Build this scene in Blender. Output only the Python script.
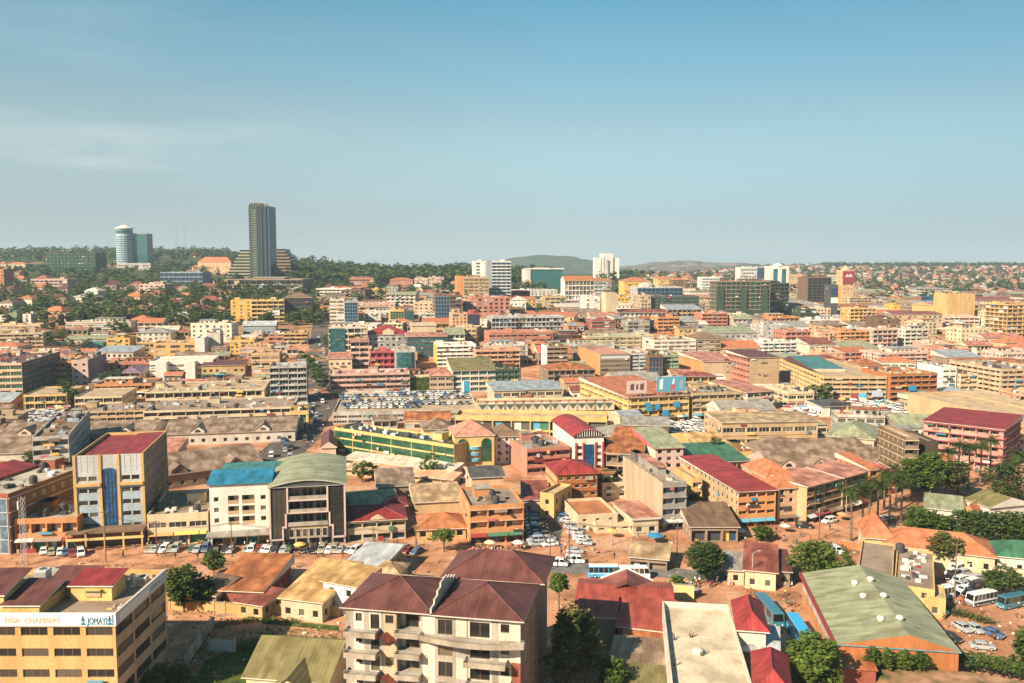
import bpy, math, random
from mathutils import Vector, Matrix
R = math.radians
rnd = random.Random(7)
for o in list(bpy.data.objects):
    bpy.data.objects.remove(o)
sc = bpy.context.scene
COL = sc.collection

# ---------------------------------------------------------------- camera
F = 853.333
CAMZ = 72.0
PITCH = math.atan(76.5 / F)
cd = bpy.data.cameras.new('camera')
cd.lens = 30.0; cd.sensor_width = 36.0; cd.clip_start = 1.0; cd.clip_end = 40000.0
cam = bpy.data.objects.new('camera', cd)
cam.location = (0, 0, CAMZ); cam.rotation_euler = (R(90) - PITCH, 0, 0)
COL.objects.link(cam); sc.camera = cam

# ---------------------------------------------------------------- sky, sun, exposure
SUN_EL, SUN_AZ = R(34), R(180 + 46)          # azimuth clockwise from +Y: behind the camera, to its side
w = bpy.data.worlds.new('World'); sc.world = w; w.use_nodes = True
nt = w.node_tree; nt.nodes.clear()
sky = nt.nodes.new('ShaderNodeTexSky'); sky.sky_type = 'NISHITA'; sky.sun_disc = False
sky.sun_elevation = SUN_EL; sky.sun_rotation = SUN_AZ
sky.air_density = 1.0; sky.dust_density = 0.6; sky.ozone_density = 2.2; sky.altitude = 1200
bg = nt.nodes.new('ShaderNodeBackground'); bg.inputs['Strength'].default_value = 0.064
wo = nt.nodes.new('ShaderNodeOutputWorld')
tc = nt.nodes.new('ShaderNodeTexCoord')
mp = nt.nodes.new('ShaderNodeMapping'); mp.inputs['Scale'].default_value = (1.6, 1.6, 11.0); mp.inputs['Location'].default_value = (5.3, 1.4, 1.1)
nz = nt.nodes.new('ShaderNodeTexNoise'); nz.inputs['Scale'].default_value = 1.7; nz.inputs['Detail'].default_value = 7; nz.inputs['Roughness'].default_value = .58
cr = nt.nodes.new('ShaderNodeValToRGB')
cr.color_ramp.elements[0].position = .47; cr.color_ramp.elements[0].color = (0, 0, 0, 1)
cr.color_ramp.elements[1].position = .74; cr.color_ramp.elements[1].color = (.5, .5, .5, 1)
mx = nt.nodes.new('ShaderNodeMix'); mx.data_type = 'RGBA'
mx.inputs['B'].default_value = (7.6, 7.6, 7.4, 1)
tint = nt.nodes.new('ShaderNodeMix'); tint.data_type = 'RGBA'; tint.blend_type = 'MULTIPLY'
tint.inputs['Factor'].default_value = 1.0
sxyz = nt.nodes.new('ShaderNodeSeparateXYZ'); nt.links.new(tc.outputs['Generated'], sxyz.inputs[0])
tr_ = nt.nodes.new('ShaderNodeValToRGB'); tr_.color_ramp.interpolation = 'EASE'
for k_, (p_, c_) in enumerate(((.02, (.57, .575, .64)), (.156, (1.04, 1.04, .83)), (.232, (.88, 1.16, .96)), (.30, (.66, 1.19, 1.02)))):
    e_ = tr_.color_ramp.elements[k_] if k_ < 2 else tr_.color_ramp.elements.new(p_)
    e_.position = p_; e_.color = (*c_, 1)
nt.links.new(sxyz.outputs['Z'], tr_.inputs[0])
mx_ = nt.nodes.new('ShaderNodeMapRange'); mx_.inputs['From Min'].default_value = -.5; mx_.inputs['From Max'].default_value = .5; nt.links.new(sxyz.outputs['X'], mx_.inputs['Value'])
tx_ = nt.nodes.new('ShaderNodeValToRGB'); tx_.color_ramp.elements[0].color = (1.12, 1.02, .97, 1); tx_.color_ramp.elements[1].color = (.70, .76, .77, 1)
e_ = tx_.color_ramp.elements.new(.55); e_.color = (.95, .97, .95, 1); nt.links.new(mx_.outputs[0], tx_.inputs[0])
t2_ = nt.nodes.new('ShaderNodeMix'); t2_.data_type = 'RGBA'; t2_.blend_type = 'MULTIPLY'; t2_.inputs['Factor'].default_value = 1.0
nt.links.new(tr_.outputs[0], t2_.inputs['A']); nt.links.new(tx_.outputs[0], t2_.inputs['B']); nt.links.new(t2_.outputs['Result'], tint.inputs['B'])
wm_ = nt.nodes.new('ShaderNodeMapRange'); wm_.inputs['From Min'].default_value = -.05; wm_.inputs['From Max'].default_value = -.42; nt.links.new(sxyz.outputs['X'], wm_.inputs['Value'])
cm_ = nt.nodes.new('ShaderNodeMath'); cm_.operation = 'MULTIPLY'; nt.links.new(cr.outputs[0], cm_.inputs[0])
zr_ = nt.nodes.new('ShaderNodeValToRGB')
for k_, (p_, v_) in enumerate(((.06, .1), (.10, 1), (.135, .9), (.17, .2), (.28, .25))):
    e_ = zr_.color_ramp.elements[k_] if k_ < 2 else zr_.color_ramp.elements.new(p_)
    e_.position = p_; e_.color = (v_, v_, v_, 1)
wz_ = nt.nodes.new('ShaderNodeMath'); wz_.operation = 'MULTIPLY'; nt.links.new(sxyz.outputs['Z'], zr_.inputs[0]); nt.links.new(zr_.outputs[0], wz_.inputs[0]); nt.links.new(wm_.outputs[0], wz_.inputs[1]); nt.links.new(wz_.outputs[0], cm_.inputs[1])
L = nt.links.new
L(sky.outputs[0], tint.inputs['A'])
L(tc.outputs['Generated'], mp.inputs[0]); L(mp.outputs[0], nz.inputs['Vector']); L(nz.outputs[0], cr.inputs[0])
L(cm_.outputs[0], mx.inputs['Factor']); L(tint.outputs['Result'], mx.inputs['A']); L(mx.outputs['Result'], bg.inputs['Color']); L(bg.outputs[0], wo.inputs['Surface'])
sl = bpy.data.lights.new('sun', 'SUN'); sl.energy = 5.0; sl.angle = R(.53); sl.color = (1.0, .85, .65)
so = bpy.data.objects.new('sun', sl); COL.objects.link(so)
sdir = Vector((math.sin(SUN_AZ) * math.cos(SUN_EL), math.cos(SUN_AZ) * math.cos(SUN_EL), math.sin(SUN_EL)))
so.rotation_euler = sdir.to_track_quat('Z', 'Y').to_euler()
so.location = (0, 0, 300)
vs = sc.view_settings; vs.view_transform = 'Standard'; vs.look = 'None'; vs.gamma = 1.0; vs.use_curve_mapping = False
vs.exposure = 1.06
sc.cycles.max_bounces = 5; sc.cycles.diffuse_bounces = 2; sc.cycles.glossy_bounces = 2; sc.cycles.volume_bounces = 0
sc.cycles.transmission_bounces = 2; sc.cycles.transparent_max_bounces = 6

# ---------------------------------------------------------------- ground height and measuring
def lerp_table(t, y):
    if y <= t[0][0]: return t[0][1]
    for (a, ha), (b, hb) in zip(t, t[1:]):
        if y <= b:
            k = (y - a) / (b - a); k = k * k * (3 - 2 * k) * .5 + k * .5
            return ha + (hb - ha) * k
    return t[-1][1]
T_L = [(476, 0), (560, 8), (680, 22), (900, 38), (1200, 51), (1500, 61), (1900, 90), (2400, 110), (3200, 60), (5000, 20)]
T_C = [(476, 0), (560, 8), (680, 22), (850, 28), (1100, 36), (1300, 47), (1500, 56), (1900, 50), (2600, 25), (5000, 20)]
T_R = [(476, 0), (560, 5), (680, 11), (850, 18), (1100, 22), (1600, 29), (2200, 44), (3000, 66), (3700, 64), (5000, 30)]
def sm(a, b, x):
    t = min(1, max(0, (x - a) / (b - a))); return t * t * (3 - 2 * t)
def ground(x, y):
    if y < 476: return 0.0
    px = 512 + F * x / y
    l, c, r = lerp_table(T_L, y), lerp_table(T_C, y), lerp_table(T_R, y)
    a, b = sm(200, 420, px), sm(600, 800, px)
    return (l * (1 - a) + c * a) * (1 - b) + r * b
cp, sp = math.cos(PITCH), math.sin(PITCH)
def ray(px, py):
    u, v = (px - 512) / F, (341.5 - py) / F
    return Vector((u, cp + v * sp, -sp + v * cp))
def on_z(px, py, z):
    """world point of the photograph's pixel at height z"""
    d = ray(px, py); t = (z - CAMZ) / d.z
    return Vector((d.x * t, d.y * t, z))
def on_ground(px, py):
    d = ray(px, py); t = 60.0
    if d.z < 0:
        lo = t
        while t < 6000:
            p = d * t
            if CAMZ + p.z <= ground(p.x, p.y): break
            lo = t; t *= 1.02
        hi = t
        for _ in range(30):
            m = (lo + hi) / 2; p = d * m
            if CAMZ + p.z <= ground(p.x, p.y): hi = m
            else: lo = m
        t = hi
    else: t = 1900
    return Vector((d.x * t, d.y * t, CAMZ + d.z * t))
def z_at(px, py, p):
    """height on the ray of pixel (px,py) over the horizontal distance of p"""
    d = ray(px, py); t = p.y / d.y
    return CAMZ + d.z * t

# ---------------------------------------------------------------- materials
MATS = {}
def new_mat(name):
    m = bpy.data.materials.new(name); m.use_nodes = True
    n = m.node_tree; b = n.nodes['Principled BSDF']
    return m, n, b
def noise(n, scale, detail=4, vec=None, sc3=None):
    t = n.nodes.new('ShaderNodeTexNoise'); t.inputs['Scale'].default_value = scale; t.inputs['Detail'].default_value = detail
    c = n.nodes.new('ShaderNodeTexCoord')
    if sc3:
        mp = n.nodes.new('ShaderNodeMapping'); mp.inputs['Scale'].default_value = sc3
        n.links.new(c.outputs['Object'], mp.inputs[0]); n.links.new(mp.outputs[0], t.inputs['Vector'])
    else:
        n.links.new(c.outputs['Object'], t.inputs['Vector'])
    return t
def ramp(n, src, stops):
    r = n.nodes.new('ShaderNodeValToRGB'); e = r.color_ramp.elements
    while len(e) < len(stops): e.new(.5)
    for k, (p, c) in enumerate(stops):
        e[k].position = p; e[k].color = (*c, 1) if len(c) == 3 else c
    n.links.new(src, r.inputs[0]); return r
def mixc(n, a, b, fac, mode='MIX'):
    m = n.nodes.new('ShaderNodeMix'); m.data_type = 'RGBA'; m.blend_type = mode
    for k, v in (('A', a), ('B', b), ('Factor', fac)):
        if hasattr(v, 'links') or hasattr(v, 'is_linked'): n.links.new(v, m.inputs[k])
        elif k == 'Factor': m.inputs[k].default_value = v
        else: m.inputs[k].default_value = (*v, 1)
    return m.outputs['Result']
C = dict(
    white=(.74, .71, .65), offwhite=(.66, .60, .50), cream=(.64, .52, .35), beige=(.54, .41, .27), sand=(.50, .36, .21),
    yellow=(.70, .44, .11), ochre=(.61, .40, .17), gold=(.68, .48, .19), peach=(.65, .41, .25), orange=(.60, .28, .12), rust=(.42, .16, .06),
    brick=(.30, .095, .065), pink=(.58, .31, .25), palepink=(.62, .45, .38), rose=(.48, .12, .14), salmon=(.53, .24, .17), red=(.27, .036, .034),
    maroon=(.145, .055, .047), brown=(.20, .125, .075), taupe=(.30, .22, .16), darkbrown=(.085, .06, .045), grey=(.33, .31, .28), lightgrey=(.52, .50, .47),
    bluegrey=(.32, .37, .41), darkgrey=(.10, .10, .10), charcoal=(.045, .045, .05), green=(.06, .17, .10), palegreen=(.30, .36, .22), olive=(.22, .19, .08),
    sage=(.33, .345, .22), teal=(.07, .22, .22), cyan=(.10, .34, .46), blue=(.03, .21, .36), navy=(.02, .05, .12), purple=(.26, .17, .24), earth=(.40, .20, .105),
    black=(.02, .02, .022), terracotta=(.50, .17, .075), concrete=(.42, .37, .30), dustytan=(.44, .32, .20), netgreen=(.065, .095, .065), silver=(.50, .53, .56), slate=(.075, .10, .125), sky=(.36, .46, .54), crimson=(.33, .042, .040), redroof=(.34, .075, .052), palesand=(.60, .50, .36))
def wallm(c):
    k = 'wall ' + c
    if k in MATS: return MATS[k]
    m, n, b = new_mat(k + ' plaster'); col = C[c]
    t = noise(n, 1.0, 5, sc3=(.30, .30, .07)); t2 = noise(n, 2.3, 4)
    r1 = ramp(n, t.outputs[0], [(.36, (.60, .56, .52) if c in ('concrete', 'lightgrey') else (.82, .79, .76)), (.60, (1, 1, 1))])
    r2 = ramp(n, t2.outputs[0], [(.3, (.80, .78, .76)), (.7, (1.06, 1.06, 1.06))])
    oi = n.nodes.new('ShaderNodeObjectInfo')
    r3 = ramp(n, oi.outputs['Random'], [(0, (.88, .88, .90)), (1, (1.06, 1.04, 1.0))])
    x = mixc(n, col, r1.outputs[0], 1, 'MULTIPLY'); x = mixc(n, x, r2.outputs[0], 1, 'MULTIPLY'); x = mixc(n, x, r3.outputs[0], 1, 'MULTIPLY')
    n.links.new(x, b.inputs['Base Color']); b.inputs['Roughness'].default_value = .88
    b.inputs['Specular IOR Level'].default_value = .2
    MATS[k] = m; return m
def plain(c, rough=.7, metal=0, col=None):
    k = 'paint %s %s' % (c, rough)
    if k in MATS: return MATS[k]
    m, n, b = new_mat(k); col = col or C[c]
    t = noise(n, 3, 3); r = ramp(n, t.outputs[0], [(.3, (.86, .86, .86)), (.7, (1.03, 1.03, 1.03))])
    n.links.new(mixc(n, col, r.outputs[0], 1, 'MULTIPLY'), b.inputs['Base Color'])
    b.inputs['Roughness'].default_value = rough; b.inputs['Metallic'].default_value = metal
    MATS[k] = m; return m
def sheetm(c, axis=0):
    """corrugated iron sheet, weathered"""
    k = 'sheet %s %d' % (c, axis)
    if k in MATS: return MATS[k]
    m, n, b = new_mat('corrugated ' + c); col = C[c]
    t = noise(n, .55, 5, sc3=(1, .35, 1) if axis == 0 else (.35, 1, 1)); t2 = noise(n, .24, 5)
    r1 = ramp(n, t.outputs[0], [(.36, (.72, .66, .60)), (.55, (1, 1, 1)), (.72, (1.08, 1.05, 1.0))])
    r2 = ramp(n, t2.outputs[0], [(.38, (.58, .52, .46)), (.56, (1.0, 1.0, 1.0)), (.68, (1.22, 1.16, 1.1))] if c in ('rust', 'brick', 'sand', 'taupe', 'ochre', 'salmon') else [(.35, (.82, .80, .78)), (.65, (1.06, 1.05, 1.03))])
    x = mixc(n, col, r1.outputs[0], 1, 'MULTIPLY'); x = mixc(n, x, r2.outputs[0], 1, 'MULTIPLY')
    tc = n.nodes.new('ShaderNodeTexCoord'); wv = n.nodes.new('ShaderNodeTexWave'); wv.bands_direction = 'X' if axis == 0 else 'Y'
    wv.inputs['Scale'].default_value = .45; n.links.new(tc.outputs['Object'], wv.inputs['Vector'])
    r4 = ramp(n, wv.outputs[0], [(0, (.90, .90, .90)), (.12, (1, 1, 1))])
    x = mixc(n, x, r4.outputs[0], 1, 'MULTIPLY')
    bt = n.nodes.new('ShaderNodeTexBrick'); bt.inputs['Scale'].default_value = .32; bt.inputs['Mortar Size'].default_value = .004; bt.inputs['Color1'].default_value = (.84, .82, .80, 1); bt.inputs['Color2'].default_value = (1.08, 1.07, 1.06, 1); bt.inputs['Mortar'].default_value = (.7, .68, .66, 1); bt.inputs['Brick Width'].default_value = .9; bt.inputs['Row Height'].default_value = .3
    mq = n.nodes.new('ShaderNodeMapping'); mq.inputs['Rotation'].default_value = (0, 0, 0 if axis else math.pi / 2); n.links.new(tc.outputs['Object'], mq.inputs[0]); n.links.new(mq.outputs[0], bt.inputs['Vector'])
    x = mixc(n, x, bt.outputs[0], 1, 'MULTIPLY')
    n.links.new(x, b.inputs['Base Color']); b.inputs['Roughness'].default_value = .55; b.inputs['Specular IOR Level'].default_value = .35
    bp = n.nodes.new('ShaderNodeBump'); bp.inputs['Strength'].default_value = .35; bp.inputs['Distance'].default_value = .06
    n.links.new(wv.outputs[0], bp.inputs['Height']); n.links.new(bp.outputs[0], b.inputs['Normal'])
    MATS[k] = m; return m
def tilem(c):
    k = 'tile ' + c
    if k in MATS: return MATS[k]
    m, n, b = new_mat('roof tiles ' + c); col = C[c]
    t = noise(n, .5, 6); t3 = noise(n, 4, 2)
    r1 = ramp(n, t.outputs[0], [(.33, (.62, .60, .58)), (.62, (1.05, 1.03, 1.0))]); r3 = ramp(n, t3.outputs[0], [(.3, (.8, .8, .8)), (.7, (1.1, 1.1, 1.1))])
    x = mixc(n, col, r1.outputs[0], 1, 'MULTIPLY'); x = mixc(n, x, r3.outputs[0], 1, 'MULTIPLY')
    n.links.new(x, b.inputs['Base Color']); b.inputs['Roughness'].default_value = .8
    MATS[k] = m; return m
def slabm(c):
    k = 'slab ' + c
    if k in MATS: return MATS[k]
    m, n, b = new_mat('roof slab ' + c); col = C[c]
    t = noise(n, .22, 7); t3 = noise(n, 1.6, 4)
    r1 = ramp(n, t.outputs[0], [(.36, (.70, .66, .62)), (.50, (.94, .92, .90)), (.66, (1.10, 1.07, 1.02))]); r3 = ramp(n, t3.outputs[0], [(.3, (.82, .82, .82)), (.7, (1.06, 1.06, 1.06))])
    x = mixc(n, col, r1.outputs[0], 1, 'MULTIPLY'); x = mixc(n, x, r3.outputs[0], 1, 'MULTIPLY')
    n.links.new(x, b.inputs['Base Color']); b.inputs['Roughness'].default_value = .92
    MATS[k] = m; return m
def glassm(kind='dark'):
    k = 'glass ' + kind
    if k in MATS: return MATS[k]
    m, n, b = new_mat('window glass ' + kind)
    col = dict(dark=(.022, .022, .022), blue=(.013, .045, .085), green=(.018, .075, .04), teal=(.03, .11, .11), sky=(.10, .16, .20), azure=(.015, .085, .19))[kind]
    oi = n.nodes.new('ShaderNodeObjectInfo'); t = noise(n, .6, 1)
    if kind == 'dark':
        r = ramp(n, oi.outputs['Random'], [(0, (.012, .011, .010)), (.55, (.028, .026, .024)), (.8, (.07, .06, .045)), (1, (.16, .13, .09))])
        src = r.outputs[0]
    else:
        r = ramp(n, t.outputs[0], [(.4, (.7, .7, .7)), (.6, (1.25, 1.25, 1.25))]); src = mixc(n, col, r.outputs[0], 1, 'MULTIPLY')
    n.links.new(src, b.inputs['Base Color']); b.inputs['Roughness'].default_value = .16 if kind == 'dark' else .12
    b.inputs['Specular IOR Level'].default_value = .5 if kind == 'dark' else .7
    MATS[k] = m; return m
def mat(spec):
    """'wall cream', 'sheet red', 'tile brown', 'slab grey', 'glass dark', 'paint white'"""
    a, _, c = spec.partition(' ')
    if a == 'wall': return wallm(c)
    if a == 'sheet': return sheetm(c)
    if a == 'sheety': return sheetm(c, 1)
    if a == 'tile': return tilem(c)
    if a == 'slab': return slabm(c)
    if a == 'glass': return glassm(c)
    if a == 'gloss': return plain(c, .3)
    return plain(c)

# ---------------------------------------------------------------- mesh collecting
class MB:
    def __init__(s): s.v = []; s.f = []; s.m = []; s.names = []; s.smooth = False
    def slot(s, name):
        if name not in s.names: s.names.append(name)
        return s.names.index(name)
    def face(s, pts, m):
        b = len(s.v); s.v.extend(tuple(p) for p in pts); s.f.append(tuple(range(b, b + len(pts)))); s.m.append(s.slot(m))
    def box(s, x0, y0, z0, x1, y1, z1, m, top=None, bottom=True):
        a = [(x0, y0, z0), (x1, y0, z0), (x1, y1, z0), (x0, y1, z0), (x0, y0, z1), (x1, y0, z1), (x1, y1, z1), (x0, y1, z1)]
        for q in ((0, 1, 5, 4), (1, 2, 6, 5), (2, 3, 7, 6), (3, 0, 4, 7)): s.face([a[k] for k in q], m)
        s.face([a[k] for k in (4, 5, 6, 7)], top or m)
        if bottom: s.face([a[k] for k in (3, 2, 1, 0)], m)
    def obox(s, o, u, n, s0, s1, z0, z1, d0, d1, m):
        """box on a side: s along u, z up, d outward along n"""
        def P(a, z, d): return (o[0] + u[0] * a + n[0] * d, o[1] + u[1] * a + n[1] * d, z)
        a = [P(s0, z0, d1), P(s1, z0, d1), P(s1, z0, d0), P(s0, z0, d0), P(s0, z1, d1), P(s1, z1, d1), P(s1, z1, d0), P(s0, z1, d0)]
        for q in ((0, 1, 5, 4), (1, 2, 6, 5), (2, 3, 7, 6), (3, 0, 4, 7), (4, 5, 6, 7), (3, 2, 1, 0)): s.face([a[k] for k in q], m)
    def tube(s, a, b, r0, r1, m, n=8, cap=True):
        a, b = Vector(a), Vector(b); d = (b - a).normalized()
        x = d.orthogonal().normalized(); y = d.cross(x)
        A = [a + (x * math.cos(2 * math.pi * k / n) + y * math.sin(2 * math.pi * k / n)) * r0 for k in range(n)]
        B = [b + (x * math.cos(2 * math.pi * k / n) + y * math.sin(2 * math.pi * k / n)) * r1 for k in range(n)]
        for k in range(n): s.face([A[k], A[(k + 1) % n], B[(k + 1) % n], B[k]], m)
        if cap: s.face(B, m); s.face(A[::-1], m)
    def lathe(s, prof, m, n=12, c=(0, 0)):
        for (r0, z0), (r1, z1) in zip(prof, prof[1:]):
            for k in range(n):
                a, b = 2 * math.pi * k / n, 2 * math.pi * (k + 1) / n
                q = [(c[0] + r0 * math.cos(a), c[1] + r0 * math.sin(a), z0), (c[0] + r0 * math.cos(b), c[1] + r0 * math.sin(b), z0),
                     (c[0] + r1 * math.cos(b), c[1] + r1 * math.sin(b), z1), (c[0] + r1 * math.cos(a), c[1] + r1 * math.sin(a), z1)]
                if r0 < 1e-4: q = [q[0], q[2], q[3]]
                elif r1 < 1e-4: q = q[:3]
                s.face(q, m)
    def mesh(s, name, weld=False):
        me = bpy.data.meshes.new(name); me.from_pydata(s.v, [], s.f)
        for nm in s.names: me.materials.append(mat(nm) if isinstance(nm, str) else nm)
        me.polygons.foreach_set('material_index', s.m)
        if s.smooth: me.polygons.foreach_set('use_smooth', [True] * len(s.f))
        me.update(); return me
    def obj(s, name, parent=None, loc=(0, 0, 0), rz=0):
        if not s.f: return None
        return put(s.mesh(name), name, parent, loc, rz)
def put(me, name, parent=None, loc=(0, 0, 0), rz=0):
    o = bpy.data.objects.new(name, me); COL.objects.link(o)
    o.location = loc; o.rotation_euler = (0, 0, rz)
    if parent is not None: o.parent = parent
    return o
def tag(o, label=None, cat=None, group=None, kind=None):
    if label: o['label'] = label
    if cat: o['category'] = cat
    if group: o['group'] = group
    if kind: o['kind'] = kind
    return o
def thing(name, label, cat, loc, rz=0, group=None):
    o = put(None, name, None, loc, rz); o.empty_display_size = 1
    return tag(o, label, cat, group)
def copy_tree(o, parent=None):
    c = o.copy(); COL.objects.link(c)
    if parent is not None: c.parent = parent
    for ch in KIDS.get(o.name, []): copy_tree(ch, c)
    return c
KIDS = {}
def learn(o):
    KIDS[o.name] = list(o.children)
    for ch in o.children: learn(ch)
def text_part(name, body, size, m, parent, loc, rot, ext=.02, align='LEFT', width=None):
    cu = bpy.data.curves.new(name, 'FONT'); cu.body = body; cu.size = size; cu.extrude = ext; cu.align_x = align; cu.resolution_u = 3
    t = bpy.data.objects.new(name, cu); COL.objects.link(t)
    bpy.context.view_layer.update()
    me = bpy.data.meshes.new_from_object(t.evaluated_get(bpy.context.evaluated_depsgraph_get()))
    bpy.data.objects.remove(t); bpy.data.curves.remove(cu)
    me.materials.clear(); me.materials.append(mat(m))
    o = put(me, name, parent, loc); o.rotation_euler = rot
    if width:
        xs = [v.co.x for v in me.vertices]; k = width / (max(xs) - min(xs))
        for v in me.vertices: v.co.x *= k
    return o

# ---------------------------------------------------------------- buildings
WIN = {}
RW = random.Random(77); WFILL = ['paint charcoal', 'wall taupe', 'paint bluegrey', 'wall beige', 'paint darkbrown', 'paint silver']
def window_meshes(wd, ht, style, lvl, gl='dark', fr='white'):
    key = (round(wd, 1), round(ht, 1), style, lvl, gl, fr)
    if key in WIN: return WIN[key]
    f = MB(); t = .07
    a, b = -wd / 2, wd / 2
    fm = 'paint ' + fr
    f.box(a, -.03, 0, a + t, .05, ht, fm); f.box(b - t, -.03, 0, b, .05, ht, fm)
    f.box(a + t, -.03, 0, b - t, .05, t, fm); f.box(a + t, -.03, ht - t, b - t, .05, ht, fm)
    nm = max(1, int(wd / 1.1))
    for k in range(1, nm):
        x = a + wd * k / nm; f.box(x - t / 2, -.025, t, x + t / 2, .045, ht - t, fm)
    p = MB(); p.face([(a + .01, .02, .01), (b - .01, .02, .01), (b - .01, .02, ht - .01), (a + .01, .02, ht - .01)], 'glass ' + gl)
    if lvl >= 2:
        if style == 'sill': f.box(a - .1, -.22, -.1, b + .1, .05, -.002, 'wall concrete')
        WIN[key] = (f.mesh('window'), p.mesh('pane'))
    else:
        for q, mm in zip(p.f, p.m): f.face([p.v[k] for k in q], 'glass ' + gl)
        WIN[key] = (f.mesh('window'), None)
    return WIN[key]
def n_windows(root):
    return root.get('_nw', 0)
class Bld: pass
LM = []           # (short description, centre, half sizes, yaw)
FOOT = []
def side_of(b, which):
    if which == 'F': return (0, 0), (1, 0), (0, -1), b.w
    if which == 'R': return (b.w, 0), (0, 1), (1, 0), b.d
    if which == 'L': return (0, b.d), (0, -1), (-1, 0), b.d
    return (b.w, b.d), (-1, 0), (0, 1), b.w
def facade(b, which, style, fl, fh, z0, ztop, wm, p):
    """walls of one side with real openings; windows become parts"""
    o, u, n, W = side_of(b, which); mb = b.wall
    def P(s, z, d=0): return (o[0] + u[0] * s + n[0] * d, o[1] + u[1] * s + n[1] * d, z)
    def q(s0, s1, za, zb, d=0, m=None):
        if s1 - s0 > 1e-3 and zb - za > 1e-3: mb.face([P(s0, za, d), P(s1, za, d), P(s1, zb, d), P(s0, zb, d)], m or wm)
    gl = p.get('gl', 'dark'); fr = p.get('fr', 'white'); tr = p.get('trim', None)
    ang = math.atan2(u[1], u[0])
    def win(s0, s1, za, zb, dep, nm='window'):
        b.nw += 1
        if b.lvl == 0 or b.nw > 98:
            q(s0, s1, za, zb, -dep, 'glass ' + gl if gl != 'dark' or RW.random() < .62 else RW.choice(WFILL)); return
        f, pn = window_meshes(s1 - s0, zb - za, 'sill' if p.get('sills') else '', b.lvl, gl, fr)
        x = P((s0 + s1) / 2, za, -dep)
        wo = put(f, nm, b.root, x, ang)
        if pn is not None: put(pn, 'pane', wo)
    def reveal(s0, s1, za, zb, dep, m=None):
        m = m or wm
        mb.face([P(s0, za), P(s1, za), P(s1, za, -dep), P(s0, za, -dep)], m)
        mb.face([P(s0, zb, -dep), P(s1, zb, -dep), P(s1, zb), P(s0, zb)], m)
        mb.face([P(s0, za), P(s0, za, -dep), P(s0, zb, -dep), P(s0, zb)], m)
        mb.face([P(s1, za, -dep), P(s1, za), P(s1, zb), P(s1, zb, -dep)], m)
    def strip(za, zb, ops):
        s = 0
        for a, c in ops: q(s, a, za, zb); s = c
        q(s, W, za, zb)
    if style == 'cust': return
    if style == 'blank' or fl < 1:
        q(0, W, -b.found, ztop); return
    if z0 > -b.found: q(0, W, -b.found, z0)
    q(0, W, z0 + fl * fh, ztop)
    bay = p.get('bay', 3.6)
    if style == 'cw':
        q(0, W, z0, z0 + fl * fh)
        g = MB(); g_o = o
        g.obox(o, u, n, .4, W - .4, z0 + .2, z0 + fl * fh - .2, .02, .06, 'glass ' + p.get('gl', 'blue'))
        g.obj('curtain_wall', b.root)
        k = max(2, int(W / p.get('mull', 2.2))); mm = 'paint ' + (tr or 'silver')
        for i in range(k + 1):
            s = .4 + (W - .8) * i / k; mb.obox(o, u, n, s - .06, s + .06, z0 + .2, z0 + fl * fh - .2, .06, .14, mm)
        for i in range(fl + 1):
            z = z0 + .2 + (fl * fh - .4) * i / fl; mb.obox(o, u, n, .4, W - .4, z - .08, z + .08, .06, .12, mm)
        return
    for k in range(fl):
        za, zb = z0 + k * fh, z0 + (k + 1) * fh
        st = style
        if k == 0 and p.get('shop') and which in p.get('shopsides', 'F'): st = 'shop'
        if st == 'win':
            nb = max(1, round(W / bay)); bw = W / nb
            ww = min(p.get('ww', 1.7), bw - .4); si = za + p.get('sill', .95); hd = si + min(p.get('wh', 1.45), fh - p.get('lint', 1.1))
            ops = [(bw * (i + .5) - ww / 2, bw * (i + .5) + ww / 2) for i in range(nb)]
            dep = .22
        elif st == 'rib':
            nb = max(1, round(W / p.get('bay', 5))); bw = W / nb; mg = p.get('pier', .35)
            si = za + p.get('sill', .95); hd = si + min(p.get('wh', 1.6), fh - p.get('lint', 1.1))
            ops = [(bw * i + mg, bw * (i + 1) - mg) for i in range(nb)]; dep = .25
        elif st in ('gal', 'shop', 'grid'):
            nb = max(1, round(W / p.get('bay', 4.5))); bw = W / nb
            if st == 'gal': si, hd, dep, mg = za + p.get('par', 1.05), zb - .38, 1.5, .17
            elif st == 'grid': si, hd, dep, mg = za + .75, zb - .3, .75, .16
            else: si, hd, dep, mg = za + .05, zb - .75, 1.1, .25
            ops = [(bw * i + mg, bw * (i + 1) - mg) for i in range(nb)]
        q(0, W, za, si); q(0, W, hd, zb); strip(si, hd, ops)
        for (a, c) in ops:
            reveal(a, c, si, hd, dep)
            if st in ('win', 'rib'): win(a, c, si, hd, dep - .06)
            elif st == 'grid': win(a, c, si, hd, dep)
            elif st == 'gal':
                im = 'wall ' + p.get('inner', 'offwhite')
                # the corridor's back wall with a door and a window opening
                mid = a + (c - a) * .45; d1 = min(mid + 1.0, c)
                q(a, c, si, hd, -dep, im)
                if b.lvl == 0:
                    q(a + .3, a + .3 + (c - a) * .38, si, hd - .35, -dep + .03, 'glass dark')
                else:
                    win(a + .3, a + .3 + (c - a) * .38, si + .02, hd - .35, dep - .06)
            else:
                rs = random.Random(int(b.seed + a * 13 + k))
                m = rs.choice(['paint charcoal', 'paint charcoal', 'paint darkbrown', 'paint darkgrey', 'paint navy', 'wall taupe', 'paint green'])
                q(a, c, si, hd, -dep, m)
                if rs.random() < .35:
                    q(a + .2, (a + c) / 2, si, hd - .4, -dep + .05, rs.choice(['paint offwhite', 'paint yellow', 'paint red', 'paint cyan', 'paint lightgrey']))
        if tr and st != 'shop':
            mb.obox(o, u, n, 0, W, zb - .22, zb - .02, .003, p.get('trimd', .25), 'wall ' + tr)
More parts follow.
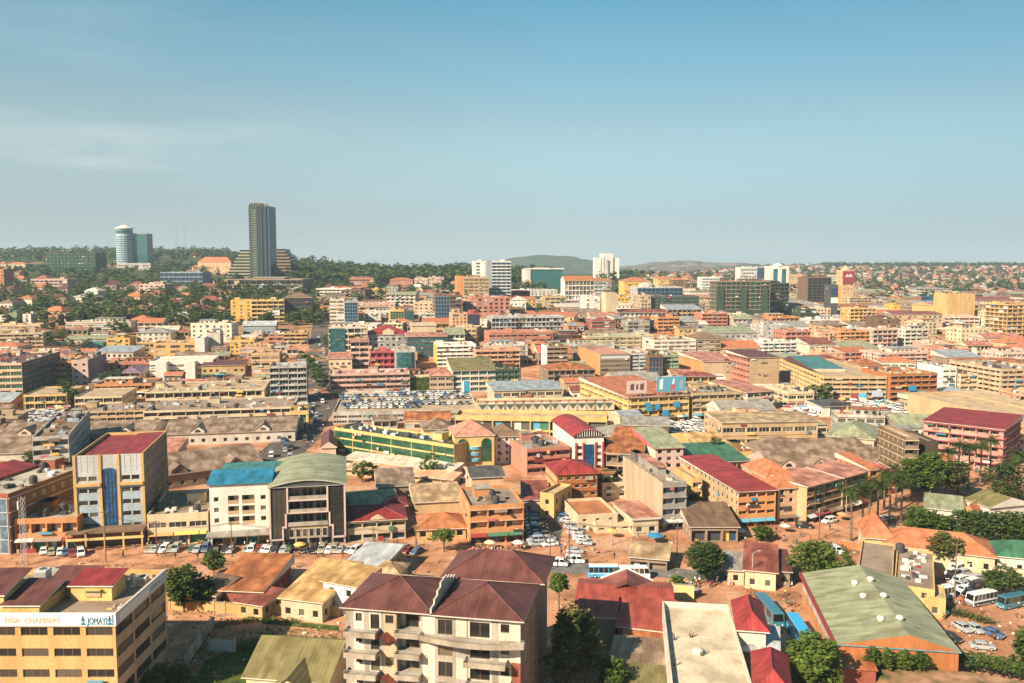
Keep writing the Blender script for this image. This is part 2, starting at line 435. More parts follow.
        if st == 'gal' and p.get('rail'):
            mb.obox(o, u, n, .05, W - .05, za + .25, si - .1, .004, .05, 'paint ' + p['rail'])
    if p.get('shop') and which in p.get('shopsides', 'F'):
        if p.get('awn', True):
            aw = MB(); rs = random.Random(b.seed + ord(which)); s = .2
            while s < W - 2:
                l = min(rs.uniform(3, 7), W - .2 - s); m = 'paint ' + rs.choice(p.get('signs', ['yellow', 'lightgrey', 'offwhite', 'taupe', 'brown', 'cyan', 'green', 'red', 'grey']))
                z = z0 + fh - .72
                a, c = P(s, z + .55, .02), P(s + l - .25, z + .55, .02); e, g = P(s + l - .25, z, 1.3), P(s, z, 1.3)
                aw.face([g, e, c, a], m); dz = Vector((0, 0, -.08))
                aw.face([Vector(a) + dz, Vector(c) + dz, Vector(e) + dz, Vector(g) + dz], m)
                aw.face([Vector(g) + dz, Vector(e) + dz, e, g], m)
                s += l
            aw.obj('awning', b.root)
def flat_roof(b, h, wm, rm, par=.8):
    t = .25; w, d = b.w, b.d; z = h - par; mb = b.wall
    ring = [((0, 0), (w, 0)), ((w, 0), (w, d)), ((w, d), (0, d)), ((0, d), (0, 0))]
    inn = [((t, t), (w - t, t)), ((w - t, t), (w - t, d - t)), ((w - t, d - t), (t, d - t)), ((t, d - t), (t, t))]
    for (a, c), (e, g) in zip(ring, inn):
        mb.face([(*a, h), (*c, h), (*g, h), (*e, h)], wm)
        mb.face([(*e, h), (*g, h), (*g, z), (*e, z)], wm)
    r = MB(); r.face([(t, t, z), (w - t, t, z), (w - t, d - t, z), (t, d - t, z)], rm)
    rs = random.Random(b.seed + 3)
    b.roof_z = z
    ro = r.obj('roof', b.root)
    if b.clutter and w > 6 and d > 6:
        k = MB(); sw, sd = min(4.5, w * .3), min(4, d * .35); x = rs.uniform(.6, w - sw - .6); y = rs.uniform(d * .4, d - sd - .6)
        if b.lvl:
            k.box(x, y, z, x + sw, y + sd, z + 2.6, wm, rm, False); k.box(x - .25, y - .25, z + 2.6, x + sw + .25, y + sd + .25, z + 2.8, 'wall concrete')
            k.obj('stair_head', ro)
        if b.lvl and w * d > 260:
            k = MB()
            for _ in range(min(44, int(w * d / 26))):
                x, y = rs.uniform(.6, w - 2.6), rs.uniform(.6, d - 2.6); k.box(x, y, z, x + rs.uniform(.5, 2.4), y + rs.uniform(.5, 2), z + rs.uniform(.2, 1.3), rs.choice(['paint charcoal', 'paint offwhite', 'wall concrete', 'sheet rust', 'sheet taupe', 'paint silver', 'paint bluegrey']), None, False)
            tag(k.obj('roof_clutter', ro), kind='stuff')
        else:
            k.box(x, y, z, x + sw, y + sd, z + 2.4, wm, rm, False)
            for _ in range(rs.randint(4, 10)):
                x, y = rs.uniform(.6, w - 2.6), rs.uniform(.6, d - 2.6); k.box(x, y, z, x + rs.uniform(.8, 2), y + rs.uniform(.8, 2), z + rs.uniform(.6, 1.7), rs.choice(['paint charcoal', 'paint offwhite', 'wall concrete', 'sheet rust']), None, False)
            tag(k.obj('roof_clutter', ro), kind='stuff')
            if rs.random() < .45:
                k = MB(); a, e = w * rs.uniform(.3, .6), d * rs.uniform(.3, .5); x, y = rs.uniform(.5, w - a - .5), rs.uniform(d * .2, d - e - .5); hh = rs.uniform(2.2, 3)
                k.box(x, y, z, x + a, y + e, z + hh, wm, None, False); k.box(x - .4, y - .5, z + hh, x + a + .4, y + e + .4, z + hh + .25, rs.choice(['sheet rust', 'sheet salmon', 'sheet grey', 'slab taupe', 'sheet brick', 'sheet bluegrey', 'sheet offwhite']))
                for i in range(int(a / 3.4)): k.box(x + 1 + i * 3.3, y - .04, z + .9, x + 2.6 + i * 3.3, y - .004, z + 2.0, 'glass dark')
                k.obj('roof_room', ro)
        if b.lvl:
            for _ in range(rs.randint(0, 2) + (w * d > 300)):
                x, y = rs.uniform(1.4, w - 1.4), rs.uniform(1.4, d - 1.4)
                TANKS.append((b, x, y, z))
TANKS = []
RIDGE = [.5]
def pitched(b, h, kind, rm, rise, ov=.6, fas='wall offwhite', ax='x', name='roof', box=None):
    """hip, gable, shed or barrel roof as a solid with eaves"""
    x0, y0, x1, y1 = box or (0, 0, b.w, b.d); e = h; x0 -= ov; y0 -= ov; x1 += ov; y1 += ov
    r = MB(); t = .18; w, d = x1 - x0, y1 - y0
    B0 = [(x0, y0, e), (x1, y0, e), (x1, y1, e), (x0, y1, e)]; T0 = [(p[0], p[1], e + t) for p in B0]
    r.face(B0[::-1], fas); zr = e + t + rise
    if kind != 'shed' and kind != 'barrel':
        for k in range(4): r.face([B0[k], B0[(k + 1) % 4], T0[(k + 1) % 4], T0[k]], fas)
    ry = rm.replace('sheet ', 'sheety ')
    if kind == 'hip':
        if w >= d:
            i = d / 2; a, c = (x0 + i, (y0 + y1) / 2, zr), (x1 - i, (y0 + y1) / 2, zr)
            if w - d < .2: c = a
            r.face([T0[0], T0[1], c, a] if c != a else [T0[0], T0[1], a], rm); r.face([T0[2], T0[3], a, c] if c != a else [T0[2], T0[3], a], rm)
            r.face([T0[1], T0[2], c], ry); r.face([T0[3], T0[0], a], ry)
        else:
            i = w / 2; a, c = ((x0 + x1) / 2, y0 + i, zr), ((x0 + x1) / 2, y1 - i, zr)
            r.face([T0[0], T0[1], a], rm); r.face([T0[2], T0[3], c], rm)
            r.face([T0[1], T0[2], c, a], ry); r.face([T0[3], T0[0], a, c], ry)
        if b.lvl:
            cap = rm
            for p0 in ([T0[0], T0[3]] if w >= d else [T0[0], T0[1]]): r.tube((p0[0], p0[1], p0[2] + .02), (a[0], a[1], a[2] + .02), .11, .11, cap, 5, False)
            for p0 in ([T0[1], T0[2]] if w >= d else [T0[2], T0[3]]): r.tube((p0[0], p0[1], p0[2] + .02), (c[0], c[1], c[2] + .02), .11, .11, cap, 5, False)
            if a != c: r.tube(a, c, .12, .12, cap, 5, False)
    elif kind == 'gable':
        gm = 'wall ' + getattr(b, 'gable', 'cream')
        if ax == 'x':
            m = (y0 + y1) / 2; a, c = (x0, m, zr), (x1, m, zr)
            r.face([T0[0], T0[1], c, a], rm); r.face([T0[2], T0[3], a, c], rm); r.face([T0[1], T0[2], c], gm); r.face([T0[3], T0[0], a], gm)
        else:
            m = x0 + (x1 - x0) * RIDGE[0]; a, c = (m, y0, zr), (m, y1, zr)
            r.face([T0[1], T0[2], c, a], ry); r.face([T0[3], T0[0], a, c], ry); r.face([T0[0], T0[1], a], gm); r.face([T0[2], T0[3], c], gm)
    elif kind == 'shed':          # high at the back (ax x) or to one side (ax l / r)
        hi = [0, 0, rise, rise] if ax == 'x' else [rise, 0, 0, rise] if ax == 'l' else [0, rise, rise, 0] if ax == 'r' else [rise, rise, 0, 0]
        T = [(p[0], p[1], e + t + k) for p, k in zip(B0, hi)]; r.face(T, rm if ax in 'xb' else ry)
        for k in range(4): r.face([B0[k], B0[(k + 1) % 4], T[(k + 1) % 4], T[k]], fas)
    elif kind == 'barrel':
        n = 12; gm = 'wall ' + getattr(b, 'gable', 'cream'); r.smooth = False
        pts = [(x0 + w * k / n, e + t + rise * math.sin(math.pi * (.12 + .76 * k / n)) - rise * math.sin(math.pi * .12)) for k in range(n + 1)]
        for (xa, za), (xb, zb) in zip(pts, pts[1:]):
            r.face([(xa, y0, za), (xb, y0, zb), (xb, y1, zb), (xa, y1, za)], ry)
            r.face([(xa, y0 + ov, e), (xb, y0 + ov, e), (xb, y0 + ov, zb - .05), (xa, y0 + ov, za - .05)], gm); r.face([(xb, y1, e), (xa, y1, e), (xa, y1, za), (xb, y1, zb)], gm)
            r.face([(xa, y0, za - .25), (xb, y0, zb - .25), (xb, y0, zb), (xa, y0, za)], fas)
            r.face([(xa, y0 + ov, za - .25), (xb, y0 + ov, zb - .25), (xb, y0, zb - .25), (xa, y0, za - .25)], fas)
        r.face([(x0, y0, e), (x0, y0, e + t), (x0, y1, e + t), (x0, y1, e)], fas); r.face([(x1, y0, e), (x1, y1, e), (x1, y1, e + t), (x1, y0, e + t)], fas)
    return r.obj(name, b.root)
SEED = [100]
def BW(name, label, short, org, yaw, w, d, h, fl, wall, base=None, lvl=None, F='win', Rr='win', Lf='win', roof='flat', rc='slab concrete', rise=None, par=.8,
       clutter=True, group=None, z0=0, fh=None, cat=None, mark=True, top_gap=None, ax='x', ov=.6, fas=None, gable=None, sideW=None, FR=None, **p):
    b = Bld(); SEED[0] += 17; b.seed = SEED[0]; b.w, b.d, b.h, b.nw, b.clutter = w, d, h, 0, clutter
    ux, uy = math.cos(yaw), math.sin(yaw)
    cs = [(org[0] + ux * a - uy * c, org[1] + uy * a + ux * c) for a, c in ((0, 0), (w, 0), (w, d), (0, d))]
    gs = [ground(*c) for c in cs]; bz = base if base is not None else gs[0]
    b.found = max(.3, bz - min(gs) + .5)
    dist = org[1]; b.lvl = lvl if lvl is not None else 2 if dist < 235 else 1 if dist < 500 else 0
    b.org, b.yaw, b.bz = org, yaw, bz
    b.root = thing(name, label, cat or name.replace('_', ' '), (org[0], org[1], bz), yaw, group)
    b.wall = MB(); wm = 'wall ' + wall
    b.gable = gable or wall
    b.sides = (F, Rr, Lf)
    pitch = roof != 'flat'
    tg = (.25 if pitch else par + .25) if top_gap is None else top_gap
    ztop = h
    fh_ = fh or (h - tg - z0) / max(1, fl)
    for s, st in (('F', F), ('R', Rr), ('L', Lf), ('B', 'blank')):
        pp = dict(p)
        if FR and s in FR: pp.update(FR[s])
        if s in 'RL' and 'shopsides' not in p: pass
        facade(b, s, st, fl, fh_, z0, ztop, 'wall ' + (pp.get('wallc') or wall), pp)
    if pitch:
        pitched(b, h, roof, rc, rise if rise is not None else min(w, d) * .22, ov, 'wall ' + (fas or 'offwhite'), ax)
    else: flat_roof(b, h, wm, rc, par)
    if (b.lvl < 2 or org[1] > 195) and (fl > 1 or b.lvl == 2) and name != 'office_tower':
        rs = random.Random(b.seed + 9); k = MB()
        for s, st in (('F', F), ('R', Rr), ('L', Lf)):
            if st not in ('win', 'rib', 'gal', 'grid', 'shop'): continue
            o, u, n, W = side_of(b, s)
            for _ in range(min(40, int(W * h / (22 if st == 'gal' else 45) * (.35 if s != 'F' else 1)))):
                f = rs.randrange(fl); sw = rs.choice([.6, .9, 1.4, 2.4, 3.4]); x = rs.uniform(.2, max(.3, W - sw - .2)); zz = z0 + f * fh_ + rs.choice([.05, .1, fh_ - .9, .9]); pr = rs.uniform(.12, .6)
                k.obox(o, u, n, x, x + sw, zz, zz + rs.uniform(.35, 1.1), .27, .27 + pr, rs.choice(SIGNC))
        if k.f: tag(k.obj('facade_clutter', b.root), kind='stuff')
    b.close = lambda: b.wall.obj('wall', b.root)
    b.short = short
    if mark and short: LM.append((short, Vector(((cs[0][0] + cs[2][0]) / 2, (cs[0][1] + cs[2][1]) / 2)), max(w, d) / 2))
    FOOT.append(cs)
    ALLB.append(b)
    return b
ALLB = []
SIGNC = ['paint offwhite', 'paint white', 'paint lightgrey', 'paint red', 'paint blue', 'paint yellow', 'paint charcoal', 'paint taupe', 'paint rust', 'paint cyan', 'paint green', 'wall cream', 'paint rose', 'paint brown', 'paint charcoal', 'wall concrete']
def B(name, label, short, xl, yt, xr, ytr, yb, d, fl, wall, yaw=None, **k):
    """place by the photograph: front top-edge ends (xl,yt) (xr,ytr), base row yb under xl, depth d in metres"""
    pb = on_ground(xl, yb); zt = z_at(xl, yt, pb)
    a = Vector((pb.x, pb.y))
    if ytr is not None and pb.y < 430 and yaw is None and abs(ytr - yt) > 1:
        q = on_z(xr, ytr, zt); c = Vector((q.x, q.y))
    else:
        yaw = R(yaw if yaw is not None else 11 if pb.y < 760 else 8 if xl > 320 else 0); r = ray(xr, 300); tx = r.x / r.y
        # a + s*(cos,sin) with x = tx*y
        s = (tx * a.y - a.x) / (math.cos(yaw) - tx * math.sin(yaw)); c = a + Vector((math.cos(yaw), math.sin(yaw))) * s
    v = c - a
    return BW(name, label, short, (a.x, a.y), math.atan2(v.y, v.x), v.length, d, zt - pb.z, fl, wall, base=pb.z, **k)
# ---------------------------------------------------------------- ground, roads, hills, haze
def ground_material():
    m, n, b = new_mat('red earth and scrub'); 
    a = noise(n, .012, 6); c = noise(n, .09, 6); e = noise(n, .9, 4)
    base = ramp(n, c.outputs[0], [(.30, (.15, .085, .05)), (.42, (.36, .165, .085)), (.54, (.47, .24, .14)), (.63, (.53, .31, .20)), (.72, (.30, .20, .14))])
    fine = ramp(n, e.outputs[0], [(.3, (.80, .78, .76)), (.7, (1.08, 1.08, 1.08))])
    x = mixc(n, base.outputs[0], fine.outputs[0], 1, 'MULTIPLY')
    # scrub and grass cover the slopes beyond the built-up valley
    tcn = n.nodes.new('ShaderNodeTexCoord'); sp_ = n.nodes.new('ShaderNodeSeparateXYZ'); n.links.new(tcn.outputs['Object'], sp_.inputs[0])
    mr = n.nodes.new('ShaderNodeMapRange'); mr.inputs['From Min'].default_value = 560; mr.inputs['From Max'].default_value = 900; n.links.new(sp_.outputs['Y'], mr.inputs['Value'])
    gr = ramp(n, a.outputs[0], [(.28, (0, 0, 0)), (.46, (1, 1, 1))])
    mu = n.nodes.new('ShaderNodeMath'); mu.operation = 'MULTIPLY'; n.links.new(mr.outputs[0], mu.inputs[0]); n.links.new(gr.outputs[0], mu.inputs[1])
    g = ramp(n, c.outputs[0], [(.35, (.035, .055, .018)), (.65, (.085, .10, .035))])
    x = mixc(n, x, g.outputs[0], mu.outputs[0])
    n.links.new(x, b.inputs['Base Color']); b.inputs['Roughness'].default_value = .95; b.inputs['Specular IOR Level'].default_value = .1
    return m
GM = ground_material()
ys = [40.0]
while ys[-1] < 16000: ys.append(ys[-1] * 1.045)
ts = [-1.1 + 2.2 * k / 110 for k in range(111)]
vv = [(t * y, y, ground(t * y, y)) for y in ys for t in ts]
nn = len(ts)
ff = [(r * nn + k, r * nn + k + 1, (r + 1) * nn + k + 1, (r + 1) * nn + k) for r in range(len(ys) - 1) for k in range(nn - 1)]
me = bpy.data.meshes.new('ground'); me.from_pydata(vv, [], ff); me.materials.append(GM)
me.polygons.foreach_set('use_smooth', [True] * len(ff))
tag(put(me, 'ground'), kind='structure')

def stripm(name, stops, scale=.25):
    m, n, b = new_mat(name); a = noise(n, scale, 6); e = noise(n, 2.5, 3)
    x = mixc(n, ramp(n, a.outputs[0], stops).outputs[0], ramp(n, e.outputs[0], [(.3, (.85, .85, .85)), (.7, (1.05, 1.05, 1.05))]).outputs[0], 1, 'MULTIPLY')
    n.links.new(x, b.inputs['Base Color']); b.inputs['Roughness'].default_value = .93; b.inputs['Specular IOR Level'].default_value = .15
    MATS[name] = m; return m
ASPH = stripm('dusty asphalt', [(.35, (.075, .062, .055)), (.55, (.12, .10, .09)), (.7, (.27, .16, .10))])
ASPG = stripm('grey asphalt', [(.35, (.12, .115, .11)), (.6, (.19, .175, .165)), (.75, (.30, .20, .14))])
DIRT = stripm('packed earth', [(.30, (.22, .12, .075)), (.44, (.42, .20, .105)), (.56, (.50, .245, .135)), (.70, (.58, .33, .21))])
GRASS = stripm('lawn', [(.35, (.035, .05, .012)), (.55, (.07, .10, .02)), (.72, (.16, .13, .05))], .4)
MATS['ASPH'] = ASPH; MATS['DIRT'] = DIRT; MATS['GRASS'] = GRASS
def path_strip(name, pts, width, m, lift):
    """a road laid on the ground through world points"""
    vv, ff = [], []
    P = [Vector(p[:2]) for p in pts]; Q = []
    for a, c in zip(P, P[1:]):
        k = max(1, int((c - a).length / 15)); Q += [a + (c - a) * i / k for i in range(k)]
    Q.append(P[-1])
    for i, p in enumerate(Q):
        d = (Q[min(i + 1, len(Q) - 1)] - Q[max(i - 1, 0)]).normalized(); nrm = Vector((-d.y, d.x))
        wd = width[0] + (width[1] - width[0]) * i / (len(Q) - 1) if isinstance(width, tuple) else width
        for s in (-.5, .5):
            c = p + nrm * wd * s; vv.append((c.x, c.y, ground(c.x, c.y) + lift))
    ff = [(2 * i, 2 * i + 1, 2 * i + 3, 2 * i + 2) for i in range(len(Q) - 1)]
    me = bpy.data.meshes.new(name); me.from_pydata(vv, [], [f[::-1] for f in ff]); me.materials.append(m)
    return tag(put(me, name), kind='structure')
def patch(name, pix, m, lift):
    vv = [(p.x, p.y, ground(p.x, p.y) + lift) for p in (on_ground(*q) for q in pix)]
    me = bpy.data.meshes.new(name); me.from_pydata(vv, [], [tuple(range(len(vv)))[::-1]]); me.materials.append(m)
    me.update()
    if me.polygons[0].normal.z < 0: me.flip_normals()
    return tag(put(me, name), kind='structure')
G = lambda x, y: on_ground(x, y)
AV = [G(262, 470), G(296, 440), G(318, 405), G(322, 380), G(324, 355), G(326, 335), G(328, 320)]
path_strip('avenue_road', AV, (17, 24), ASPH, .05)
path_strip('street_road', [G(-60, 560), G(140, 556), G(420, 553), G(560, 556), G(700, 572), G(790, 585)], 13, DIRT, .05)
patch('asphalt_road', [(484, 561), (640, 566), (762, 575), (760, 584), (640, 576), (484, 571)], ASPG, .056)
path_strip('side_street_road', [G(520, 560), G(548, 520), G(541, 480), G(520, 468)], (20, 7), DIRT, .062)
patch('car_park_pavement', [(522, 545), (560, 545), (567, 500), (528, 500)], ASPH, .068)
path_strip('market_road', [G(700, 430), G(800, 412), G(920, 402), G(1040, 398)], 14, DIRT, .05)
path_strip('upper_road', [G(760, 560), G(830, 530), G(905, 498), G(960, 480), G(1040, 468)], 15, DIRT, .058)
path_strip('lane_path', [G(456, 505), G(464, 480), G(470, 466)], 6, DIRT, .07)
patch('yard_lawn', [(178, 700), (206, 660), (236, 648), (338, 650), (345, 700)], GRASS, .05)
patch('verge_lawn', [(262, 619), (338, 626), (339, 631), (262, 624)], GRASS, .06)
patch('yard_path', [(168, 612), (260, 622), (342, 632), (342, 648), (236, 647), (206, 640), (168, 668)], DIRT, .055)
def bank():
    top = [(63, 122), (63, 142.2), (78.5, 140.4), (92, 134), (112, 131), (112, 122)]; k = MB(); c = Vector((86, 128)); m = MATS['bank']
    rim = [(60, 118), (57.5, 144), (79.5, 147), (95, 140), (118, 135), (118, 118)]
    k.face([(x, y, 2.6) for x, y in top[::-1]], m)
    for i in range(6): a, e, f, g = top[i], top[(i + 1) % 6], rim[(i + 1) % 6], rim[i]; k.face([(*a, 2.6), (*e, 2.6), (*f, -.2), (*g, -.2)], m)
    tag(k.obj('earth_bank_ground'), kind='structure')
MATS['bank'] = stripm('bank earth', [(.35, (.07, .09, .03)), (.5, (.26, .15, .08)), (.66, (.42, .24, .14))], .3)

bank()
def hill(name, x0, x1, prof, y, depth, m):
    """far hill as a solid ridge: prof = crest rows across its width"""
    vv, ff = [], []; n = 60; rs = random.Random(5)
    rows = 12
    for i in range(n + 1):
        px = x0 + (x1 - x0) * i / n; t = i / n * (len(prof) - 1); k = min(int(t), len(prof) - 2); fr = t - k; fr = fr * fr * (3 - 2 * fr)
        row = prof[k] + (prof[k + 1] - prof[k]) * fr
        r = ray(px, row); top = CAMZ + r.z / r.y * y
        for j in range(rows + 1):
            s = j / rows; yy = y - depth / 2 + depth * s; hgt = math.sin(math.pi * s) ** .8
            gz = ground(px * 0, 9000) - 30
            z = gz + (top - gz) * hgt + rs.uniform(-3, 3) * hgt
            vv.append((r.x / r.y * yy, yy, z))
    for i in range(n):
        for j in range(rows):
            a = i * (rows + 1) + j; ff.append((a, a + rows + 1, a + rows + 2, a + 1))
    me = bpy.data.meshes.new(name); me.from_pydata(vv, [], ff); me.materials.append(m); me.polygons.foreach_set('use_smooth', [True] * len(ff))
    return tag(put(me, name), kind='structure')
HM = stripm('wooded hill', [(.36, (.03, .05, .018)), (.52, (.055, .075, .03)), (.66, (.12, .09, .05))], .012)
HM2 = stripm('built up hill', [(.36, (.05, .07, .03)), (.50, (.13, .10, .065)), (.62, (.30, .20, .14))], .02)
hill('far_hill', 470, 640, [268, 262, 257, 255, 256, 260, 266, 269], 5200, 1800, HM)
hill('far_hill', 600, 830, [269, 266, 262, 261, 262.5, 263, 265, 266, 268], 4600, 1500, HM2)
hill('distant_hills', 700, 1150, [268, 265.5, 264.5, 265.5, 265, 264, 265, 264.5, 266], 9000, 2500, HM)
hill('distant_hills', -200, 260, [264, 262, 263, 265, 266], 9000, 2500, HM)
# the air over the city
hz = MB(); hz.box(-14000, -120, -90, 14000, 16600, 330, 'paint white')
hm = bpy.data.materials.new('haze air'); hm.use_nodes = True; hm.node_tree.nodes.clear()
pv = hm.node_tree.nodes.new('ShaderNodeVolumePrincipled'); pv.inputs['Color'].default_value = (.62, .80, .96, 1); pv.inputs['Density'].default_value = .000095; pv.inputs['Anisotropy'].default_value = 0.0
mo = hm.node_tree.nodes.new('ShaderNodeOutputMaterial'); hm.node_tree.links.new(pv.outputs[0], mo.inputs['Volume'])
ho = hz.obj('haze'); ho.data.materials.clear(); ho.data.materials.append(hm); tag(ho, kind='stuff')
# ---------------------------------------------------------------- the middle city, row by row, nearest first
OB, AB, SB, MH, HB, TW = 'office_building', 'apartment_block', 'shop_building', 'market_hall', 'hotel_building', 'office_tower'
# --- first street row
t1 = B(OB, 'seven storey office block with a tall arched strip of blue glass', 'the arched blue glass block', 78, 456, 136, 456, 546, 31, 7, 'ochre', F='cust', Rr='win', roof='flat', rc='sheet red', ww=1.3, bay=4.6, sills=True, z0=.2, top_gap=.6, clutter=False, FR={'R': dict(wallc='taupe')})  # R side in taupe: its shade is put into the wall colour
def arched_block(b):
    mb = b.wall; w, h = b.w, b.h; o, u, n = (0, 0), (1, 0), (0, -1)
    # central glass strip with round head between two wings of five window rows
    c0, c1 = w * .37, w * .64; zt = h * .80; z0 = h * .13
    mb.face([(0, 0, -1), (w, 0, -1), (w, 0, z0), (0, 0, z0)], 'wall taupe')
    k = 10; r = (c1 - c0) / 2; cx = (c0 + c1) / 2
    arc = [(cx - r * math.cos(math.pi * i / k), zt + r * .55 * math.sin(math.pi * i / k)) for i in range(k + 1)]
    g = MB(); g.face([(c0, .12, z0), (c1, .12, z0)] + [(x, .12, z) for x, z in arc[::-1]], 'glass azure')
    for i in range(1, 5): x = c0 + (c1 - c0) * i / 5; g.box(x - .05, .02, z0, x + .05, .11, zt, 'paint navy')
    for i in range(0, 13): z = z0 + (zt - z0) * i / 12; g.box(c0, .03, z - .06, c1, .1, z + .02, 'paint navy')
    g.obj('arched_window', b.root)
    mb.face([(c0, 0, arc[0][1])] + [(x, 0, z) for x, z in arc[1:]] + [(c1, 0, h), (c0, 0, h)], 'wall silver')
    for s0, s1 in ((0, c0), (c1, w)):
        f = (h * .80 - z0) / 5
        for i in range(5):
            za = z0 + f * i; si, hd = za + f * .34, za + f * .74; wm = 'wall sky' if i != 4 else 'wall silver'
            a, e = s0 + .75, s1 - .75
            mb.face([(s0, 0, za), (s1, 0, za), (s1, 0, si), (s0, 0, si)], wm); mb.face([(s0, 0, hd), (s1, 0, hd), (s1, 0, za + f), (s0, 0, za + f)], wm)
            mb.face([(s0, 0, si), (a, 0, si), (a, 0, hd), (s0, 0, hd)], wm); mb.face([(e, 0, si), (s1, 0, si), (s1, 0, hd), (e, 0, hd)], wm)
            mb.face([(a, 0, si), (e, 0, si), (e, .25, si), (a, .25, si)], wm); mb.face([(a, .25, hd), (e, .25, hd), (e, 0, hd), (a, 0, hd)], wm)
            fm, pm = window_meshes((e - a) / 2 - .2, hd - si, 'sill', b.lvl)
            for q in (.25, .75):
                wo = put(fm, 'window', b.root, (a + (e - a) * q, .18, si)); 
                if pm: put(pm, 'pane', wo)
            mb.box(a + (e - a) / 2 - .2, .02, si, a + (e - a) / 2 + .2, .25, hd, wm)
        mb.face([(s0, 0, h * .80), (s1, 0, h * .80), (s1, 0, h), (s0, 0, h)], 'wall silver')
        for i in range(5): mb.box(s0 + (s1 - s0) * i / 4 - .06, -.06, h * .81, s0 + (s1 - s0) * i / 4 + .06, -.003, h - .1, 'paint lightgrey')
        for z in (h * .87, h * .935): mb.box(s0, -.05, z, s1, -.003, z + .12, 'paint lightgrey')
        mb.box(s0 - .1, -.75, z0 + f * 3.95, s1 + .1, -.003, z0 + f * 4.2, 'wall ochre')
    for x in (0, c0, c1, w): mb.box(x - .35, -.28, z0, x + .35, -.002, h + .1, 'wall ochre')
    cn = MB(); cn.box(-1.2, -5.5, 4.6, w + .8, -.3, 5.0, 'slab brown'); cn.box(-1.2, -5.5, 2.9, w + .8, -5.2, 3.5, 'paint gold')
    for i in range(5): x = -1 + (w + 1.4) * i / 4; cn.box(x - .2, -5.4, 0, x + .2, -5, 4.6, 'wall ochre')
    cn.obj('entrance_canopy', b.root)
    sg = MB(); sg.box(2.2, -.12, z0 + 1.2, 5, -.005, z0 + 2.6, 'paint netgreen'); sg.obj('sign', b.root)
    # tilted maroon roof sheet with a pale curved gutter
    rf = MB(); rf.face([(w * .15, 1.5, h - .5), (w - .3, .6, h - .3), (w - .3, b.d - 1, h - .1), (w * .55, b.d - 1, h - .3)], 'sheet red'); rf.obj('roof_sheet', b.root)
arched_block(t1)
B(SB, 'low orange shop house with a shaded upstairs gallery', 'the orange shop house', 16, 519, 77, 517, 553, 16, 2, 'orange', F='gal', Rr='blank', Lf='blank', shop=True, inner='peach', bay=4)
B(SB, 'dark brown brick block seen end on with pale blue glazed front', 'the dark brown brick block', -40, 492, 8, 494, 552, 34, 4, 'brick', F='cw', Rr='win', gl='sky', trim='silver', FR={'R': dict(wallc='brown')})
B(SB, 'low shed with an olive brown iron roof at the street corner', 'the olive roofed shed', -30, 536, 28, 534, 552, 16, 1, 'taupe', roof='hip', rc='sheet olive', Rr='blank')
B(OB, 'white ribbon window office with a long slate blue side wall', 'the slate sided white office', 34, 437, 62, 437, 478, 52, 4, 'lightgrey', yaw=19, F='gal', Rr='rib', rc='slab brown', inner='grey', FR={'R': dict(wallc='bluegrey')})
B(SB, 'tan two storey block with balconies beside the dark brick block', 'the tan balcony block', 22, 482, 52, 470, 520, 12, 2, 'taupe', F='gal', roof='shed', rc='sheet red', Rr='blank')
B(SB, 'yellow two storey shop with wide upper window panels', 'the yellow panel shop', 148, 515, 201, 515, 546, 24, 2, 'cream', F='rib', Rr='blank', wh=1.4, bay=4.5, rc='slab taupe', shop=True, awn=True, signs=['yellow', 'orange', 'brown'], FR={'R': dict(wallc='rust')})
b = B(AB, 'white apartment block under a bright blue iron roof', 'the blue roofed flats', 211, 485, 265, 485, 546, 9, 5, 'white', F='cust', Rr='win', roof='shed', rc='sheet blue', rise=1.5, ax='x', FR={'R': dict(wallc='taupe')}, fas='blue')
